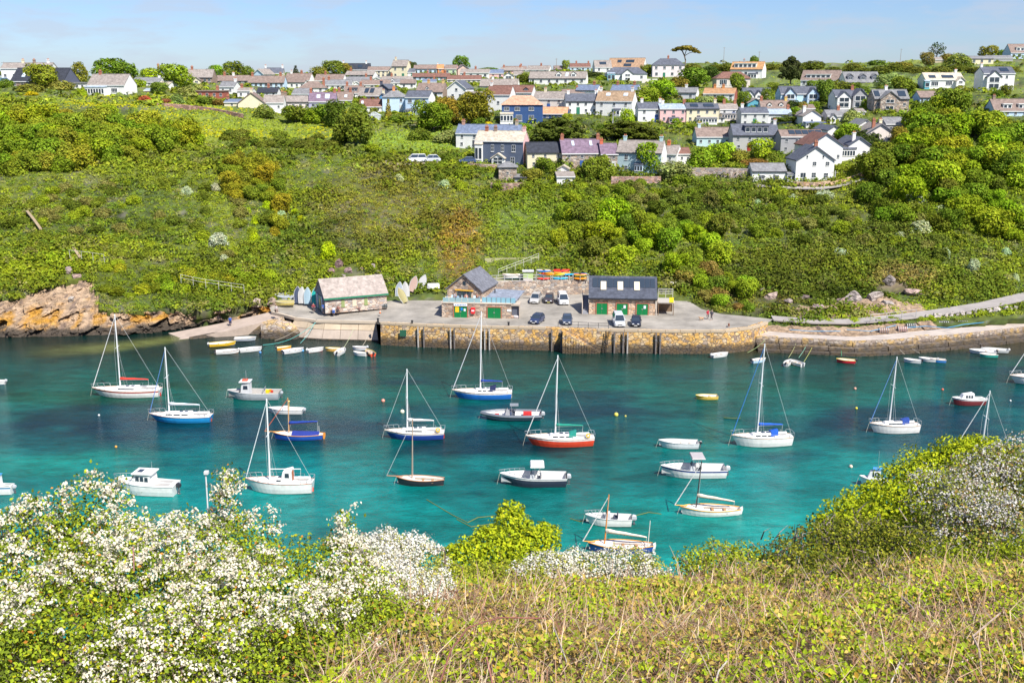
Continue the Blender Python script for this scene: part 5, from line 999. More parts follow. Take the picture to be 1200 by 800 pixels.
 ('white house with twin gables, right one glazed blue', 996, 127, 37, 12, 7, 'g', 3, 'W', 's', None, ((.65,),), (('gab', .25, 16, 12, 7, 'W', 1), ('gab', .76, 17, 14, 8, 'G', 1))),
 ('stone gabled house with solar panels on both slopes', 1044, 131, 41, 13, 10, 'g', 2, 'S', 'g', (4, 1), ((.4, 'W'),), (('gab', .4, 22, 15, 8, 'S'), ('sol', .82, .5, 9, 6), ('sol', .1, .5, 6, 6))),
 ('white cottage with slate roof right of the brown roofed white house', 762, 143, 29, 13, 7, 'g', 2, 'W', 's', (2, 2), ((.15, 'W'), (1, 'W')), ()),
 ('pink cottage with pale blue metal roof', 789, 144, 32, 14, 5, 'g', 2, 'P', 'e', (3, 2), ((.1, 'W'), (1,)), (('box', 'porch', .5, 12, 5, 1.2, 'P', 's'),)),
 ('cream house with solar roof and glazed lean-to', 823, 144, 38, 14, 6, 'g', 2, 'C', 's', (4, 2), ((.98, 'C'),), (('sol', .25, .5, 9, 3), ('sol', .7, .5, 12, 3), ('box', 'lean_to', .6, 24, 5, 1.8, 'W', 'g'))),
 ('white cottage with pinkish grey roof right of cream solar house', 854, 140, 22, 10, 6, 'g', 3, 'W', 'm', (2, 2), ((.3,), (1,)), (('box', 'garden_room', .5, 20, 6, 1.5, 'I', 'g'),)),
 ('pale grey rendered house with slate roof and blue windows', 884, 148, 32, 13, 6, 'g', 2, (.62, .62, .60), 's', (3, 2), ((.05, 'W'),), ()),
 ('white house with bright blue grey roof next to pale grey one', 914, 146, 28, 10, 5.5, 'g', 2, 'W', 'e', (3, 1), ((.98,),), ()),
 ('brown roofed house with two white dormers above the grey roofs', 909, 131, 34, 3, 9, 'g', 0, 'W', 'b', None, ((.0,), (.95, (.7, .5, .15))), (('dor', .3, 5, 5), ('dor', .7, 5, 5))),
 ('low brown roof under the pale blue gables', 945, 131, 20, 3, 4, 'g', 0, 'W', 'b', (2, 1), (), ()),
 ('white gable fronted house with a raised deck', 951, 148, 22, 10, 7, 'f', 4, 'W', 'm', (1, 1), ((.2, 'W', 3.0),), (('box', 'deck', .6, 24, 4, 2.0, 'W', 'w'),)),
 ('white cottage with grey roof and reddish chimney by silver tree', 983, 143, 28, 6, 6, 'g', 3, 'W', 'g', (2, 1), ((.6,),), (('gab', .2, 8, 5, 4, 'W'),)),
 ('pale pink gabled house with a tall red chimney', 1031, 168, 34, 10, 11, 'f', 4, 'I', 'm', None, ((.25, 'brick', 1.0), (.55, 'C', 1.5)), (('w', .8, .45, 3, 3), ('barge', 'D'))),
 ('white gable with balcony left of the pale pink gable', 1014, 157, 18, 9, 6, 'f', 0, 'W', 'g', None, (), (('w', .5, .7, 7, 5, 'wide'), ('w', .4, .15, 3, 3))),
 ('small grey gable behind the pale pink gable', 1050, 156, 26, 9, 7, 'g', 4, 'G', 'g', (2, 1), (), ()),
 ('pale turquoise cottage with brown roof', 836, 172, 40, 10, 10, 'g', 2, 'K', 'b', (4, 1), ((.08, (.5, .62, .66)),), ()),
 ('grey modernised house with wide turquoise glazed dormer', 885, 177, 54, 16, 12, 'g', 2, (.44, .44, .42), 's', (4, 2), ((1, (.62, .62, .6)),), (('strip', .52, 28, 8, 4, 'D'),)),
 ('grey house with brown roof and row of five solar panels', 939, 180, 50, 17, 7, 'g', 2, 'G', 'b', (4, 2), (), tuple(('sol', .28 + i * .16, .55, 7, 4) for i in range(5))),
 ('very large white gable behind the white gabled house', 966, 196, 42, 22, 14, 'f', 8, 'W', 'r', None, (), (('w', .88, .5, 3, 4), ('barge', 'D'))),
 ('small white gable with bright blue side wall', 977, 162, 16, 8, 5, 'f', 10, 'W', 's', (1, 1), (), ()),
 ('white cottage with slate wing and small gable windows', 1006, 185, 26, 13, 9, 'f', 6, 'W', 's', None, ((.2, 'W', .6),), (('w', .35, .75, 2.5, 2.5), ('w', .72, .42, 2.5, 4), ('barge', 'D'), ('box', 'slate_wing', -.1, 20, 10, .6, 'W', 's'))),
 ('white house facing the harbour with red chimney and dark barge boards', 954, 212, 45, 21, 16, 'f', 2, 'W', 's', None, ((.5, 'brick', .5),), (('w', .2, .28, 6.5, 6, 'cas'), ('w', .48, .28, 5, 6), ('w', .8, .26, 5, 6), ('w', .48, .84, 4.5, 4.5), ('w', .82, .84, 4.5, 4.5), ('w', .28, 1.18, 2, 3, 'plain'), ('w', .7, 1.18, 2, 3, 'plain'), ('barge', 'D'))),
 ('low white wing with grey roof left of the white gabled house', 901, 213, 40, 10.5, 8, 'g', 1, 'W', 'g', None, (), (('w', .28, .45, 7, 5, 'wide'), ('w', .7, .45, 7, 5, 'wide'), ('box', 'glass_porch', 1.12, 9, 9, .8, 'W', 'g'))),
 ('long white house with solar slate roof and two stone chimneys', 571, 174, 74, 15, 9.5, 'g', 10, 'W', 'w', (5, 2), ((.05, (.5, .28, .2)), (.95, (.5, .42, .3))), (('end', 'G'),)),
 ('navy cottage with cream roof, white porch and pink gable end', 585, 193, 56, 24, 10.5, 'g', 12, 'V', 'c', None, ((.15,), (.35, 'T'), (1, 'P')), (('w', .36, .7, 3.5, 8, 'sash'), ('w', .57, .7, 3.5, 8, 'sash'), ('w', .8, .7, 4.5, 8, 'sash'), ('w', .78, .2, 5, 7, 'sash'), ('box', 'white_bay', .08, 9, 23, .7, 'W', 'c'), ('gab', .5, 15, 8, 5, 'W', 1), ('end', 'P'))),
 ('cream cottage with dark roof between navy and stone cottages', 639, 197, 42, 16, 10.5, 'g', 8, 'C', 'k', (3, 2), (), (('box', 'porch', .5, 6, 7, .8, 'K', 's'),)),
 ('stone cottage with purple slate roof and two skylights', 682, 198, 47, 16, 15, 'g', 6, 'S', 'p', (3, 2), ((.0,), (1,)), (('sky', .3, .65, 3, 5), ('sky', .75, .65, 3, 5))),
 ('narrow stone cottage with purple roof and green door', 714, 199, 20, 16, 11, 'g', 5, 'S', 'p', (2, 2), ((.0, (.6, .15, .08)),), ()),
 ('pale teal cottage with brown grey roof and white gable end', 748, 202, 50, 20, 13, 'g', 8, (.42, .54, .56), 'm', None, ((.08, 'K'), (.97, 'K')), (('w', .22, .75, 4, 6), ('w', .48, .75, 4, 6), ('w', .22, .2, 4, 6), ('box', 'porch', .52, 10, 9, 1.0, 'B', 's'), ('end', 'W'))),
 ('small white cottage with tall orange chimney beside the teal one', 785, 192, 14, 10, 9, 'g', 10, 'W', 'm', (1, 1), ((.0, (.7, .2, .08)),), (('end', 'W'),)),
 ('white cottage with reddish roof and ivy on its wall', 799, 191, 20, 9, 6, 'g', 3, 'W', 'r', (3, 1), (), ()),
 ('stone garden hut with grey roof below the navy cottage', 595, 211, 21, 13, 6, 'h', 0, 'S', 'g', (1, 1), (), ()),
 ('white shed with low brown roof below the stone cottages', 663, 217, 21, 8.5, 4, 'g', 4, 'W', 'm', (1, 1), (), ()),
 ('smaller white shed just above the white shed', 660, 205, 13, 6, 4, 'f', -10, 'W', 'c', None, (), ()),
 ('tiny grey lean-to with pink bins beside the stone hut', 610, 213, 14, 4, 2, 'g', 0, 'G', 'g', None, (), ()),
 ('pale summerhouse roof beside hawthorn above white houses', 1009, 136, 10, 4, 3, 'g', 0, 'W', 'm', None, (), ()),
 ('grey roofed low sheds above the small white gable', 1080, 166, 22, 2, 2, 'x', 0, 'L', 'g', None, (), ()),
 ('white garden room with flat roof between shrubs', 843, 143, 12, 4, 1, 'x', 0, 'W', 'g', (2, 1), (), ()),
]
for h in HS:
    lab, px, py, w, wh, rh, rt, yaw, wall, roof, win, chim, ex = h
    if rt == 'g' and any(e[0] == 'end' for e in ex): yaw = -(8 + .6 * abs(yaw)) - max(0, math.degrees(atan((px - 600) / 1200)))
    if lab.startswith('white chapel'): yaw = -16
    ex = tuple(e for e in ex if not (e[0] == 'strip' and e[2] == 1))
    two = win and len(win) > 1 and win[1] == 2
    nm = 'shed' if ('shed' in lab or 'hut' in lab or 'summerhouse' in lab) else ('cottage' if 'cottage' in lab else ('chapel' if lab.startswith('white chapel') else ('bungalow' if 'bungalow' in lab else 'house')))
    house(lab, px, py, w, wh, rh, rt, yaw, wall, roof, win, [(c[0], 'brick') if len(c) == 1 else c for c in chim], ex, name=nm, door=(1 if two else None))
# ------------------------------------------------------------------ harbour side buildings
def frame_of(a, b):
    return Vector(a), atan2(b.y - a.y, b.x - a.x), (Vector((b.x - a.x, b.y - a.y))).length
def gable_pair(b, x0, x1, D, h, r):
    for xx in ((x0, x0 + .3), (x1 - .3, x1)): b.prism([(0, h), (D / 2, h + r), (D, h)], xx[0], xx[1], axis='x')
def roof_pair(x0, x1, D, h, r, ov=.3, th=.16, y0=0):
    b = MB(); sl = r / (D / 2)
    for pts in ([(-ov, h - ov * sl), (D / 2, h + r), (D / 2, h + r + th), (-ov, h - ov * sl + th)], [(D + ov, h - ov * sl), (D / 2, h + r), (D / 2, h + r + th), (D + ov, h - ov * sl + th)]):
        b.prism([(y0 + p[0], p[1]) for p in pts], x0, x1, axis='x')
    return b
# long stone boat store
A_, rz_, Wd = frame_of(at_z(381.5, 367, QZ), at_z(453.5, 360.5, QZ))
t = thing('boat_store', 'long stone boat store with pale sheet roof and green eaves board', 'boat store', A_, rz_)
b = MB(); b.box(0, Wd, 0, 7, -.1, 2.8); gable_pair(b, 0, Wd, 7, 2.8, 2.6); b.build('wall', 'stone', t, (1.25, 1.25, 1.3)); roof_pair(-.25, Wd + .25, 7, 2.8, 2.6).build('roof', 'roof', t, (.40, .34, .30))
b = MB(); b.box(-.25, Wd + .25, -.40, -.33, 2.42, 2.68); b.build('eaves_board', 'paint', t, (.02, .22, .12))
for x, c, w in ((3.2, (.28, .34, .14), .6), (5.3, (.66, .56, .42), .75), (7.4, (.28, .34, .14), .6)):
    b = MB(); b.box(-w / 2, w / 2, -.05, .0, 0, 1.25).box(-w / 2 - .1, w / 2 + .1, -.12, 0, -.1, 0); b.build('shutter', 'paint', t, c, loc=(x, -.003, .95))
b = MB(); b.box(-.06, 0, 0, 7, 0, 2.8); b.prism([(0, 2.8), (3.5, 5.38), (7, 2.8)], -.06, 0, axis='x'); b.build('gable_shade', 'render', t, (.17, .19, .23), loc=(-.003, 0, 0))  # thin dark sheet: shade of the left gable put into its colour
b = MB(); b.box(-.14, -.07, 2.2, 4.6, 0, 2.5); d_ = b.build('door', 'paint', t, (.02, .16, .13)); b = MB(); b.box(-.2, -.145, 2.9, 3.5, .9, 2.0); b.build('door_panel', 'paint', d_, (.7, .42, .04))
for s_ in (1.3, 4.8): b = MB(); b.box(-.22, -.08, s_, s_ + .8, 0, 2.6); b.build('door_leaf', 'paint', t, (.26, .33, .47))
# gabled cafe over stone store with green doors
A_, rz_, Wd = frame_of(at_z(517.9, 371.5, QZ), at_z(599, 373.3, QZ))
t = thing('cafe_building', 'stone gabled cafe above a flat roofed stone store with two green doors', 'cafe', A_, rz_)
K_ = .1535
b = MB(); b.box(0, Wd, 0, 9, -.1, 2.5); b.build('wall', 'stone', t, (1.05, .98, .92))
b = MB(); b.box(-.1, Wd + .1, -.12, 9, 2.505, 2.68); b.build('terrace_slab', 'render', t, (.60, .50, .40))
def panel_door(x0, x1, zt, leaves_, parent, extra=()):
    d0 = None
    for i in range(leaves_):
        a = x0 + (x1 - x0) * i / leaves_; c = x0 + (x1 - x0) * (i + 1) / leaves_; b = MB(); b.box(a + .02, c - .02, -.03, 0, 0, zt)
        n_ = 4
        for j in range(1, n_): b.box(a + (c - a) * j / n_ - .012, a + (c - a) * j / n_ + .012, -.045, -.03, 0, zt)
        d0 = b.build('garage_door', 'paint', parent, (.0, .20, .055)); d0.location.y = -.004
    f = MB(); f.box(x0 - .18, x0, -.08, 0, 0, zt + .15).box(x1, x1 + .18, -.08, 0, 0, zt + .15).box(x0, x1, -.08, 0, zt, zt + .15); o = f.build('door_surround', 'brick', parent); o.location.y = -.004
    h = MB(); h.box((x0 + x1) / 2 - .12, (x0 + x1) / 2 + .12, -.09, -.03, zt * .48, zt * .56); h.build('handle', 'steel', d0)
    return d0
xx = lambda px_: (px_ - 517.9) * K_
dl = panel_door(xx(531.9), xx(546.7), 2.02, 2, t); dr_ = panel_door(xx(570), xx(585), 1.9, 2, t)
for (x0, x1, z0, z1, c, nm) in ((533.3, 537.5, .95, 1.9, (.85, .55, .02), 'poster'), (539.6, 541.8, 1.3, 1.75, (.02, .20, .70), 'notice'), (543, 545.2, 1.15, 1.6, (.75, .80, .85), 'notice')):
    b = MB(); b.box(xx(x0), xx(x1), -.075, -.05, z0, z1); b.build(nm, 'screen', t, c)
b = MB(); b.box(xx(531.7), xx(547), -.16, -.02, 2.06, 2.5); sg = b.build('sign_board', 'screen', t, (.80, .82, .82))
b = MB()
for x0, x1 in ((533, 534.6), (535.4, 537.6), (538.3, 540.8), (541.6, 543.4), (544, 545.4)): b.box(xx(x0), xx(x1), -.17, -.161, 2.22, 2.34)
b.build('lettering', 'screen', sg, (.06, .14, .40))
b = MB(); b.box(xx(592), xx(597), -.06, -.01, 1.25, 1.65); b.build('notice', 'screen', t, (.8, .8, .78))
lb = thing('lifebuoy_box', 'round cornered red lifebuoy box with white band on the cafe wall', 'lifebuoy box', t.matrix_basis @ Vector((xx(553.6), -.05, .8)), rz_)
b = MB(); b.prism([(-.36, .1), (-.25, 0), (.25, 0), (.36, .1), (.38, .55), (.38, .95), (.25, 1.05), (-.25, 1.05), (-.38, .95), (-.38, .55)], -.28, 0); b.build('case', 'paint', lb, (.75, .02, .03)); b = MB(); b.box(-.25, .25, -.31, -.285, .40, .68); b.build('band', 'paint', lb, (.8, .75, .75))
# upper gable
up = Matrix.Translation((.3, 4.5, 2.5)) @ Matrix.Rotation(radians(-13), 4, 'Z')
b = MB(); b.M = up; b.box(0, 6.4, 0, 8, 0, 1.7); b.prism([(0, 1.7), (3.2, 4.3), (6.4, 1.7)], 0, .35); b.prism([(0, 1.7), (3.2, 4.3), (6.4, 1.7)], 7.65, 8); b.build('upper_wall', 'stone', t, (1.05, .98, .92))
b = MB(); b.M = up
for s_ in (-1, 1): b.prism([(3.2 + s_ * 3.5, 1.7 - .25), (3.2, 4.32), (3.2, 4.5), (3.2 + s_ * 3.5, 1.66)], -.3, 8.2)
b.build('upper_roof', 'roof', t, (.17, .175, .20))
b = MB(); b.M = up; b.box(1.9, 4.5, -.04, -.005, .1, 1.45); g_ = b.build('glazed_front', 'glass', t); b = MB(); b.M = up
for x in (1.9, 2.75, 3.6, 4.42): b.box(x, x + .08, -.09, -.045, .1, 1.45)
b.build('frame', 'paint', g_, (.04, .12, .10)); b = MB(); b.M = up; b.box(1.5, 4.9, -.16, -.01, 1.46, 1.64); b.build('lintel', 'paint', t, (.82, .48, .05)); b = MB(); b.M = up; b.box(2.95, 3.5, -.05, -.005, 2.5, 3.15); b.build('window', 'glass', t)
# slate lean-to
b = MB(); x0, x1 = xx(566), xx(601) 
b.loft([[(x0 - .4, 2.6, 2.72), (x1 + .1, 1.6, 2.72), (x1 + .1, 1.6, 2.9), (x0 - .4, 2.6, 2.9)], [(x0 + 1.2, 7.4, 3.5), (x1 + 1.1, 6.6, 3.5), (x1 + 1.1, 6.6, 3.68), (x0 + 1.2, 7.4, 3.68)]]); b.build('lean_to_roof', 'roof', t, (.25, .28, .34)); b = MB(); b.box(x0 + .3, x1 + .3, 3.2, 7.2, 2.5, 2.86); b.build('lean_to_wall', 'stone', t)
b = MB(); b.tube((x0 + 1.3, 5.4, 3.1), (x0 + 1.3, 5.4, 4.1), .1, n=8); b.build('flue', 'rubber', t)
for i in range(7):
    a = x0 - .4 + (x1 - x0 + .5) * i / 7; c = x0 - .4 + (x1 - x0 + .5) * (i + 1) / 7; b = MB(); b.box(a + .04, c - .04, 0, .03, 0, .9); o = b.build('glass_panel', 'paint', t, (.25, .48, .58)); o.location = (0, .5 - i * .05, 2.68); b = MB(); b.box(a - .03, a + .03, -.03, .05, 0, .95); b.build('rail_post', 'steel', o)
for i in range(6):
    a = xx(519) + i * 1.1; b = MB(); b.box(a + .04, a + 1.06, 0, .03, 0, .8); o = b.build('glass_panel', 'paint', t, (.30, .45, .48)); o.location = (0, .1, 2.68)
b = MB(); b.box(Wd, Wd + 1.5, .2, 3, 2.2, 2.45).box(Wd + 1.35, Wd + 1.5, .2, .4, 0, 2.2); b.build('porch', 'render', t, (.5, .42, .34)); b = MB(); b.box(Wd + .1, Wd + 1.4, .6, .65, 0, 2.2); b.build('grey_door', 'paint', t, (.12, .13, .17))
TM = t.matrix_basis.copy()
for i, x in enumerate((.6, 1.7, 2.6, 3.5, 4.4, 5.4, 6.3)):
    c = thing('terrace_chair', 'pale blue chair on the cafe terrace', 'chair', TM @ Vector((x, 1.0 + (i % 2) * .7, 2.69)), random.Random(i).uniform(0, 6), 'chairs on the cafe terrace')
    b = MB(); b.box(-.22, .22, -.22, .22, .40, .45); b.build('seat', 'paint', c, (.55, .72, .82)); b = MB(); b.box(-.22, .22, .18, .22, .45, .9); b.build('backrest', 'paint', c, (.55, .72, .82))
    for sx in (-.2, .2):
        for sy in (-.2, .2): b = MB(); b.tube((sx, sy, 0), (sx, sy, .42), .02, n=4); b.build('leg', 'steel', c)
# boathouse with three green doors
A_, rz_, Wd = frame_of(at_z(690, 368, QZ), at_z(767.5, 369.3, QZ)); K_ = Wd / 77.5; xx = lambda px_: (px_ - 690) * K_
t = thing('boathouse', 'stone boathouse with dark panelled roof and three green doors', 'boathouse', A_, rz_)
b = MB(); b.box(0, Wd, 0, 7.2, -.1, 3.1); gable_pair(b, 0, Wd, 7.2, 3.1, 2.95); b.build('wall', 'stone', t, (1.25, 1.1, .95)); roof_pair(-.1, Wd + .35, 7.2, 3.1, 2.95).build('roof', 'roof', t, (.085, .095, .125))
for i, (a, c) in enumerate(((699, 711.5), (722.5, 735.5), (746, 759))):
    d = panel_door(xx(a), xx(c), 2.0, 2, t)
    if i: b = MB(); b.box(xx(c) - .75, xx(c) - .35, -.08, -.05, 1.15, 1.7); b.build('notice', 'screen', t, (.70, .76, .82))
ang = atan2(2.95, 3.6)
for i in range(12):
    b = MB(); b.box(-.42, .42, -1.05, 1.05, 0, .05); o = b.build('solar_panel', 'glass', t, loc=(1.0 + i * .92, 2.35, 3.1 + 2.95 * 2.35 / 3.6 + .19)); o.rotation_euler = (ang, 0, 0)
for x in (xx(706.7), xx(726.5), xx(746)):
    b = MB(); b.box(-.48, .48, -.95, .95, 0, .16); o = b.build('roof_hatch', 'paint', t, (.75, .66, .48), loc=(x, 1.75, 3.1 + 2.95 * 1.75 / 3.6 + .2)); o.rotation_euler = (ang, 0, 0)
b = MB(); b.box(-.15, Wd + .35, -.42, -.33, 2.72, 2.9); b.build('gutter', 'rubber', t); b = MB(); b.box(Wd + .1, Wd + .3, -.1, .1, 0, 2.8); b.build('downpipe', 'render', t, (.55, .48, .4))
st = thing('outside_stair', 'open stone stair rising along the left end of the boathouse', 'stair', A_ + Vector((-1.1, 0, 0)), rz_)
for i in range(10): b = MB(); b.box(0, 1.0, .1 + i * .42, .5 + i * .42, -.1, .25 + i * .26); b.build('step', 'render', st, (.30, .31, .34))
b = MB(); b.prism([(0, 0), (4.3, 0), (4.3, 3.4), (0, .9)], -.12, .0, axis='x'); b.build('side_wall', 'render', st, (.50, .42, .34))
an = thing('open_store', 'open timber store with white board and yellow sign right of the boathouse', 'store', A_ + Vector((cos(rz_), sin(rz_), 0)) * (Wd + .5), rz_)
b = MB()
for x in (0, 2.6): b.box(x, x + .12, 0, .12, 0, 2.1).box(x, x + .12, 3, 3.12, 0, 2.1)
b.box(0, 2.72, 3.1, 3.2, 0, 2.2); b.build('frame', 'wood', an, (.2, .13, .08)); b = MB(); b.box(-.1, 2.9, -.1, 3.2, 2.15, 2.3); b.build('deck', 'render', an, (.5, .43, .36)); b = MB(); b.box(0, 1.85, -.15, -.1, 2.3, 3.15); b.build('board', 'screen', an, (.60, .56, .5)); b = MB(); b.box(1.88, 2.65, -.17, -.1, 2.35, 3.25); b.build('sign', 'screen', an, (.90, .70, .02))
b = MB()
for i in range(4): b.box(.1, 2.7, -.06, -.02, 3.3 + i * .3, 3.37 + i * .3)
for x in (.1, 1.4, 2.64): b.box(x, x + .07, -.06, .0, 2.3, 4.3)
b.build('railing', 'paint', an, (.6, .58, .55)).location = (0, 2.6, 0)
# retaining wall and storage terrace of kayaks
ra, rb_ = at_z(576, 347, QZ), at_z(690, 345.5, QZ); TZ = 6.45
rpts = [at_z(573, 347.5, QZ), at_z(600, 347, QZ), at_z(640, 346.2, QZ), at_z(690, 345.5, QZ)]
wall_strip('retaining_wall', [Vector((p.x, p.y + .9, 0)) for p in rpts], TZ, QZ - .3, 'stone', .8, .3, 'tall rubble retaining wall behind the parked cars', 'retaining wall')
b = MB(); ter_pts = [(rpts[0].x - 2, rpts[0].y + 1, TZ - .06), (rpts[3].x, rpts[3].y + 1, TZ - .06), (rpts[3].x + 1, rpts[3].y + 9, TZ + .1), (rpts[0].x - 1, rpts[0].y + 8, TZ + .1)]
b.poly(ter_pts); b.poly([ter_pts[3], ter_pts[2], Vector(ter_pts[2]) + Vector((0, 1.5, 3)), Vector(ter_pts[3]) + Vector((0, 1.5, 3))]); me = b.mesh('storage_terrace', 'conc', recalc=False); a_ = me.attributes.new('col', 'FLOAT_COLOR', 'POINT'); a_.data.foreach_set('color', [1.0] * 4 * len(me.vertices)); tag(put('storage_terrace', me, None, (.28, .27, .14)), kind='structure')
def railing(name, label, pts, h, n, col=(.6, .6, .58), r=.035, rails=2, cat='railing'):
    t = thing(name, label, cat, pts[0]); o = pts[0]
    P_ = []; L_ = [0]
    for a, b_ in zip(pts, pts[1:]): L_.append(L_[-1] + (b_ - a).length)
    for i in range(n):
        s_ = L_[-1] * i / (n - 1); j = max(k for k in range(len(L_)) if L_[k] <= s_ + 1e-6); j = min(j, len(pts) - 2); P_.append(pts[j].lerp(pts[j + 1], (s_ - L_[j]) / max(1e-6, L_[j + 1] - L_[j])) - o)
    for p in P_: b = MB(); b.tube(p + Vector((0, 0, -.3)), p + Vector((0, 0, h)), r, n=5); b.build('post', 'paint', t, col)
    for k in range(rails): b = MB(); b.path([p + Vector((0, 0, h * (1 - k * .45) - .02)) for p in P_], r * .8, 5); b.build('rail', 'paint', t, col)
    return t
railing('railing', 'grey railing along the top of the retaining wall', [Vector((p.x, p.y + 1.2, TZ)) for p in rpts], 1.2, 14, (.55, .55, .56), .05, 3)
railing('railing', 'dark railing at the quay edge above the harbour steps', [at_z(x, y, QZ) for x, y in ((654, 383.5), (671, 384), (692, 385), (713, 385.8))], 1.05, 6, (.05, .055, .07), .04, 2)
railing('handrail', 'white handrail climbing the hillside steps above the cafe', [S(x, y) + Vector((0, -1.0, .5)) for x, y in ((584, 324), (600, 317.5), (615, 312), (631, 305))], 1.1, 6, (.72, .70, .62), .035, 2)
railing('handrail', 'white handrail beside the shore path left of the slipway', [S(x, y) + Vector((0, -2.2, 1.0)) for x, y in ((217, 333), (240, 338), (262, 341), (290, 345))], 1.3, 6, (.68, .66, .60), .035, 2)
railing('handrail', 'pale rail above the left cliff at foot of slope steps', [S(x, y) + Vector((0, -2.2, 1.0)) for x, y in ((88, 304), (108, 306), (128, 309))], 1.2, 4, (.66, .64, .56), .035, 1)
railing('railing', 'grey fence of posts along the footpath bend', [S(x, y) + Vector((0, -2.0, .4)) for x, y in ((1015, 376), (1040, 373.5), (1068, 370))], 1.2, 4, (.45, .44, .42), .06, 2)
# dry stone and garden walls
def garden_wall(label, pts, hpx, col=(1, 1, 1), th=.45, matn='stone', name='garden_wall', dy=-.6):
    W3 = [S(x, y) for x, y in pts]; k = mpp(W3[0]); b = MB(); R_ = []
    for p in W3: p.y += dy; R_.append([p + Vector((0, 0, -2)), p + Vector((0, 0, hpx * k)), p + Vector((0, th, hpx * k + .05)), p + Vector((0, th, -2))])
    b.loft(R_); return tag(b.build(name, matn, None, col), label, 'wall')
garden_wall('long grey stone garden wall left of the white wing', [(804, 206), (840, 206), (881, 207)], 9, (.95, .95, 1))
garden_wall('pinkish rubble wall below the pale teal cottage', [(716, 214), (745, 214), (774, 214)], 7, (1.1, .85, .85))
garden_wall('ragged stone wall below the navy cottage', [(548, 196), (570, 198), (588, 198)], 5, (1, .9, .9))
garden_wall('reddish terrace wall under the stone hut', [(575, 219), (596, 220), (615, 219)], 5, (.9, .75, .72))
garden_wall('low stone wall in front of the white gabled house', [(929, 218), (955, 219), (972, 217)], 5, (1.2, 1.0, .8))
garden_wall('curving stone wall beside the lane', [(972, 219), (990, 214), (1011, 207)], 5, (1.3, 1.05, .75))
garden_wall('pale rendered wall of the bungalow terrace', [(752, 98), (770, 98)], 5, (.7, .66, .6), matn='render')
garden_wall('long mauve heather bank wall at the top of the meadow', [(185, 124), (215, 126), (250, 130), (285, 137)], 3, (.9, .65, .6), 1.0)
lane = [(885, 219), (925, 222), (960, 222.5), (985, 219), (1010, 211)]
A2 = [S(x, y) + Vector((0, -1.4, .35)) for x, y in lane]; B2 = [S(x, y) + Vector((0, 1.0, .5)) for x, y in lane]; ribbon('lane', A2, B2, 'conc', (.42, .38, .35), .1, 'structure')
A2 = [S(x, y) + Vector((0, -.5, .35)) for x, y in ((449, 194), (462, 195), (480, 195), (514, 192))]; B2 = [S(x, y) + Vector((0, 5, .7)) for x, y in ((451, 192), (462, 190), (480, 190), (514, 190))]; ribbon('gravel_parking', A2, B2, 'conc', (.62, .52, .38), .15, 'structure')
for q4 in (((36, 252), (44, 262), (52, 273)), ((88, 292), (93, 299), (98, 306))): A2 = [S(x, y) + Vector((-.5, -1.0, .75)) for x, y in q4]; B2 = [p + Vector((.45, .3, 0)) for p in A2]; ribbon('hillside_steps', A2, B2, 'conc', (.34, .26, .16), .3, 'structure')
# greenhouse
p = S(438, 141); k = mpp(p); gh = thing('greenhouse', 'white framed glass greenhouse in front of the red brown roof', 'greenhouse', p); w_, h_ = 15 * k, 6 * k
b = MB(); b.prism([(-w_ / 2, 0), (-w_ / 2, h_ * .9), (0, h_ * 1.55), (w_ / 2, h_ * .9), (w_ / 2, 0)], 0, 3.4); b.build('glazing', 'paint', gh, (.50, .56, .58)); b = MB()
for i in range(7): x = -w_ / 2 + w_ * i / 6; zt = h_ * (.9 + .65 * (1 - abs(x) / (w_ / 2))); b.box(x - .05, x + .05, -.06, -.01, 0, zt)
for z_ in (.05, h_ * .9): b.box(-w_ / 2, w_ / 2, -.08, -.02, z_, z_ + .08)
for s_ in (-1, 1): b.prism([(s_ * w_ / 2, h_ * .9), (0, h_ * 1.55), (0, h_ * 1.63), (s_ * w_ / 2, h_ * .98)], -.08, -.01)
b.build('frame', 'paint', gh, (.8, .8, .78))
# poles
for x, y, h, lab in ((848, 72, 18, 'tall utility pole on the skyline left of the orange roof'), (652, 84, 15, 'thin dark pole on the ridge'), (1055, 70, 17, 'utility pole on the skyline above the far field'), (7, 98, 25, 'pale pole at the far left by the white house'), (365, 92, 14, 'wooden pole between conifer and olive trees'), (889, 78, 17, 'aerial pole behind the orange roof'), (718, 148, 16, 'thin street pole in front of the white pair'), (978, 212, 12, 'white lamp post on the lane by the white gable')):
    p = S(x, y); k = mpp(p); t = thing('utility_pole', lab, 'pole', p); b = MB(); b.tube((0, 0, -.5), (0, 0, h * k), .16, .10, 6); b.build('shaft', 'bark', t, (.34, .30, .27) if y < 90 else (.5, .5, .5)); b = MB(); b.box(-.8, .8, -.06, .06, h * k - .5, h * k - .38); b.build('crossarm', 'bark', t, (.3, .27, .25))

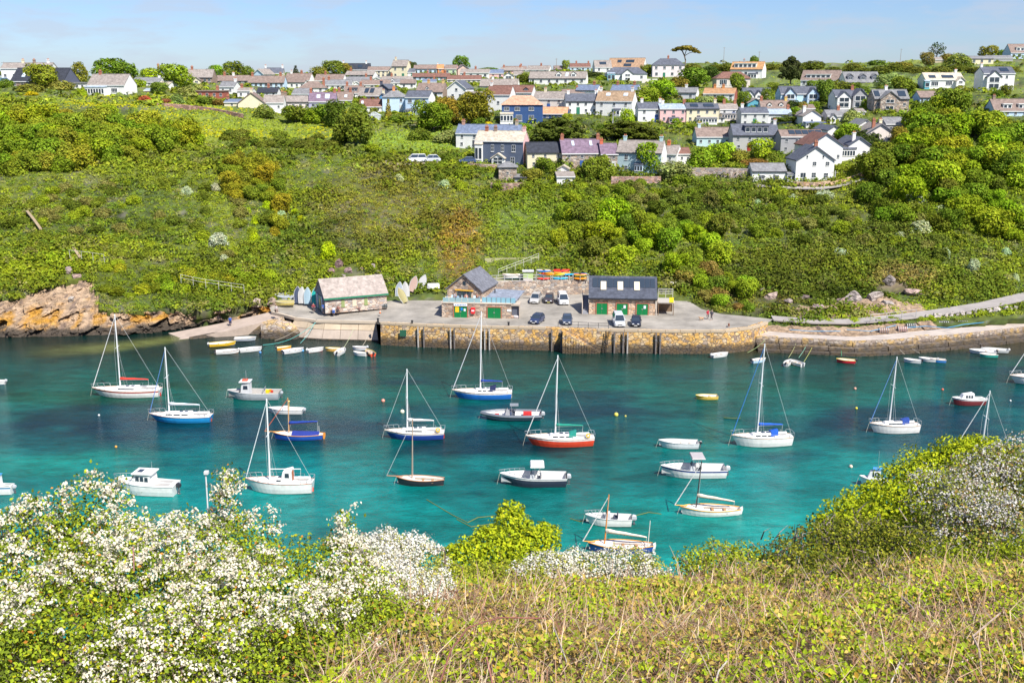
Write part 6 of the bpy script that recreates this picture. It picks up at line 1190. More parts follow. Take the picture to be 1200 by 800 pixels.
# ------------------------------------------------------------------ vehicles
def car(px, py, yaw, col, label, kind='hatch', z=QZ, name='parked_car', loc=None):
    p = loc or (at_z(px, py, z) if z is not None else S(px, py) + Vector((0, 0, .5)))
    t = thing(name, label, 'van' if kind == 'van' else 'car', p, yaw)          # nose towards -Y (local)
    L, w, h = (4.0, .86, 1.5) if kind == 'hatch' else ((4.6, .90, 1.68) if kind == 'suv' else (4.9, .95, 1.95))
    def ring(y, wb, z0, z1, wt):            # section across the car
        return [(-wb, y, z0), (-wb * 1.0, y, z0 + (z1 - z0) * .55), (-wt, y, z1), (wt, y, z1), (wb, y, z0 + (z1 - z0) * .55), (wb, y, z0)]
    hb = .92 if kind != 'van' else 1.1
    b = MB(); b.loft([ring(-L / 2, w * .78, .3, hb * .62, w * .7), ring(-L / 2 + .18, w * .95, .22, hb * .78, w * .82), ring(-L * .27, w, .2, hb, w * .9), ring(L * .1, w, .2, hb + .03, w * .93), ring(L * .40, w * .99, .2, hb + .02, w * .92), ring(L / 2, w * .9, .3, hb * .85, w * .82)])
    body = b.build('body', 'hull', t, col, smooth=False)
    b = MB(); ys = (-L * .27, -L * .08, L * .30, L * .44) if kind != 'van' else (-L * .36, -L * .20, L * .42, L * .47)
    b.loft([[(-w * .88, ys[0], hb - .02), (w * .88, ys[0], hb - .02), (w * .88, ys[3], hb - .02), (-w * .88, ys[3], hb - .02)], [(-w * .70, ys[1], h - .07), (w * .70, ys[1], h - .07), (w * .70, ys[2], h - .07), (-w * .70, ys[2], h - .07)]]); gl = b.build('windows', 'glass', t)
    b = MB(); b.loft([[(-w * .73, ys[1] - .05, h - .09), (w * .73, ys[1] - .05, h - .09), (w * .73, ys[2] + .05, h - .09), (-w * .73, ys[2] + .05, h - .09)], [(-w * .66, ys[1] + .08, h), (w * .66, ys[1] + .08, h), (w * .66, ys[2] - .08, h), (-w * .66, ys[2] - .08, h)]]); b.build('roof', 'hull', t, col)
    b = MB()
    for s_ in (-1, 1):
        b.tube((s_ * w * .87, ys[0], hb), (s_ * w * .71, ys[1], h - .06), .045, n=4); b.tube((s_ * w * .87, ys[3], hb), (s_ * w * .71, ys[2], h - .06), .05, n=4); b.tube((s_ * w * .89, (ys[0] + ys[3]) / 2, hb), (s_ * w * .72, (ys[1] + ys[2]) / 2, h - .06), .04, n=4)
    b.build('pillars', 'hull', t, col)
    for sx in (-1, 1):
        for sy in (-L * .31, L * .31):
            b = MB(); b.tube((sx * (w - .2), sy, .31), (sx * (w + .02), sy, .31), .31, n=14); wv = b.build('wheel', 'rubber', t); b = MB(); b.tube((sx * w, sy, .31), (sx * (w + .035), sy, .31), .19, n=10); b.build('rim', 'metal', wv)
        b = MB(); b.box(sx * w * .48 - .16, sx * w * .48 + .16, -L / 2 - .03, -L / 2 + .1, .52, .66); b.build('headlight', 'paint', t, (.75, .78, .8))
        b = MB(); b.box(sx * w * 1.03 - .09, sx * w * 1.03 + .09, ys[0] + .3, ys[0] + .45, hb, hb + .16); b.build('wing_mirror', 'hull', t, col)
    b = MB(); b.box(-.35, .35, -L / 2 - .04, -L / 2 + .02, .42, .54).box(-.26, .26, -L / 2 - .05, -L / 2 + .02, .28, .39, 1); b.build('grille', ['rubber', 'screen'], t, (.75, .7, .25) if 'yellow' in label else (.8, .8, .78))
    return t
car(629.5, 377.5, radians(-20), (.035, .05, .11), 'dark blue car parked at an angle near the quay edge')
car(664.5, 378.5, radians(-4), (.05, .07, .12), 'blue grey car parked head on left of the dark railing')
car(724.8, 380, radians(0), (.62, .66, .70), 'white van parked right of the dark railing', 'van', name='parked_van')
car(745.2, 380.5, radians(-8), (.02, .025, .045), 'black hatchback beside the white van')
car(628, 353.5, radians(-12), (.50, .49, .47), 'silver car against the retaining wall', 'suv'); car(643.5, 353.5, radians(-5), (.06, .045, .05), 'dark car with yellow number plate against the retaining wall')
car(659.5, 355, radians(3), (.70, .71, .72), 'white van parked right of the two cars by the retaining wall', 'van', name='parked_van')
car(488, 192.5, radians(-80), (.78, .78, .77), 'white van on the gravel above the hillside', 'van', None, 'parked_van'); car(505, 192, radians(-78), (.55, .57, .6), 'pale pick up next to the white van on the gravel', 'suv', None); car(548, 193.5, radians(-85), (.05, .08, .16), 'dark blue car below the navy cottage', 'hatch', None); car(4, 99, radians(-60), (.1, .25, .5), 'blue car cut by the left edge', 'hatch', None)

# ------------------------------------------------------------------ people and a dog
def person(px, py, label, top, legs, pose='stand', z=QZ, yaw=0, hair=(.08, .05, .03), loc=None):
    p = loc or at_z(px, py, z); t = thing('person', label, 'person', p, yaw)
    sit = pose == 'sit'; hp = .46 if sit else .92; zo = hp - .92
    J = [(0, 0, .94 + zo, .15), (0, .01, 1.18 + zo, .135), (0, .01, 1.42 + zo, .15), (0, 0, 1.54 + zo, .06), (0, -.01, 1.64 + zo, .10), (0, -.02, 1.73 + zo, .085)]
    E = [(0, 1), (1, 2), (2, 3), (3, 4), (4, 5)]
    for s_ in (-1, 1):
        n0 = len(J)
        if sit: J += [(s_ * .10, -.02, .90 + zo, .09), (s_ * .12, -.42, .50, .07), (s_ * .12, -.46, .10, .045), (s_ * .12, -.60, .04, .04)]
        else:
            st_ = .12 * s_ if pose == 'walk' else 0; J += [(s_ * .10, 0, .88, .10), (s_ * .11, -st_ * .6, .50, .07), (s_ * .11, st_, .09, .045), (s_ * .12, st_ - .14, .04, .04)]
        E += [(0, n0), (n0, n0 + 1), (n0 + 1, n0 + 2), (n0 + 2, n0 + 3)]
        m0 = len(J); J += [(s_ * .20, 0, 1.42 + zo, .065), (s_ * .27, .02, 1.16 + zo, .045), (s_ * .25, -.10, .92 + zo + (.12 if sit else 0), .032), (s_ * .25, -.14, .84 + zo + (.12 if sit else 0), .035)]
        E += [(2, m0), (m0, m0 + 1), (m0 + 1, m0 + 2), (m0 + 2, m0 + 3)]
    me = bpy.data.meshes.new('person'); me.from_pydata([j[:3] for j in J], E, []); o = put('body', me, t, (.55, .34, .25))
    me.materials.append(M['render']); o.modifiers.new('skin', 'SKIN'); sv = me.skin_vertices[0].data
    for i, j in enumerate(J): sv[i].radius = (j[3], j[3])
    sv[0].use_root = True; o.modifiers.new('sub', 'SUBSURF').levels = 1
    b = MB(); rings = [[(cos(a) * w_, sin(a) * d_, z_ + zo) for a in [2 * pi * i / 10 for i in range(10)]] for z_, w_, d_ in ((.88, .20, .17), (1.05, .185, .16), (1.3, .215, .165), (1.46, .20, .14), (1.52, .09, .09))]
    b.loft(rings); 
    for s_ in (-1, 1): b.tube((s_ * .19, 0, 1.45 + zo), (s_ * .28, .02, 1.14 + zo), .085, .065, 8)
    b.build('shirt', 'cloth', t, top)
    b = MB()
    for s_ in (-1, 1):
        if sit: b.tube((s_ * .10, .05, .52), (s_ * .12, -.44, .52), .12, .09, 8); b.tube((s_ * .12, -.43, .54), (s_ * .12, -.46, .12), .09, .07, 8)
        else: st_ = .12 * s_ if pose == 'walk' else 0; b.tube((s_ * .09, 0, .95), (s_ * .11, -st_ * .6, .50), .125, .09, 8); b.tube((s_ * .11, -st_ * .6, .52), (s_ * .11, st_, .10), .09, .065, 8)
    b.build('trousers', 'cloth', t, legs); b = MB(); b.ball((0, .015, 1.735 + zo), .105, 0, 8, 6); b.build('hair', 'cloth', t, hair)
    if sit: b = MB(); b.box(-.25, .25, -.15, .3, 0, .40); tag(b.build('stool', 'wood', None, (.25, .18, .12), loc=p, rz=yaw), 'low box seat under the ' + label, 'seat')
    return t
person(829, 374, 'person in a red top walking on the road bend', (.45, .02, .05), (.45, .38, .33), 'walk', yaw=.6); person(833.8, 375, 'person in dark clothes walking beside the red top', (.07, .07, .09), (.30, .26, .24), 'walk', yaw=-.5, hair=(.3, .25, .2))
person(367.5, 363.5, 'person in red and dark seated before turquoise boat', (.30, .05, .07), (.10, .08, .10), 'sit', yaw=.4); person(379, 366.5, 'person in blue standing at the boat store corner', (.06, .13, .40), (.05, .05, .07), yaw=.9, hair=(.5, .35, .3))
person(391, 367, 'person in white top and blue trousers seated by stone wall', (.75, .72, .70), (.04, .15, .50), 'sit', yaw=.2); person(396.5, 366.2, 'person in brown seated at right by stone wall', (.28, .12, .10), (.06, .05, .06), 'sit', yaw=-.2)
person(270, 379, 'person in blue crouching on the slipway', (.03, .10, .40), (.05, .06, .14), 'sit', z=1.6, yaw=.3); person(324, 365.5, 'person in grey at the head of the slipway', (.5, .45, .45), (.4, .3, .25), 'sit', yaw=.5)
for i, (x, y, c) in enumerate(((4.1, 1.3, (.62, .30, .22)), (2.0, 1.9, (.30, .30, .34)), (5.9, 1.8, (.42, .20, .14)))): person(0, 0, ['person in pink at the middle of the cafe terrace', 'person in grey at the left of the cafe terrace', 'person in brown at the right of the cafe terrace'][i], c, (.08, .09, .15), 'sit', loc=TM @ Vector((x, y, 2.69)), yaw=i)
def dog(px, py, yaw, col, label):
    t = thing('dog', label, 'dog', at_z(px, py, QZ), yaw)
    J = [(0, 0, .46, .13), (-.22, 0, .46, .14), (.22, 0, .45, .11), (-.38, 0, .60, .07), (-.46, 0, .66, .08), (-.60, 0, .63, .045), (.38, 0, .52, .03), (.50, 0, .60, .02)]; E = [(0, 1), (0, 2), (1, 3), (3, 4), (4, 5), (2, 6), (6, 7)]
    for s_ in (-1, 1):
        n0 = len(J); J += [(-.26, s_ * .09, .34, .055), (-.27, s_ * .09, .17, .032), (-.28, s_ * .09, .02, .03), (.24, s_ * .09, .34, .07), (.20, s_ * .09, .22, .04), (.29, s_ * .09, .13, .028), (.26, s_ * .09, .02, .03)]; E += [(1, n0), (n0, n0 + 1), (n0 + 1, n0 + 2), (2, n0 + 3), (n0 + 3, n0 + 4), (n0 + 4, n0 + 5), (n0 + 5, n0 + 6)]
    me = bpy.data.meshes.new('dog'); me.from_pydata([j[:3] for j in J], E, []); me.materials.append(M['cloth']); o = put('body', me, t, col); o.modifiers.new('skin', 'SKIN'); sv = me.skin_vertices[0].data
    for i, j in enumerate(J): sv[i].radius = (j[3], j[3])
    sv[0].use_root = True; o.modifiers.new('sub', 'SUBSURF').levels = 1
    for s_ in (-1, 1): b = MB(); b.tube((-.45, s_ * .06, .72), (-.43, s_ * .10, .62), .03, .012, 5); b.build('ear', 'cloth', t, tuple(c * .6 for c in col))
dog(822, 375.5, .2, (.50, .30, .16), 'sandy dog beside the people on the road bend'); dog(854, 383, 1.3, (.28, .09, .04), 'red brown dog facing the water on the road')
# ------------------------------------------------------------------ boats
def hull_rings(L, B, fb, st=.7, oh=.10, n=14, draft=.35, full=.55, sheer=.3, tum=1.0):
    R = []
    for i in range(n):
        s = i / (n - 1); e = 1 - (1 - min(1, s / full)) ** 2.1 if s < full else 1 - (1 - st) * ((s - full) / (1 - full)) ** 1.8
        bw = max(.02, B / 2 * e); zs = fb * (1 + sheer * (1 - s) ** 2 + .06 * s * s); x = -L / 2 + L * s; ov = oh * L * (1 - s) ** 3 - .02 * L * s ** 3
        lv = [(1.0, zs), (.985 * tum, zs * .78), (.955, zs * .45), (.86, .06), (.62, -.12), (.02, -draft)]
        side = [(x + ov * (1 - z / zs), -bw * f, z) for f, z in lv]
        R.append((side, x, bw, zs))
    return R
def hull(parent, L, B, fb, top, stripe=None, foul=(.35, .04, .03), st=.7, oh=.1, open_=False, boot=None, inner=(.75, .74, .70), full=.55, sheer=.3, deckc=(.80, .79, .75), name='hull', floor=.22):
    H_ = hull_rings(L, B, fb, st, oh, full=full, sheer=sheer); b = MB(); rings = []
    for side, x, bw, zs in H_: rings.append(side + [(p[0], -p[1], p[2]) for p in side[::-1]])
    mf = lambda i, k: {0: 1, 10: 1, 1: 0, 9: 0, 2: 0, 8: 0, 3: 2, 7: 2}.get(k, 2)
    b.loft(rings, 0, True, True, False, mf)
    ms = []
    for c in (top, stripe or top, foul): ms.append(hullcol(c))
    h = b.build(name, ms, parent, (1, 1, 1), smooth=False, recalc=True)
    if open_:
        b = MB(); rr = []
        for side, x, bw, zs in H_[:]:
            q_ = max(.01, bw - .09); xx = x * .965; rr.append([(xx, -q_, zs), (xx, -q_ * .86, floor + .1), (xx, -q_ * .6, floor), (xx, q_ * .6, floor), (xx, q_ * .86, floor + .1), (xx, q_, zs)])
        b.loft(rr, 0, True, True, False); b.build('inner_hull', 'deck', parent, inner)
    else:
        b = MB(); rr = []
        for side, x, bw, zs in H_: q_ = max(.01, bw - .03); rr.append([(x, -q_, zs - .03), (x, -q_ * .5, zs + .03), (x, 0, zs + .05), (x, q_ * .5, zs + .03), (x, q_, zs - .03)])
        b.loft(rr, 0, False, False, False); b.build('deck', 'deck', parent, deckc)
    return H_
_hc = {}
def hullcol(c):
    key = tuple(round(v, 3) for v in c)
    if key not in _hc: _hc[key] = mat('hull_paint', key, .3, 'fix', .14, 1.5, spec=.5, coat=.2)
    return _hc[key]
def rail_strip(parent, H_, dz, r, col, name='rubbing_strake', matn='paint', s0=0, off=.015):
    for s_ in (-1, 1):
        b = MB(); b.path([(x, s_ * (bw + off), zs + dz) for side, x, bw, zs in H_[s0:]], r, 5); b.build(name, matn, parent, col)
def outboard(parent, x, z, col=(.04, .04, .05), s=1.0, y=0, up=False):
    o = thing('outboard', None, None); o.parent = parent; 
    for k_ in ('label', 'category'): 
        if k_ in o: del o[k_]
    b = MB(); b.loft([[(-.16, -.13, 0), (.20, -.13, 0), (.20, .13, 0), (-.16, .13, 0)], [(-.20, -.16, .18), (.26, -.16, .15), (.26, .16, .15), (-.20, .16, .18)], [(-.17, -.14, .42), (.22, -.14, .36), (.22, .14, .36), (-.17, .14, .42)], [(-.10, -.08, .50), (.12, -.08, .46), (.12, .08, .46), (-.10, .08, .50)]])
    o1 = b.build('outboard_motor', 'hull', parent, col, loc=(x, y, z)); o1.scale = (s, s, s); b = MB(); b.box(-.05, .07, -.04, .04, -.75, 0).box(-.1, .14, -.08, .08, -.42, -.38).tube((-.12, 0, -.68), (.16, 0, -.68), .07, .04, 6); b.build('motor_leg', 'hull', o1, (.12, .12, .13)); bpy.data.objects.remove(o)
    if up: o1.rotation_euler = (0, -.9, 0)
    return o1
def mooring(parent, H_, z=-.3, dx=-.8):
    side, x, bw, zs = H_[0]; b = MB(); b.tube((x - .02, 0, zs), (x + dx * .5, 0, z), .025, n=4); b.build('mooring_line', 'rope', parent, (.5, .48, .4))
def rig(parent, xm, h, z0, L, H_, boomL=0, zb=1.3, mc='paint', mcol=(.80, .80, .79), jib=None, cover=None, spread=.55, back=True, rake=.02, shr=2, lean=0, r=.10, bow=None, boom_drop=0, stern=None, thick=.02):
    top = Vector((xm + rake * h, 0, z0 + h)); b = MB(); b.tube((xm, 0, z0), top, r, r * .75, 8); m = b.build('mast', mc, parent, mcol)
    if spread:
        b = MB(); q_ = Vector((xm, 0, z0)).lerp(top, spread); b.tube(q_ + Vector((0, -.75, 0)), q_ + Vector((0, .75, .05)), .03, n=4); b.build('spreader', mc, m, mcol)
    bx = bow if bow is not None else (H_[0][1] + .1, 0, H_[0][3] + .05)
    b = MB(); b.tube(bx, top * 1.0 - Vector((0, 0, h * .03)), .022 if not jib else .06, .022 if not jib else .035, 6); b.build('forestay' if not jib else 'furled_jib', 'cloth' if jib else 'rope', parent, jib or (.62, .62, .6))
    if back: b = MB(); b.tube(stern or (H_[-1][1] - .1, 0, H_[-1][3] + .05), top, thick * .8, n=4); b.build('backstay', 'rope', parent, (.60, .60, .58))
    idx = min(range(len(H_)), key=lambda i: abs(H_[i][1] - xm)); bw, zs = H_[idx][2], H_[idx][3]
    for s_ in (-1, 1):
        for j in range(shr):
            b = MB(); tp = Vector((xm, 0, z0)).lerp(top, (.97, spread or .7)[j]); mid = Vector((xm, s_ * .75, z0 + h * spread)) if (spread and j == 0) else None; base = (xm + .1 + j * .45, s_ * bw * .95, zs)
            (b.path([base, mid, tp], thick * .55, 4) if mid else b.tube(base, tp, thick * .55, n=4)); b.build('shroud', 'rope', parent, (.55, .55, .54))
    if boomL:
        e = Vector((xm + boomL, 0, zb + .05 - boom_drop)); s0 = Vector((xm + .08, 0, zb)); b = MB(); b.tube(s0, e, .055, .05, 6); bo = b.build('boom', mc, parent, mcol)
        if cover:
            b = MB(); n_ = 9; R_ = []
            for i in range(n_):
                f = i / (n_ - 1); c = s0.lerp(e, f); hh = (.30 * (1 - f) ** .8 + .13) * (1 + .07 * sin(i * 2.1)); ww = .13 * (1 - f * .35); R_.append([(c.x, c.y + ww * cos(a) , c.z + .10 + hh * (.5 + .5 * sin(a)) - .12) for a in [2 * pi * k_ / 8 for k_ in range(8)]])
            b.loft(R_); b.build('sail_cover', 'cloth', bo, cover, smooth=True)
        b = MB(); b.tube(e, (e.x - .1, 0, H_[-2][3] + .1), .02, n=4); b.build('mainsheet', 'rope', parent, (.6, .6, .58))
    return m
def pulpit(parent, H_, n0=0, n1=3, h=.55, name='pulpit'):
    b = MB(); P1 = [(H_[i][1], -H_[i][2] * .93, H_[i][3]) for i in range(n0, n1)]; P2 = [(p[0], -p[1], p[2]) for p in P1]; ring = (P1[::-1] + P2) if n0 == 0 else (P1 + P2[::-1])
    b.path([(p[0] - (.12 if n0 == 0 else -.05), p[1], p[2] + h) for p in ring], .028, 4)
    for p in ring: b.tube(p, (p[0] - (.12 if n0 == 0 else -.05), p[1], p[2] + h), .022, n=4)
    b.build(name, 'metal', parent)
def guard(parent, H_, a, b_, h=.5):
    for s_ in (-1, 1):
        b = MB(); pts = [(H_[i][1], s_ * H_[i][2] * .94, H_[i][3]) for i in range(a, b_ + 1, 2)]; b.path([(p[0], p[1], p[2] + h) for p in pts], .014, 3)
        for p in pts: b.tube(p, (p[0], p[1], p[2] + h), .018, n=4)
        b.build('guard_rail', 'metal', parent)
def cabin(parent, x0, x1, w0, w1, z, h, col=(.80, .79, .76), win=(3,), name='cabin', slope=.35, wz=.45, wh=.16, wins=True):
    b = MB(); s = slope
    b.loft([[(x0, -w0, z), (x1, -w1, z), (x1, w1, z), (x0, w0, z)], [(x0 + s * .8, -w0 * .8, z + h * .85), (x1, -w1 * .88, z + h), (x1, w1 * .88, z + h), (x0 + s * .8, w0 * .8, z + h * .85)], [(x0 + s, -w0 * .55, z + h * .95), (x1 - .03, -w1 * .6, z + h * 1.12), (x1 - .03, w1 * .6, z + h * 1.12), (x0 + s, w0 * .55, z + h * .95)]])
    c = b.build(name, 'deck', parent, col)
    if wins:
        n_ = win[0]; a0, a1 = x0 + s + .15, x1 - .15
        for s_ in (-1, 1):
            for i in range(n_):
                f0, f1 = (i + .08) / n_, (i + .92) / n_; p, q_ = a0 + (a1 - a0) * f0, a0 + (a1 - a0) * f1
                wy = lambda x, zz: (w0 + (w1 - w0) * (x - x0) / (x1 - x0)) * (1 - .13 * (zz / h)) + .012
                b = MB(); zz0, zz1 = h * (wz - wh), h * (wz + wh * 1.2); pts = [(p, s_ * wy(p, zz0), z + zz0), (q_, s_ * wy(q_, zz0), z + zz0), (q_ - .04, s_ * wy(q_, zz1), z + zz1), (p + .04, s_ * wy(p, zz1), z + zz1)]
                b.loft([pts, [(x, y - s_ * .03, z_) for x, y, z_ in pts]]); b.build('window', 'glass', c)
    return c
def boat_at(name, label, cat, px, py, wpx, yaw=0, group=None):
    p = at_z(px, py, 0); k = mpp(p); L = wpx * k / max(.5, cos(radians(yaw))); t = thing(name, label, cat, p, radians(yaw), group); return t, L
def yacht(label, px, py, w, topy, mastpx, hullc, stripe=None, boot=(.35, .03, .03), cover=(.75, .74, .72), jib=(.8, .8, .78), yaw=0, hood=None, wheel=False, fb=.85, boom=True, win=3, outb=False, ring_=None, cabc=(.80, .79, .76), strake=(.6, .4, .25), wnd=True, bw=None):
    t, L = boat_at('sailing_yacht', label, 'sailing yacht', px, py, w, yaw); B = bw or L * .31; H_ = hull(t, L, B, fb, hullc, stripe, boot, oh=.11, st=.62)
    rail_strip(t, H_, .0, .035, strake)
    xm = (mastpx - px) * mpp(t.location) / cos(radians(yaw)); k = mpp(t.location); dkz = fb * 1.1
    mh = (py - topy) * k / .965 - dkz - .3
    cabin(t, xm - .9 if not wheel else xm + .2, L * .18, B * .22, B * .30, fb * 1.03, .46, cabc, (win,), wins=wnd)
    b = MB(); b.box(L * .19, L * .42, -B * .24, B * .24, fb * 1.04 + .02, fb * 1.04 + .06); b.build('cockpit_shade_slab', 'deck', t, (.34, .32, .30));  # flat dark slab, the shade of the sunken cockpit put into its colour
    for s_ in (-1, 1): b = MB(); b.box(L * .18, L * .44, s_ * B * .30 - .07, s_ * B * .30 + .07, fb, fb * 1.05 + .26); b.build('coaming', 'deck', t, cabc)
    for i in (.02, .10): b = MB(); b.box(L * i - .22, L * i + .22, -.2, .2, fb + .52, fb + .57); b.build('hatch', 'glass', t)
    rig(t, xm, mh, dkz + .3, L, H_, (L * .40 - xm if boom else 0) * .86, dkz + .3 + 1.0, jib=jib, cover=cover if boom else None)
    pulpit(t, H_, 0, 4); pulpit(t, H_, 12, 14, name='pushpit'); guard(t, H_, 3, 12); mooring(t, H_)
    if hood:
        b = MB(); x0 = L * .12; R_ = []
        for f in (0, .5, 1): R_.append([(x0 + f * .9, -B * .30, fb * 1.04 + .2), (x0 + .1 + f * .85, -B * .26, fb * 1.04 + .55 + f * .25), (x0 + .15 + f * .85, 0, fb * 1.04 + .62 + f * .32), (x0 + .1 + f * .85, B * .26, fb * 1.04 + .55 + f * .25), (x0 + f * .9, B * .30, fb * 1.04 + .2)])
        b.loft(R_, 0, False, False, False); b.build('sprayhood', 'cloth', t, hood)
    if wheel:
        c = cabin(t, L * .04, L * .20, B * .30, B * .33, fb * 1.05, 1.35, cabc, (1,), 'wheelhouse', .3, .62, .17); b = MB(); b.box(L * .205, L * .21, -.3, .3, fb + .2, fb + 1.3); b.build('door', 'wood', c, (.45, .14, .06))
    if outb: outboard(t, L / 2 + .15, fb * .7, s=.8)
    b = MB(); b.loft([[(L * .44, -.03, .5), (L * .50, -.03, .5), (L * .50, .03, .5), (L * .44, .03, .5)], [(L * .45, -.03, -.5), (L * .50, -.03, -.5), (L * .50, .03, -.5), (L * .45, .03, -.5)]]); b.build('rudder', hullcol(boot), t)
    if ring_: b = MB(); n_ = 12; b.loft([[(L * .40 + .28 * cos(a) * (1 if 1 else 0), -B * .38, fb + .55 + .28 * sin(a)), (L * .40 + .16 * cos(a), -B * .38, fb + .55 + .16 * sin(a)), (L * .40 + .16 * cos(a), -B * .38 - .1, fb + .55 + .16 * sin(a)), (L * .40 + .28 * cos(a), -B * .38 - .1, fb + .55 + .28 * sin(a))] for a in [2 * pi * i / n_ for i in range(n_ + 1)]], 0, False, False); b.build('life_ring', 'paint', t, ring_)
    return t, L, H_
WHT = (.80, .79, .76)
yacht('white yacht with red sail cover nearest the left cliff', 149, 463.5, 80, 369, 142, WHT, (.45, .05, .05), (.55, .04, .03), (.75, .06, .04), (.80, .78, .76), 0, win=1, fb=.95)
yacht('bright blue yacht with white furled mainsail on the left', 212, 493, 74, 407, 199, (.02, .28, .62), None, (.40, .08, .03), (.68, .74, .80), (.12, .25, .55), -2, fb=.8, strake=(.6, .42, .3))
yacht('navy yacht with white deck and yellow lifebuoy', 486, 513, 70, 432, 477.5, (.02, .06, .30), WHT, (.45, .05, .02), (.80, .79, .77), None, 0, win=1, ring_=(.85, .55, .02))
yacht('blue yacht with blue sail cover moored off the quay', 565, 466, 70, 366, 563, (.02, .16, .55), WHT, (.5, .42, .3), (.02, .06, .30), (.72, .74, .76), 0, hood=(.02, .03, .10), fb=.95)
yacht('red hulled yacht with green sail cover and sprayhood', 656, 521, 80, 416, 650.5, (.70, .07, .03), WHT, (.05, .40, .28), (.02, .28, .20), (.78, .78, .76), 2, hood=(.02, .28, .22), ring_=(.85, .55, .02), fb=1.0)
yacht('white yacht with bright blue sail cover and sprayhood', 892, 521, 72, 403, 886.5, WHT, None, (.15, .55, .45), (.02, .12, .55), (.05, .22, .55), 4, hood=(.02, .12, .55), fb=1.1)
yacht('white yacht with blue hood and dark window band', 1047, 506, 59, 418, 1041, WHT, (.75, .74, .72), (.5, .05, .04), None, (.15, .30, .60), 2, hood=(.03, .08, .35), fb=1.0, boom=False, win=1)
yacht('white yacht cut by the right edge', 1219, 449, 74, 372, 1216, WHT, None, (.06, .06, .08), (.5, .5, .5), (.80, .80, .78), 0, fb=1.0)
yacht('yacht whose hull hides behind the right foreground trees', 1150, 538, 70, 457, 1149, WHT, None, (.06, .06, .08), None, (.7, .7, .68), 0, boom=False)
yacht('white motor sailer with wheelhouse in front of hawthorn blossom', 328, 575, 80, 466, 317, WHT, None, (.75, .10, .06), None, (.75, .77, .78), -2, wheel=True, fb=1.15, boom=True, cabc=(.80, .79, .77), strake=(.5, .2, .1), win=1)

def gaffer(label, px, py, w, topy, mastpx, hullc, mastc, yaw=0, sprit=.0, cover=None, tent=None, mizzen=None, rake=.02, deckc=(.80, .78, .72), strake=(.7, .32, .06), rud=(.75, .3, .05), fb=.62, boomd=0, jibc=None, full=.5, op=True):
    t, L = boat_at('sailing_dinghy', label, 'sailing dinghy', px, py, w, yaw); B = L * .33; H_ = hull(t, L, B, fb, hullc, None, (.4, .06, .03) if hullc[0] < .5 else WHT, st=.35, oh=.04, open_=op, inner=deckc, full=full, sheer=.45, deckc=deckc)
    rail_strip(t, H_, .01, .045, strake, 'gunwale', 'wood'); xm = (mastpx - px) * mpp(t.location); k = mpp(t.location); mh = (py - topy) * k / .965 - fb
    if op:
        b = MB(); b.loft([[(x, -bw * .9, zs - .02), (x, bw * .9, zs - .02), (x, bw * .9, zs - .08), (x, -bw * .9, zs - .08)] for _, x, bw, zs in H_[:6]]); b.build('foredeck', 'deck', t, deckc)
        for s_ in (-1, 1): b = MB(); b.loft([[(x, s_ * bw * .92, zs - .04), (x, s_ * bw * .60, zs - .06), (x, s_ * bw * .60, zs - .2), (x, s_ * bw * .92, zs - .2)] for _, x, bw, zs in H_[5:13]]); b.build('side_bench', 'deck', t, deckc)
        for xf in (.05, .25): b = MB(); i = int((xf + .5) * 13); b.box(L * xf - .12, L * xf + .12, -H_[i][2] * .9, H_[i][2] * .9, fb * .62, fb * .68); b.build('thwart', 'wood', t, (.45, .25, .12))
    bowp = (H_[0][1] - sprit, 0, H_[0][3] + .12)
    if sprit: b = MB(); b.tube((H_[0][1] + .7, 0, H_[0][3] + .05), bowp, .06, .04, 6); b.build('bowsprit', 'wood', t, strake)
    rig(t, xm, mh, fb * .6, L, H_, (L * .40 - xm) if cover else 0, fb + (.95 if not boomd else 1.3), 'wood', mastc, jib=jibc, cover=cover, spread=None, back=False, rake=rake, shr=1, bow=bowp, boom_drop=boomd, r=.07)
    if tent: b = MB(); b.loft([[(x, -bw * .95, zs + .03), (x, 0, zs + .38), (x, bw * .95, zs + .03)] for _, x, bw, zs in H_[5:13]], 0, True, True, False); b.build('boat_cover', 'cloth', t, tent)
    if rud: b = MB(); b.prism([(L / 2 - .03, -.3), (L / 2 - .03, fb * 1.2), (L / 2 + .25, fb * 1.45), (L / 2 + .3, fb * .9), (L / 2 + .12, -.3)], -.03, .03); b.build('rudder', 'wood', t, rud)
    if mizzen: b = MB(); b.tube((L * .42, 0, fb * .7), (L * .42 + mizzen[2] if len(mizzen) > 2 else L * .42, 0, fb * .7 + mizzen[0]), .045, .035, 6); b.build('mizzen_mast', 'wood', t, mizzen[1])
    mooring(t, H_); return t
gaffer('blue gaff rigged dinghy with blue cover, orange bowsprit and rudder', 350, 514, 58, 463, 339, (.02, .10, .45), (.65, .33, .12), 0, 1.1, (.02, .06, .35), (.02, .04, .25), (1.3, (.6, .6, .58)), jibc=(.55, .12, .06), boomd=-.3, op=False)
gaffer('black open daysailer with bare brown mast', 493, 567, 56, 487, 483, (.03, .03, .04), (.45, .28, .18), 0, 1.1, None, None, None, .03, (.72, .66, .58), (.55, .25, .12), None)
gaffer('white wooden daysailer with dark mast and rolled tan sail', 832, 602, 70, 536, 815, WHT, (.06, .05, .05), 0, .6, (.72, .62, .50), None, None, .07, (.75, .70, .64), (.85, .42, .05), (.80, .79, .76), boomd=.6, jibc=(.72, .70, .68))
gaffer('blue and white daysailer with orange mast and rolled sail', 727, 645, 76, 574, 708, (.03, .08, .32), (.75, .25, .04), 0, .5, (.74, .66, .55), None, (2.7, (.75, .72, .66), .15), .06, (.78, .72, .66), (.8, .35, .05), (.80, .79, .76), boomd=.6, jibc=(.74, .72, .68))

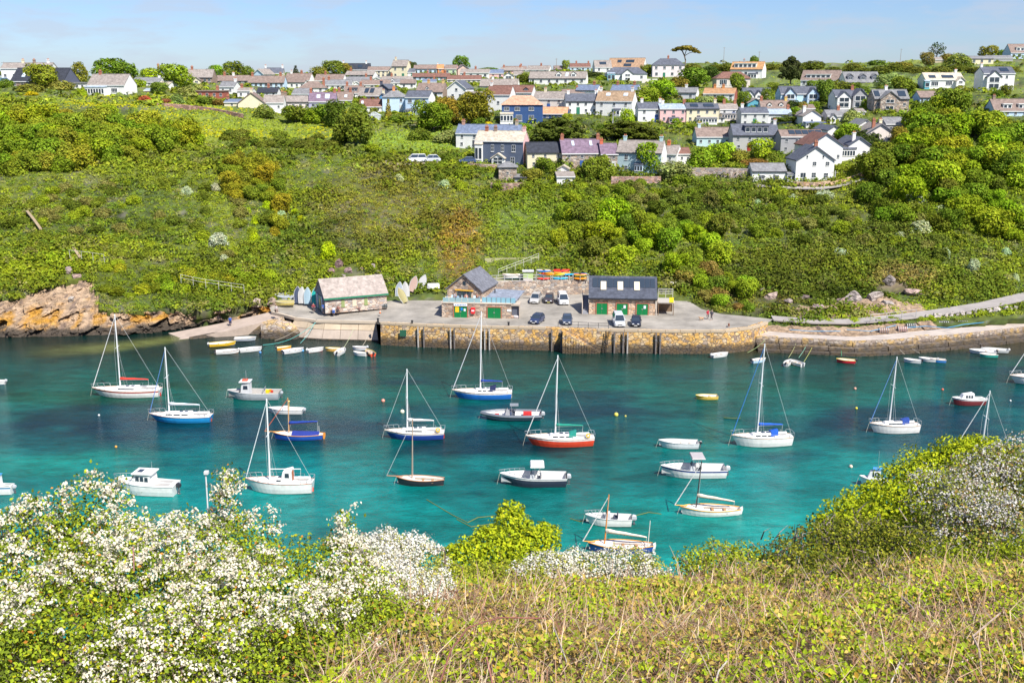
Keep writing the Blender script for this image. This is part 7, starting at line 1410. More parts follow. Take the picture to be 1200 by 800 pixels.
def seat_console(t, x, z, col, s=1, h=1.0):
    b = MB(); b.loft([[(x - .35 * s, -.4 * s, z), (x + .3 * s, -.4 * s, z), (x + .3 * s, .4 * s, z), (x - .35 * s, .4 * s, z)], [(x - .15 * s, -.35 * s, z + h), (x + .25 * s, -.35 * s, z + h), (x + .25 * s, .35 * s, z + h), (x - .15 * s, .35 * s, z + h)]]); c = b.build('console', 'deck', t, col); b = MB(); b.loft([[(x - .2 * s, -.36 * s, z + h), (x - .15 * s, -.36 * s, z + h), (x - .15 * s, .36 * s, z + h), (x - .2 * s, .36 * s, z + h)], [(x - .02 * s, -.28 * s, z + h + .4), (x + .02 * s, -.28 * s, z + h + .4), (x + .02 * s, .28 * s, z + h + .4), (x - .02 * s, .28 * s, z + h + .4)]]); b.build('windscreen', 'glass', c)
    b = MB(); b.box(x + .6 * s, x + 1.0 * s, -.4 * s, .4 * s, z, z + .55).box(x + .95 * s, x + 1.05 * s, -.4 * s, .4 * s, z + .5, z + .95); b.build('helm_seat', 'cloth', t, (.06, .07, .1))
def ttop(t, x0, x1, w, z0, z1, col, underc=(.5, .5, .5)):
    b = MB(); b.loft([[(x0, -w, z1), (x1, -w, z1), (x1, w, z1), (x0, w, z1)], [(x0 + .08, -w + .08, z1 + .13), (x1 - .08, -w + .08, z1 + .13), (x1 - .08, w - .08, z1 + .13), (x0 + .08, w - .08, z1 + .13)]]); r_ = b.build('canopy', 'deck', t, col); b = MB()
    for s_ in (-1, 1):
        for xx_ in (x0 + .5, x1 - .5): b.tube((xx_ + .1, s_ * w * .55, z0), (xx_, s_ * w * .8, z1), .035, n=5)
        b.tube((x0 + .5, s_ * w * .8, z1 - .1), (x1 - .5, s_ * w * .65, z0 + .9), .025, n=4)
    b.build('canopy_frame', 'metal', t)
def motor(label, px, py, w, hullc, stripe=None, yaw=0, kind='console', foul=(.08, .08, .1), fb=.85, motors=1, inner=(.72, .71, .68), top=None, name='motor_boat', extra=None, mcol=(.5, .52, .55), B=None):
    t, L = boat_at(name, label, 'motor boat', px, py, w, yaw); L *= .93; B = B or L * .34
    op = kind in ('console', 'open', 'rib', 'fish', 'launch'); H_ = hull(t, L, B, fb, hullc, stripe, foul, st=.86, oh=.10, open_=op, inner=inner, full=.5, sheer=.35, floor=.30)
    rail_strip(t, H_, .0, .04 if kind != 'rib' else .22, (.70, .69, .67) if kind != 'rib' else (.15, .17, .20), 'rubbing_strake' if kind != 'rib' else 'inflatable_tube', off=.02 if kind != 'rib' else .05)
    if op and kind != 'open' and kind != 'launch':
        b = MB(); b.loft([[(x, -bw * .96, zs), (x, bw * .96, zs), (x, bw * .96, zs - .06), (x, -bw * .96, zs - .06)] for _, x, bw, zs in H_[:4]]); b.build('foredeck', 'deck', t, inner)
    if kind == 'console': seat_console(t, -L * .02, .32, (.55, .58, .6)); pulpit(t, H_, 0, 6, .35, 'bow_rail')
    if kind == 'rib': seat_console(t, -L * .06, .32, (.35, .36, .38)); b = MB(); b.box(L * .2, L * .34, -.5, .5, .32, .85); b.build('bench', 'cloth', t, (.60, .03, .03)); b = MB(); b.box(-L * .34, -L * .2, -.35, .35, .5, .62); b.build('bow_cushion', 'cloth', t, (.60, .03, .03)); b = MB(); b.path([(L * .02, -.6, .5), (L * .0, -.55, 1.9), (L * .0, .55, 1.9), (L * .02, .6, .5)], .03, 5); b.box(-L * .02, L * .12, -.6, .6, 1.88, 1.93); b.build('arch', 'steel', t)
    if top: ttop(t, -L * .05, L * .16, B * .42, .6, 2.35, top)
    if kind in ('open', 'launch'):
        for xf in (-.18, .08, .30): b = MB(); i = int((xf + .5) * 13); b.box(L * xf - .13, L * xf + .13, -H_[i][2] * .92, H_[i][2] * .92, fb * .62, fb * .70); b.build('thwart', 'wood', t, (.6, .5, .4))
    if kind == 'launch': b = MB(); b.box(-.3, .3, -.3, .3, .3, 1.0); b.build('engine_box', 'deck', t, (.7, .7, .68)); b = MB(); b.tube((.5, 0, .3), (.5, 0, 1.8), .04, n=5); b.ball((.5, 0, 1.7), .14); b.build('post', 'paint', t, (.7, .5, .1))
    if kind == 'cruiser':
        c = cabin(t, -L * .22, L * .13, B * .30, B * .40, fb * 1.02, 1.15, WHT, (3,), 'wheelhouse', .55, .58, .2); b = MB(); b.box(-L * .16, L * .17, -B * .40, B * .40, fb * 1.02 + 1.25, fb * 1.02 + 1.36); ro = b.build('roof', 'deck', c, WHT); b = MB(); b.box(-L * .1, -L * .02, -.4, .4, fb + 1.41, fb + 1.44); b.build('roof_hatch', 'glass', ro)
        b = MB(); b.box(-.03, .03, -B * .27, B * .27, 0, .6); o = b.build('windscreen', 'glass', c, loc=(-L * .185, 0, fb * 1.02 + .55)); o.rotation_euler = (0, .45, 0)
        b = MB(); b.box(L * .15, L * .42, -B * .33, B * .33, fb * 1.05 + .01, fb * 1.05 + .05); b.build('cockpit_shade_slab', 'deck', t, (.45, .43, .40)); pulpit(t, H_, 0, 7, .5, 'bow_rail'); b = MB(); b.tube((L * .1, .3, fb + 1.3), (L * .1, .3, fb + 2.4), .02, n=4); b.build('aerial', 'metal', t)
    if kind == 'fish':
        c = cabin(t, -L * .24, -L * .06, B * .28, B * .32, fb * .6, 1.75, (.62, .63, .64), (1,), 'wheelhouse', .25, .68, .14); b = MB(); b.box(-L * .25, -L * .04, -B * .32, B * .32, fb * .6 + 1.95, fb * .6 + 2.05); b.build('roof', 'deck', c, (.7, .7, .7)); b = MB(); b.box(-.03, .03, -B * .22, B * .22, 0, .55); o = b.build('windscreen', 'glass', c, loc=(-L * .215, 0, fb * .6 + 1.0)); o.rotation_euler = (0, .15, 0)
        b = MB(); b.box(-L * .20, -L * .10, -.35, .35, fb * .6 + 2.06, fb * .6 + 2.26); b.build('roof_raft', 'paint', c, (.6, .12, .06)); b = MB(); b.tube((-L * .13, 0, 2.5), (-L * .13, 0, 4.1), .04, n=5); b.build('mast', 'metal', t)
        for (x, y, c_, s_) in ((.27, -.3, (.85, .65, .02), .45), (.31, .2, (.85, .3, .02), .35), (.24, .3, (.75, .7, .1), .3), (.35, -.1, (.6, .06, .03), .3)): b = MB(); b.box(-s_ / 2, s_ / 2, -s_ / 2, s_ / 2, 0, s_); o = b.build('crate', 'paint', None, c_); o.location = t.matrix_basis @ Vector((L * x, y, .5 + .4)); tag(o, '%s crate on the stern of the grey fishing boat' % {.45: 'yellow', .35: 'large orange', .3: 'ochre' if c_[1] > .5 else 'red'}[s_], 'crate')
        b = MB(); b.path([(L * .18, -B * .4, fb), (L * .2, -B * .4, 1.5), (L * .2, B * .4, 1.5), (L * .18, B * .4, fb)], .04, 5); b.build('gantry', 'metal', t)
    if kind == 'cuddy': c = cabin(t, -L * .28, L * .12, B * .30, B * .38, fb * .95, .85, WHT, (3,), 'cuddy', .5, .55, .2); 
    if kind == 'cuddyblue': c = cabin(t, -L * .28, L * .15, B * .30, B * .38, fb * .95, 1.15, WHT, (3,), 'cuddy', .4, .6, .2); b = MB(); b.box(-L * .1, L * .18, -B * .34, B * .34, fb * .95 + 1.3, fb * .95 + 1.38); b.build('roof', 'deck', c, (.08, .32, .66)); b = MB(); b.tube((L * .05, 0, 2.2), (L * .05, 0, 4.2), .03, n=4); b.build('aerial', 'metal', t)
    for i in range(motors): outboard(t, L / 2 + .22, fb * .72, mcol, 1.1 if kind in ('console', 'rib', 'cruiser') else .8, (i - (motors - 1) / 2) * .5)
    if kind in ('cuddy', 'cuddyblue') : b = MB(); b.box(L * .17, L * .44, -B * .32, B * .32, fb * 1.05, fb * 1.05 + .04); b.build('cockpit_shade_slab', 'deck', t, (.25, .3, .26))
    mooring(t, H_); return t, L, H_
motor('grey aluminium fishing boat with small wheelhouse', 298, 466.5, 66, (.40, .42, .45), (.55, .56, .58), 0, 'fish', (.02, .05, .25), .95, inner=(.40, .38, .36), name='fishing_boat')
motor('white open launch with wooden trim behind the blue gaffer', 335, 484, 44, WHT, (.75, .74, .72), -3, 'launch', (.5, .5, .48), .6)
motor('white cabin cruiser with outboard left of the motor sailer', 172, 577, 80, WHT, None, -7, 'cruiser', (.55, .55, .54), 1.15, mcol=(.03, .03, .04), name='cabin_cruiser')
motor('white motor boat cut by the left edge', -3, 578, 40, WHT, (.1, .35, .6), 0, 'cuddyblue', (.1, .3, .3), .9)
motor('grey inflatable boat with red seats below the blue yacht', 599, 490, 76, (.30, .33, .37), None, 0, 'rib', (.10, .10, .12), .62, mcol=(.45, .47, .50), name='inflatable_boat')
motor('navy and white sport fisher with a white hard top', 625, 567, 84, (.035, .045, .075), (.78, .77, .75), 0, 'console', WHT, 1.0, top=WHT, name='sport_boat')
motor('white and navy sport fisher with maroon lined hard top', 812, 557, 82, WHT, (.03, .06, .28), 0, 'console', (.7, .66, .56), .95, top=(.45, .42, .42), name='sport_boat')
motor('white open boat with red bow above the maroon topped boat', 795, 524, 50, (.70, .72, .73), None, -2, 'open', (.5, .05, .04), .72, mcol=(.03, .03, .04), name='open_boat')
motor('white runabout moored just above the orange masted daysailer', 713, 614, 58, WHT, None, -3, 'console', (.55, .12, .06), .8, name='runabout')
motor('small maroon and white cabin boat towards the right edge', 1134, 474, 42, (.20, .035, .04), (.72, .70, .68), 3, 'cuddy', (.24, .03, .03), .85, name='cabin_boat')
motor('small white and blue cabin boat partly behind yellow green trees', 1025, 570, 36, WHT, None, -18, 'cuddyblue', (.2, .35, .6), .85, name='cabin_boat')
SMALL = [(261, 405, 29, 18, (.80, .50, .03), (.05, .20, .50), 'yellow topped blue dinghy at the left end of the line'), (267, 414, 26, 16, WHT, (.45, .15, .08), 'white dinghy with brown trim below the yellow one'), (287.5, 399, 25, 8, (.42, .46, .50), (.10, .12, .16), 'grey blue rowing boat closest to the slipway'),
  (294, 411.5, 24, 24, WHT, (.75, .74, .7), 'white dinghy right of the yellow one'), (333, 410, 15, 22, (.85, .38, .03), (.80, .75, .7), 'small orange dinghy tied alongside a white one'), (344, 413, 22, 32, WHT, (.2, .35, .6), 'white dinghy tied beside the orange one'), (370, 412, 17, 30, WHT, (.55, .04, .06), 'white dinghy with red stern'),
  (390, 411.5, 8, 0, (.75, .45, .12), (.6, .4, .2), 'tiny tan tender next to a rounded white dinghy'), (399.5, 414, 13, 78, WHT, (.05, .35, .22), 'rounded white dinghy with green waterline seen end on'), (421.5, 410, 12, 0, (.65, .68, .7), (.6, .05, .06), 'small grey topped tender with red side'), (422, 416.5, 11, -20, WHT, (.5, .65, .8), 'small white tender below the grey topped one'), (433.5, 415.5, 12, -60, (.70, .10, .05), (.5, .65, .8), 'red and white dinghy loaded with orange gear'),
  (843.5, 418, 21, 24, WHT, (.75, .74, .72), 'white dinghy alone off the end of the quay'), (889, 424.5, 18, 24, (.50, .70, .85), WHT, 'pale blue dinghy behind the mast of the blue covered yacht'), (923, 427.5, 10, 60, WHT, (.5, .5, .52), 'left of two white tenders moored side by side'), (933, 427.5, 12, 120, WHT, (.75, .5, .1), 'right of two white tenders moored side by side'),
  (991, 425, 21, -14, (.70, .03, .05), (.55, .02, .04), 'red dinghy with outboard'), (1069, 425, 18, -22, WHT, (.05, .18, .60), 'white dinghy with blue sides left of the blue pair'), (1087, 423.5, 19, -20, WHT, (.05, .20, .62), 'long white and blue dinghy of the blue pair'), (1099, 424.5, 16, -14, (.05, .25, .62), (.6, .2, .15), 'blue rowing boat at right of the pair'),
  (1151, 414, 28, -16, WHT, (.08, .25, .60), 'long blue sided launch near the right walkway'), (1165, 412.5, 29, -14, (.66, .68, .66), (.5, .5, .5), 'long grey white launch furthest right near the walkway'), (1158, 418.5, 20, -6, (.04, .38, .30), (.03, .20, .18), 'dark green rowing boat below the long launches'), (828, 467.5, 26, 0, (.78, .55, .10), (.6, .4, .1), 'small yellow dinghy alone in open water'), (-3, 450, 16, 0, WHT, (.05, .15, .5), 'tiny boat just inside the left edge')]
for i, (px, py, w, yaw, c1, c2, lab) in enumerate(SMALL):
    p = at_z(px, py, 0); k = mpp(p); ya = radians(yaw); foreshort = sqrt(cos(ya) ** 2 + (.32 * sin(ya)) ** 2)
    L = max(2.4, min(5.2, w * k / max(foreshort, .55))); flip = px < 830 and yaw > 5
    t = thing('dinghy', lab, 'dinghy', p, ya + (pi if flip or (yaw > 0 and px > 830) else 0), None)
    H_ = hull(t, L, min(1.7, L * .42), .50, c1, c2 if i % 2 else None, c2, st=.78, oh=.06, open_=True, inner=tuple(v * .9 for v in c1) if c1[0] > .6 and c1[1] > .6 else (.66, .60, .52), full=.5, sheer=.25, floor=.2); rail_strip(t, H_, 0, .04, (.7, .69, .66) if c1[0] < .7 or c1[1] > .6 else (.8, .6, .1), 'gunwale')
    for xf in (-.15, .15): b = MB(); j = int((xf + .5) * 13); b.box(L * xf - .11, L * xf + .11, -H_[j][2] * .92, H_[j][2] * .92, .34, .39); b.build('thwart', 'wood', t, (.55, .42, .30))
    if i not in (2, 7, 19, 22, 23): outboard(t, L / 2 + .12, .42, (.03, .03, .04) if i % 3 else (.6, .6, .6), .75)
# dinghies hauled out ashore, leaning on the bank or stacked
ASH = [(335, 352, 20, (.60, .66, .72), 0, 0, 'white dinghy lying on a trolley left of the boat store'), (334, 358, 22, (.80, .66, .20), 0, 0, 'yellow striped dinghy low on its trolley'), (329, 350, 14, (.70, .70, .70), 0, 0, 'grey white dinghy stacked at the bushes'), (348.5, 356, 8, (.10, .13, .22), 1, 0, 'dark blue dinghy stood on end'), (353.5, 356.5, 8, (.80, .80, .78), 1, 0, 'white dinghy stood on end beside the dark blue one'), (360, 357, 12, (.50, .70, .82), 1, 0, 'pale blue dinghy stood on end'), (369, 357.5, 9, (.02, .62, .55), 1, 0, 'turquoise dinghy stood on end against the store gable'),
       (467.5, 350, 8, (.50, .58, .70), 1, .1, 'blue grey dinghy propped on the bank right of the store'), (475.5, 350, 8, (.80, .80, .78), 1, -.1, 'white dinghy propped behind the yellow one'), (471.5, 356, 14, (.80, .72, .35), 1, -.5, 'pale yellow dinghy leaning in front'), (485, 347, 10, (.72, .50, .42), 1, .3, 'pinkish dinghy with red stern propped on the bank'), (495, 345, 12, (.80, .80, .79), 1, .4, 'large white dinghy propped by the ramp'), (508, 341, 15, (.80, .79, .77), 0, 0, 'white dinghy upside down at the top of the ramp')]
for px, py, w, c, up_, tw, lab in ASH:
    z_ = QZ if px < 500 else 4.6; p = at_z(px, py, z_); k = mpp(p); L = 3.1 if up_ else w * k
    p = p + (Vector((0, -1.0, .9)) if 480 < px < 500 else (Vector((0, -.8, .7)) if px > 500 else Vector((0, 0, 0)))); t = thing('hauled_out_dinghy', lab, 'dinghy', p)
    H_ = hull(t, L, 1.35, .5, c, None, c, st=.75, oh=.05, open_=False, full=.5, sheer=.2, deckc=tuple(v * .55 for v in c)); rail_strip(t, H_, 0, .04, (.6, .6, .58), 'gunwale')
    if up_: t.rotation_euler = Matrix.Rotation(tw, 3, 'Y').to_4x4().to_euler(); t.matrix_basis = Matrix.Translation(p + Vector((0, 1.1, L * .46))) @ Matrix.Rotation(tw, 4, 'Y') @ Matrix.Rotation(radians(-20), 4, 'X') @ Matrix(((0, 1, 0, 0), (0, 0, -1, 0), (-1, 0, 0, 0), (0, 0, 0, 1)))
    else: t.matrix_basis = Matrix.Translation(p + Vector((0, 0, .62 if px > 500 else .3))) @ Matrix.Rotation(.1, 4, 'Z') @ Matrix.Rotation(pi if px > 500 else .12, 4, 'X')
# kayaks on racks
def kay(loc, L, c, rz, label, roll=0):
    b = MB(); R_ = []
    for i in range(9): f = i / 8; w_ = .34 * sin(pi * (.04 + .92 * f)) ** .7; R_.append([(L * (f - .5), w_ * cos(a), .16 * sin(a) * (w_ / .34 + .2) + .08 * (2 * f - 1) ** 2 + .16) for a in [2 * pi * j / 8 for j in range(8)]])
    t = thing('kayak', label, 'kayak', loc, rz, 'kayaks on the racks'); b.loft(R_); b.build('hull', hullcol(c), t, smooth=True); b = MB(); b.tube((0, 0, .30), (0, 0, .36), .24, .22, 8); b.build('cockpit', 'rubber', t); t.rotation_euler.x = roll
KC = [((.02, .45, .75), 'blue'), ((.8, .75, .02), 'yellow'), ((.8, .04, .02), 'red'), ((.85, .30, .01), 'orange'), ((.35, .65, .08), 'lime green'), ((.75, .76, .76), 'white'), ((.02, .2, .5), 'dark blue'), ((.6, .35, .03), 'amber')]
def rack(x0, x1, label, levels, seed, yoff=0):
    g = random.Random(seed); a, c = at_z(x0, 331, TZ), at_z(x1, 331, TZ); Lr = c.x - a.x; t = thing('kayak_rack', label, 'rack', Vector((a.x, a.y + 1.6 + yoff, TZ)))
    for x in (0, Lr * .5, Lr):
        for y in (0, 1.5): b = MB(); b.box(x - .05, x + .05, y - .05, y + .05, 0, levels * .72 + .2); b.build('upright', 'wood', t, (.5, .47, .42))
    for l in range(levels + 1):
        for x in (0, Lr * .5, Lr): b = MB(); b.box(x - .04, x + .04, 0, 1.5, l * .72 + .15, l * .72 + .22); b.build('bearer', 'wood', t, (.5, .47, .42))
    n_ = 0
    for l in range(levels + 1):
        for j in range(3):
            for h_ in range(max(1, round(Lr / 3.6))):
                c_, nm = g.choice(KC); nseg = max(1, round(Lr / 3.6)); Lk = min(3.4, Lr / nseg * .95); kay(t.location + Vector((Lr * (h_ + .5) / nseg + g.uniform(-.2, .2), .25 + j * .5, l * .72 + .22)), Lk, c_, g.uniform(-.04, .04) + (pi if g.random() < .5 else 0), '%s kayak on %s, %s row' % (nm, label.split(',')[0].replace('timber ', ''), ['bottom', 'second', 'third', 'top'][l]))
rack(629, 646, 'timber left kayak rack, two levels high', 2, 1); rack(648, 668, 'timber middle kayak rack, two levels high', 2, 2, .3); rack(672, 689, 'timber right kayak rack, near the boathouse', 1, 3)
for i in range(7):
    c_, nm = [KC[3], KC[2], KC[3], KC[1], KC[2], KC[3], KC[0]][i]; p = at_z(641 + i * 3.6, 324, TZ + 2.3); kay(Vector((p.x, p.y + .5, TZ + 2.45 + .12 * (i % 3))), 3.2, c_, .2 * (i % 3) - .2, '%s kayak of the pile on top of the racks' % nm)
# things of the storage terrace
p = at_z(619, 331, TZ); t = thing('store_hut', 'small pale green hut with flat grey roof on the storage terrace', 'hut', p + Vector((0, 1.5, 0))); b = MB(); b.box(-.95, .95, 0, 1.6, 0, 1.75); b.build('wall', 'render', t, (.45, .58, .25)); b = MB(); b.box(-1.1, 1.1, -.2, 1.8, 1.75, 1.88); b.build('roof', 'roof', t, (.6, .6, .6)); b = MB(); b.box(-.9, .9, -.03, 0, .0, .5); b.build('skirting', 'render', t, (.6, .55, .52))
for px, c, lab in ((598, WHT, 'white and tan dinghy on the storage terrace left of the green hut'), (611, (.7, .7, .7), 'low white dinghy half behind the green hut')):
    p = at_z(px, 330, TZ); t = thing('hauled_out_dinghy', lab, 'dinghy', p + Vector((0, 2, .35))); H_ = hull(t, 3.1 if px < 600 else 2.4, 1.3, .6, c, (.6, .4, .25), (.05, .2, .3), open_=False, st=.75); rail_strip(t, H_, 0, .05, (.6, .4, .25), 'gunwale')
p = S(787, 336) + Vector((0, 0, .6)); t = thing('hauled_out_dinghy', 'long upturned white boat on the grass above the ramp', 'boat', p); H_ = hull(t, 3.4, .9, .4, (.74, .70, .64), None, (.7, .66, .6), st=.7); t.rotation_euler = (pi, 0, .05)
# ------------------------------------------------------------------ quay furniture
POST = [(488.6, 24), (495.5, 25), (527.5, 24), (532, 24), (568, 25), (573.5, 25), (646.5, 22), (657.5, 23), (668.5, 13), (719, 22), (729, 22), (734, 23), (766.5, 24), (771.5, 24)]
fp = [(p.x, p.y) for p in fr]
def quay_y(x): return float(np.interp(x, [f[0] for f in fp], [f[1] for f in fp]))
pl = [('left', 'of the far left pair'), ]
for i, (px, h) in enumerate(POST):
    p = at_z(px, 384, QZ); y = quay_y(p.x) - .42; t = thing('fender_post', 'vertical grey fender post on the quay wall, number %d from the left' % (i + 1), 'post', Vector((p.x, y, 0)), 0, 'fender posts on the quay wall')
    t['label'] = ['white streaked fender post at the left of the quay wall', 'second fender post right of the white streaked one', 'fender post left of the centre yacht mast, left one of pair', 'fender post left of the centre yacht mast, right one of pair', 'fender post just right of the centre yacht mast', 'fender post further right of the centre yacht mast', 'fender post left of the harbour steps', 'fender post where the harbour steps begin', 'short fender post under the harbour steps', 'fender post under the white van', 'reddish fender post right of the white van', 'tall fender post under the black hatchback', 'left one of the last pair of fender posts', 'right one of the last pair of fender posts'][i]
    b = MB(); b.box(-.11, .11, -.11, .11, -1.5 if h > 15 else -1, QZ - .25 if h > 15 else 1.8); b.build('timber', 'bark', t, (.45, .43, .40) if i in (0, 2, 4, 5, 11) else (.18, .16, .15)); b = MB(); b.box(-.16, .16, -.16, .3, QZ * .6, QZ * .6 + .1); b.build('bracket', 'steel', t)
t = thing('ladder', 'dark ladder in place of the shadow slanting down the quay wall under the white van', 'ladder', Vector((at_z(711.5, 386, QZ).x, quay_y(at_z(711.5, 386, QZ).x) - .5, 0)))  # black rails and rungs built where a shadow slants down the wall
for s_ in (-.25, .25): b = MB(); b.tube((s_ - .6, 0, -.8), (s_, .1, QZ), .07, n=5); b.build('rail', 'rubber', t)
for i in range(11): b = MB(); z_ = -.4 + i * .38; b.tube((-.25 - .6 * (1 - (z_ + .8) / 4.6), .02, z_), (.25 - .6 * (1 - (z_ + .8) / 4.6), .02, z_), .045, n=4); b.build('rung', 'rubber', t)
t = thing('harbour_steps', 'worn stone steps descending the quay wall to the water', 'steps', Vector((at_z(659, 386, QZ).x, quay_y(at_z(680, 386, QZ).x), 0)))
for i in range(14): b = MB(); b.box(i * .44, i * .44 + .5, -1.35, .3, -2, QZ - .25 - i * .25); b.build('step', 'quaystone', t)
b = MB(); b.path([(0, -1.3, QZ + .5), (2.4, -1.35, QZ - .7), (5.6, -1.35, .9)], .04, 5); b.build('handrail', 'rubber', t)
b = MB(); b.box(-.55, .55, -.06, 0, 1.8, 2.9); p = at_z(474, 386, 2.4); tag(b.build('plate', 'paint', None, (.03, .12, .07), loc=(p.x, quay_y(p.x) - .40, 0)), 'square dark green plate on the left of the quay wall', 'plate')
def stow(px, py, w, h, d, c, label, name, cat, seed=0, z=QZ):
    t = thing(name, label, cat, at_z(px, py, z)); g = random.Random(seed)
    if name == 'bench': 
        b = MB(); b.box(-w / 2, w / 2, -.25, .25, .40, .46); b.build('seat', 'wood', t, c); b = MB(); b.box(-w / 2, w / 2, .2, .26, .5, .95); b.build('backrest', 'wood', t, c)
        for s_ in (-.45, .45): b = MB(); b.box(w * s_ - .05, w * s_ + .05, -.22, .24, 0, .42); b.build('leg', 'wood', t, c)
    else:                                # lobster pot: rounded frame with netting bars
        b = MB(); b.box(-w / 2, w / 2, -d / 2, d / 2, 0, .06); b.build('base', 'wood', t, (.2, .14, .1)); b = MB(); n_ = 5
        for i in range(n_): x = -w / 2 + w * i / (n_ - 1); b.path([(x, -d / 2, 0), (x, -d / 2, h * .6), (x, -d * .3, h), (x, d * .3, h), (x, d / 2, h * .6), (x, d / 2, 0)], .03, 4)
        b.build('hoops', 'steel', t); b = MB(); b.prism([(-d / 2 + .05, .06), (-d / 2 + .05, h * .58), (-d * .28, h - .05), (d * .28, h - .05), (d / 2 - .05, h * .58), (d / 2 - .05, .06)], -w / 2 + .03, w / 2 - .03, axis='x'); b.build('netting', 'cloth', t, c)
stow(416, 363.5, 1.9, .8, .8, (.26, .13, .12), 'brown wooden bench against the left half of the store', 'bench', 'bench'); stow(436.5, 361, 1.9, .8, .8, (.26, .13, .12), 'brown wooden bench against the right half of the store', 'bench', 'bench')
stow(450, 360.5, 1.2, .8, .8, (.06, .07, .07), 'dark stack of creels at the right corner of the store', 'creel', 'lobster creel', 2); stow(600, 372.5, 1, .5, .6, (.5, .3, .2), 'tan creel by the cafe porch', 'creel', 'lobster creel', 3); stow(606, 372.5, .9, .5, .7, (.65, .55, .55), 'pale net bag beside the cafe porch', 'creel', 'lobster creel', 4)
for i, (px, py, c, lab) in enumerate([(1035, 389.5, (.30, .20, .16), 'brown creel on the lower walkway by the stone wall end'), (1057, 388, (.36, .22, .19), 'wider reddish creel stack on the lower walkway'), (1067, 384.5, (.1, .1, .1), 'dark creel among rocks above the walkway'), (1105, 381.5, (.08, .08, .09), 'black creel in the middle of the upper row'), (1127, 381, (.1, .1, .1), 'black creel right of the middle one'), (1158, 379.5, (.28, .18, .15), 'brown creel near the blue ropes'), (1185, 375, (.24, .16, .13), 'last brown creel near the right edge')]): stow(px, py, 1.5, .85, .9, c, lab, 'creel', 'lobster creel', 10 + i, 2.25)
t = thing('traffic_cone', 'small orange and white cone before the store', 'cone', at_z(445.5, 367, QZ)); b = MB(); b.box(-.2, .2, -.2, .2, 0, .04); b.build('foot', 'rubber', t); b = MB(); b.tube((0, 0, .04), (0, 0, .62), .15, .03, 10); cn = b.build('shell', 'paint', t, (.85, .2, .04)); b = MB(); b.tube((0, 0, .3), (0, 0, .42), .108, .082, 10); b.build('sleeve', 'paint', cn, (.8, .8, .8))
for px, py, lab in ((443, 377.5, 'black bollard at the left end of the rubble quay'), (483, 380, 'squat dark bollard on the quay left of the cafe'), (596, 382, 'squat dark bollard on the quay edge below the cafe porch')):
    t = thing('bollard', lab, 'bollard', at_z(px, py, QZ)); b = MB(); b.tube((0, 0, 0), (0, 0, .55), .17, .13, 10); b.build('shaft', 'rubber', t); b = MB(); b.tube((0, 0, .55), (0, 0, .7), .22, .2, 10); b.build('cap', 'rubber', t)
# buoys
for px, py, c, r_, lab in ((449, 470.5, (.80, .30, .22), .27, 'pink buoy left of the navy yacht'), (471.5, 483.5, (.80, .78, .55), .30, 'white and yellow buoy just above the navy yacht'), (116, 487, (.75, .76, .75), .15, 'tiny white buoy left of the bright blue yacht'), (136, 524, (.8, .35, .05), .16, 'tiny orange buoy above the cabin cruiser'), (1002, 456, (.8, .35, .25), .2, 'pink buoy at upper left of the dark banded yacht'), (1003.5, 479, (.8, .65, .05), .18, 'yellow buoy left of the dark banded yacht'), (1104.5, 457, (.75, .15, .08), .18, 'small red buoy left of the maroon cabin boat'), (997, 547.5, (.75, .6, .45), .22, 'tan buoy left of the small cabin boat'), (733, 488, (.7, .55, .1), .14, 'tiny amber buoy right of the red yacht'), (1184, 470, (.8, .8, .78), .14, 'tiny white buoy near the right edge'), (722, 487, (.75, .65, .1), .3, 'yellow float half awash right of the red yacht'), (355, 411.5, (.1, .35, .7), .2, 'small blue buoy beside the orange dinghy'), (305, 413.5, (.1, .3, .7), .2, 'small blue fender float by the white dinghy')):
    t = thing('buoy', lab, 'buoy', at_z(px, py, 0)); b = MB(); b.ball((0, 0, r_ * .55), r_, 0, 12, 8); b.build('float', hullcol(c), t, smooth=True); b = MB(); b.tube((0, 0, r_ * 1.5), (0, 0, r_ * 1.9), r_ * .18, n=6); b.build('shackle', 'steel', t)
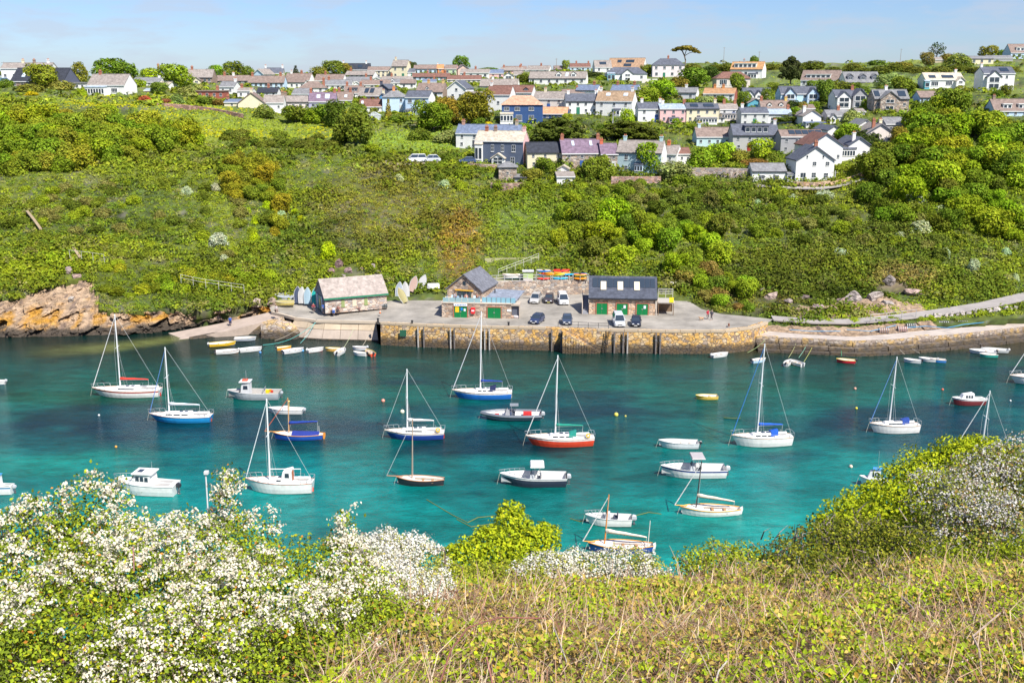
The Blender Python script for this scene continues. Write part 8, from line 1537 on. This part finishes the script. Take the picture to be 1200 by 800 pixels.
# mooring ropes to the quay, floating weed
def rope(px0, z0, px1, z1, sag, col, label, r=.035, name='mooring_rope'):
    a, c = at_z(px0[0], px0[1], z0), at_z(px1[0], px1[1], z1); pts = [a.lerp(c, i / 10) - Vector((0, 0, sag * sin(pi * i / 10))) for i in range(11)]
    for p in pts: p.z = max(p.z, .03) if z1 < 1 else p.z
    b = MB(); b.path(pts, r, 4); tag(b.build(name, 'rope', None, col), label, 'rope')
for i, (a, z0, c, z1, s_, col, lab) in enumerate([((370, 378), 2.9, (308, 404), .05, 1.0, (.10, .55, .50), 'turquoise rope from the panels to the left dinghies'), ((369, 378), 2.9, (352, 402), .3, .3, (.15, .50, .48), 'turquoise rope down to the orange dinghy'), ((350, 385), 2, (322, 399), .1, .2, (.55, .48, .38), 'tan rope at the head of the slipway'), ((414, 386), 2, (403, 407), .4, .2, (.45, .5, .3), 'thin green rope to the rounded dinghy'), ((438, 380), 2.8, (425, 405), .4, .2, (.5, .45, .35), 'thin tan rope to the small tenders'), ((900, 395), 2, (876, 413), .2, .3, (.35, .45, .2), 'green rope to the dinghy off the quay end'), ((934, 399), 1.5, (924, 419), .3, .3, (.45, .45, .2), 'olive rope to the left white tender'), ((948, 399), 1.5, (936, 419), .3, .2, (.25, .5, .35), 'green rope to the right white tender'), ((955, 400), 1.4, (942, 424), .1, .2, (.5, .5, .15), 'yellow green rope trailing by the tenders'), ((986, 400), 1.4, (986, 417), .3, .1, (.1, .4, .2), 'green rope to the red dinghy'), ((1050, 404), 1, (1060, 415), .3, .1, (.5, .45, .35), 'tan rope to the white dinghy with blue sides'), ((1062, 403), 1, (1078, 414), .3, .1, (.5, .45, .35), 'tan rope to the long blue dinghy'), ((1140, 393), 1, (1150, 402), .3, .1, (.5, .45, .35), 'tan rope to the long launches')]): rope(a, z0, c, z1, s_, col, lab)
for i, (pts, lab) in enumerate((([(500, 585), (530, 603), (548, 612), (560, 606), (580, 604), (590, 612)], 'floating line trailing green weed before the bright sycamore'), ([(668, 607), (680, 611), (692, 607), (744, 604), (760, 600), (775, 602)], 'weedy floating line beside the white runabout'), ([(848, 489), (858, 490), (868, 490)], 'short yellow weed line left of the blue covered yacht'), ([(535, 608), (552, 617), (580, 613)], 'second weedy line below the first'))):
    b = MB(); b.path([at_z(x, y, .03) for x, y in pts], .045, 5); tag(b.build('floating_line', 'rope', None, (.16, .17, .03)), lab, 'floating line')
for i, pts in enumerate(([(1062, 384), (1085, 382), (1110, 384), (1130, 380), (1160, 377), (1195, 371)], [(992, 386), (1020, 388), (1050, 381)], [(925, 386), (950, 388), (985, 388)])):
    b = MB(); b.path([at_z(x, y, 2.9) for x, y in pts], .055, 5); tag(b.build('coiled_rope', 'rope', None, (.08, .35, .62)), ['bright blue rope laid over the pale blocks', 'blue rope along the middle of the rock bank', 'blue rope near the road end of the rock bank'][i], 'rope')
# ------------------------------------------------------------------ near headland plants
def lobe_px(px, py, Y, r): p = at_Y(px, py, Y); return (p.x, p.y, p.z, r)
def shell(lobes, n, g, flat=.85, inner=.25, front=.35):
    lb = np.array(lobes); w = lb[:, 3] ** 2; k = g.choice(len(lb), n, p=w / w.sum()); d = g.normal(size=(n, 3)); d[:, 2] += .35; d[:, 1] -= front; d /= np.linalg.norm(d, axis=1, keepdims=True)
    bum = 1 + .35 * (fbm(d[:, 0] * 3 + k * 2.3, d[:, 2] * 3 + d[:, 1] * 3, 5, 4) - .5) * 2
    rj = np.where(g.random(n) < 1 - inner, g.uniform(.85, 1.12, n), g.uniform(.4, .85, n)) * bum
    P = lb[k, :3] + d * (rj * lb[k, 3])[:, None] * np.array([1, 1, flat]); ok = np.ones(n, bool)
    for j in range(len(lb)): ok &= (np.linalg.norm(P - lb[j, :3], axis=1) > lb[j, 3] * .6) | (k == j)
    return P[ok], d[ok]
def mixcol(g, n, cols, p, j=.18):
    c = np.array(cols)[g.choice(len(cols), n, p=p)]; return c * (1 + g.normal(size=(n, 1)) * j).clip(.5, 1.6)
def shrub(name, label, cat, lobes, nleaf, lsz, lcols, lp, seed, nflow=0, fsz=.03, fcols=None, ntwig=60, twc=(.20, .14, .11), spray=.0, base=None, inner=.25, parts=('foliage', 'blossom', 'branches'), fclus=7, frs=.06, sprigs=()):
    g = np.random.default_rng(seed); lb = np.array(lobes); cx, cy = lb[:, 0].mean(), lb[:, 1].mean(); bz = float(near_z(cx, cy)) if base is None else base; O = np.array([cx, cy, bz])
    t = thing(name, label, cat, tuple(O)); P, d = shell(lobes, nleaf, g, inner=inner)
    hol = fbm(P[:, 0] * 1.9 / lb[0, 3] + P[:, 2] * .7, P[:, 2] * 2.1 / lb[0, 3] + P[:, 1], seed, 3); ok = (hol > .30) | (g.random(len(P)) < .6); P, d = P[ok], d[ok]
    n0_ = len(P); extra = [s_ for s_ in sprigs]
    for (px, py, Y, n_, r_) in extra: q_ = np.array(at_Y(px, py, Y)); P = np.concatenate([P, q_ + g.normal(size=(n_, 3)) * r_]); d = np.concatenate([d, g.normal(size=(n_, 3))])
    put(parts[0], leaves(parts[0], P - O, d + g.normal(size=P.shape) * .7 + np.array([0, -.1, .3]), lsz * g.uniform(.6, 1.3, len(P)), mixcol(g, len(P), lcols, lp), 'leaf', .62, g), t)
    if nflow:
        C, dc = shell(lobes, nflow, g, inner=.06, front=.45); fl = fbm(C[:, 0] * 1.6 / lb[0, 3] * 1.2, C[:, 2] * 2.0 / lb[0, 3] + C[:, 1], seed + 9, 4); ok = (fl + g.normal(size=len(C)) * .04) > .42; C, dc = C[ok] + dc[ok] * .03, dc[ok]; n = len(C)
        
        for (px, py, Y, n_, r_) in sprigs: m_ = max(4, n_ // 9); C = np.concatenate([C, np.array(at_Y(px, py, Y)) + g.normal(size=(m_, 3)) * r_]); dc = np.concatenate([dc, g.normal(size=(m_, 3))]); n += m_
        of = g.normal(size=(n, fclus, 3)) * np.array([1, 1, .6]); Q = (C[:, None] + of * frs).reshape(-1, 3); dn = of.reshape(-1, 3) * .9 + np.repeat(dc, fclus, 0) * .4 + g.normal(size=Q.shape) * .3 + np.array([0, -.1, .5])
        put(parts[1], leaves(parts[1], Q - O, dn, fsz * g.uniform(.65, 1.25, len(Q)), mixcol(g, len(Q), fcols or [(.78, .73, .58), (.66, .62, .48), (.52, .42, .30)], [.62, .26, .12], .06), 'petal', .95, g), t)
    b = MB(); r = random.Random(seed); Ps = P - O
    for i in range(ntwig):
        e = Vector(Ps[r.randrange(n0_)]) * (1 + spray * r.random()); R_ = lobes[0][3]; s_ = e + Vector((r.uniform(-.5, .5) * R_, r.uniform(-.2, .6) * R_, -r.uniform(.4, 1.1) * R_)); m_ = s_.lerp(e, .55) + Vector((r.uniform(-.15, .15), r.uniform(-.15, .15), .1))
        b.tube(s_, m_, .022, .014, 4, caps=False); b.tube(m_, e, .014, .004, 3, caps=False)
    b.build(parts[2], 'bark', t, twc); return t
LG, LB = [(.17, .22, .03), (.11, .15, .03), (.27, .28, .03), (.30, .13, .05), (.06, .08, .02)], [.42, .28, .14, .025, .135]
hl = [(-60, 700, 13, 1.15), (30, 668, 13.5, 1.05), (60, 760, 11.5, 1.0), (110, 652, 14, .95), (160, 690, 13, 1.05), (190, 780, 11, .95), (230, 668, 14, .95), (270, 662, 14.5, .85), (300, 720, 13, 1.05), (330, 690, 14, .85), (360, 770, 11.8, .85), (385, 690, 14, .80), (415, 730, 13, .75), (430, 700, 14, .6), (0, 800, 10.5, .9), (90, 800, 10.8, .9), (200, 810, 10.8, .9), (300, 800, 11, .9), (380, 800, 11.3, .75), (450, 770, 12.3, .55), (470, 735, 13, .5), (90, 720, 12.5, 1.0), (250, 735, 12.5, 1.0), (90, 622, 14.5, .38), (265, 612, 15, .33), (400, 640, 14.5, .30)]
shrub('hawthorn_bush', 'huge hawthorn covered in white blossom filling the lower left', 'hawthorn', [lobe_px(*a) for a in hl], 95000, .029, LG, LB, 1, 6200, .0195, None, 420, fclus=20, frs=.048, inner=.42, sprigs=[(106, 566, 14, 120, .10), (132, 578, 14, 160, .12), (268, 560, 14.5, 140, .11), (262, 582, 14.5, 150, .10), (42, 590, 13.5, 90, .08), (24, 604, 13.5, 110, .10), (74, 584, 13.8, 120, .11), (404, 610, 14.5, 110, .09)], base=33.2)
shrub('hawthorn_bush', 'paler cream blossomed hawthorn just right of the huge one', 'hawthorn', [lobe_px(*a) for a in [(430, 668, 17, .62), (455, 655, 18, .62), (480, 664, 18, .62), (500, 690, 17.5, .45), (470, 710, 16.5, .7), (440, 700, 16, .6), (505, 655, 18.3, .30), (452, 640, 18.5, .3)]], 9000, .026, [(.26, .27, .12), (.18, .2, .08), (.3, .26, .14)], [.4, .35, .25], 2, 5200, .020, [(.74, .73, .66), (.62, .59, .50), (.45, .40, .30)], 120, fclus=7, frs=.045, base=30.5)
shrub('hawthorn_bush', 'low cream blossomed hawthorn before the orange masted daysailer', 'hawthorn', [lobe_px(*a) for a in [(620, 676, 22.5, .45), (645, 668, 23, .55), (670, 666, 23.5, .5), (700, 670, 23.5, .5), (735, 666, 23.5, .6), (758, 672, 23, .5), (775, 684, 23, .35)]], 9000, .034, [(.22, .24, .08), (.18, .2, .08), (.3, .28, .12)], [.4, .35, .25], 3, 2600, .024, [(.72, .71, .63), (.60, .57, .47), (.42, .38, .28)], 80, fclus=7, frs=.06, base=30)
shrub('hawthorn_bush', 'greyish blossomed hawthorn at the right edge of the slope', 'hawthorn', [lobe_px(*a) for a in [(1120, 600, 30, 1.5), (1160, 575, 31, 1.5), (1200, 565, 31, 1.6), (1145, 640, 28, 1.4), (1190, 640, 28, 1.8), (1110, 640, 28.5, 1.0), (1240, 600, 30, 2.2)]], 26000, .055, [(.13, .15, .05), (.20, .21, .09), (.25, .16, .09), (.07, .09, .04)], [.35, .3, .15, .2], 4, 7000, .032, [(.62, .60, .55), (.48, .44, .39), (.34, .24, .19)], 160, fclus=6, frs=.09)
SY, SP = [(.25, .29, .02), (.17, .22, .02), (.32, .33, .03), (.06, .09, .015)], [.42, .28, .16, .14]
shrub('sycamore_tree', 'yellow green sycamore crowns hiding part of the right anchorage', 'tree', [lobe_px(*a) for a in [(975, 625, 36, .9), (1000, 610, 37, 1.2), (1030, 600, 38, 1.4), (1062, 585, 38, 1.5), (1095, 568, 39, 1.6), (1130, 552, 39, 1.5), (1150, 545, 39.5, 1.3), (1110, 600, 36, 1.8), (1060, 625, 35, 1.8), (1165, 560, 38, 1.5), (1010, 640, 34, 1.3), (1145, 530, 39.5, .6), (1118, 536, 39.5, .6), (1090, 545, 39.5, .6)]], 52000, .072, SY, SP, 5, ntwig=150, parts=('crown', 'blossom', 'branches'))
shrub('sycamore_tree', 'small bright sycamore standing against the water at lower centre', 'tree', [lobe_px(*a) for a in [(545, 665, 26, .75), (570, 650, 26.5, .8), (600, 645, 27, .85), (625, 640, 27, .7), (600, 620, 27.5, .6), (598, 600, 27.8, .38), (640, 628, 27.2, .42), (575, 632, 27, .5), (612, 668, 26, .7), (535, 652, 26.3, .4)]], 15000, .055, SY, SP, 6, ntwig=60, parts=('crown', 'blossom', 'branches'), base=27)
shrub('blackthorn_bush', 'tangled dark blackthorn with bare grey twigs at lower right', 'bush', [lobe_px(*a) for a in [(925, 668, 24, .9), (960, 650, 25, 1.0), (1000, 645, 25.5, 1.1), (1040, 655, 25, 1.1), (1075, 665, 24.5, 1.1), (980, 690, 23, 1.0), (1030, 695, 22.5, 1.1), (1085, 700, 22, 1.0), (905, 694, 21, .6), (955, 700, 20, .75), (1005, 704, 19.5, .8), (1055, 708, 19, .8)]], 30000, .045, [(.08, .10, .02), (.14, .14, .03), (.035, .045, .015), (.20, .20, .04)], [.35, .3, .2, .15], 7, ntwig=900, twc=(.42, .34, .29), spray=.16)
shrub('gorse_bush', 'green yellow scrub filling the lower right corner slope', 'bush', [lobe_px(*a) for a in [(1120, 690, 23, 1.2), (1160, 690, 23, 1.3), (1200, 700, 22, 1.4), (1140, 720, 20.5, 1.1), (1190, 730, 20, 1.1), (1240, 700, 22, 1.6), (1105, 716, 18.5, .85), (1150, 722, 18, .9), (1195, 728, 17.5, .95)]], 28000, .045, [(.15, .19, .02), (.22, .25, .025), (.07, .09, .015)], [.45, .3, .25], 8, ntwig=120, twc=(.3, .24, .2))
shrub('gorse_bush', 'rounded green scrub right of the low cream hawthorn', 'bush', [lobe_px(*a) for a in [(815, 668, 24, .6), (840, 662, 24.5, .75), (870, 665, 24.5, .7), (895, 672, 24, .6), (850, 685, 23.5, .8)]], 9000, .040, [(.20, .24, .03), (.13, .16, .03), (.28, .29, .04)], [.45, .35, .2], 9, ntwig=160, twc=(.34, .28, .24), spray=.12)
shrub('gorse_bush', 'dull green scrub at the foot of the small sycamore', 'bush', [lobe_px(*a) for a in [(530, 684, 22, .55), (560, 682, 22.5, .6), (595, 684, 22.5, .6), (625, 690, 22, .5)]], 9000, .034, [(.17, .20, .04), (.24, .24, .05), (.10, .12, .03)], [.45, .35, .2], 10, ntwig=60)
# bramble carpet and dead stems
def carpet(n, g, Y0=7.5, Y1=27, pw=1.0):
    Y = Y0 + (Y1 - Y0) * g.random(n) ** pw; half = Y * .6 + 3.2; X = g.uniform(-1, 1, n) * half; return X, Y
g = np.random.default_rng(77); X, Y = carpet(160000, g, pw=1.15); h = g.random(len(X)) ** .6 * .42 + .55 * np.clip(fbm(X * .8, Y * .8, 41) - .42, 0, 1) * 2; z = near_z(X, Y) + h
kp = X > (-.17 * (Y + 2.5) + g.normal(size=len(X)) * .25); X, Y, z = X[kp], Y[kp], z[kp]
mx_ = fbm(X * .9 + 5, Y * .9, 43, 4) + g.normal(size=len(X)) * .12 - np.interp(Y, [8, 10, 12.5, 26], [-.06, .0, .13, .10])
c = np.where((mx_ > .42)[:, None], mixcol(g, len(X), [(.19, .25, .025), (.27, .31, .03), (.10, .14, .025), (.30, .18, .05)], [.42, .32, .2, .06]), mixcol(g, len(X), [(.27, .19, .10), (.14, .10, .06), (.17, .21, .04), (.34, .25, .14)], [.27, .18, .38, .17]))
tag(put('bramble_cover', leaves('bramble_cover', np.stack([X, Y, z], 1), g.normal(size=(len(X), 3)) * .6 + np.array([0, -.45, .8]), (.026 + .0009 * Y) * g.uniform(.5, 1.35, len(X)), c, 'leaf', .62, g)), kind='stuff')
X, Y = carpet(42000, g, pw=1.1); kp = X > -.17 * (Y + 2.5); X, Y = X[kp], Y[kp]; z = near_z(X, Y) + g.random(len(X)) * .45; n = len(X); A_ = np.stack([X, Y, z], 1); L_ = g.uniform(.15, .75, n)[:, None]; dr = g.normal(size=(n, 3)) * np.array([1, .6, .35]) + np.array([0, 0, .55]); dr /= np.linalg.norm(dr, axis=1, keepdims=True)
mid = A_ + dr * L_ * .55; dr2 = dr + g.normal(size=(n, 3)) * .35 + np.array([0, 0, -.25]); E_ = mid + dr2 * L_ * .5; wv = np.cross(dr, np.array([0, 1, .3])); wv /= np.linalg.norm(wv, axis=1, keepdims=True) + 1e-9; wd = (.0028 + .00032 * Y)[:, None] * g.uniform(.5, 1.3, (n, 1))
V = np.stack([A_ - wv * wd, A_ + wv * wd, mid + wv * wd * .8, mid - wv * wd * .8, E_ + wv * wd * .25, E_ - wv * wd * .25], 1).reshape(-1, 3); i6 = np.arange(n) * 6; F = np.concatenate([np.stack([i6, i6 + 1, i6 + 2, i6 + 3], 1), np.stack([i6 + 3, i6 + 2, i6 + 4, i6 + 5], 1)])
cs = mixcol(g, n, [(.60, .42, .28), (.46, .28, .18), (.66, .53, .38), (.34, .17, .11)], [.35, .3, .2, .15], .15); tag(put('dead_stems', npmesh('dead_stems', V, F, 'dry', np.repeat(cs, 6, 0))), kind='stuff')
r = random.Random(4)
for i, (pts, rad, col, lab) in enumerate([([(516, 798, 9.4), (528, 762, 10.2), (548, 735, 11), (585, 723, 12), (640, 724, 12.5)], .011, (.30, .12, .09), 'long arching red brown bramble stem at the bottom centre'), ([(577, 800, 9.3), (570, 770, 9.9)], .014, (.42, .18, .13), 'short thick reddish stem at the bottom edge'), ([(1150, 790, 9.6), (1148, 762, 10.3), (1140, 745, 11), (1172, 718, 12.4)], .012, (.46, .34, .26), 'forked pale stem in the lower right corner'), ([(1044, 800, 9.2), (1050, 785, 9.8), (1058, 768, 10.4)], .010, (.62, .55, .48), 'pale upright dead stem at the bottom right'), ([(1070, 712, 14), (1050, 692, 16), (1028, 682, 17), (1020, 684, 17.5)], .014, (.50, .40, .34), 'bare arching branch before the blackthorn'), ([(839, 797, 9.3), (842, 786, 9.6), (852, 774, 10)], .009, (.62, .55, .46), 'pale forked dead stem at the bottom'), ([(664, 775, 10), (655, 750, 10.8), (649, 735, 11.4)], .008, (.55, .45, .38), 'thin pale stem at bottom centre'), ([(157, 668, 10.5), (156, 640, 11.2)], .008, (.45, .22, .16), 'thin reddish cane poking through the huge hawthorn'), ([(1062, 778, 10), (1085, 776, 10.2), (1116, 780, 10), (1140, 770, 10.4)], .010, (.58, .48, .38), 'horizontal dead cane at the bottom right')]):
    b = MB(); Q = [at_Y(*p) for p in pts]; b.path(Q, rad, 5); tag(b.build('bramble_stem', 'bark', None, col), lab, 'stem')
p = at_Y(241, 555, 16.5); q_ = at_Y(241, 605, 16.5); b = MB(); b.tube(q_ - Vector((0, 0, 2.5)), p, .013, n=8).box(p.x - .02, p.x + .05, p.y - .04, p.y + .04, p.z, p.z + .05); tag(b.build('marker_post', 'paint', None, (.70, .72, .72)), 'slim white post rising from the huge hawthorn', 'post')
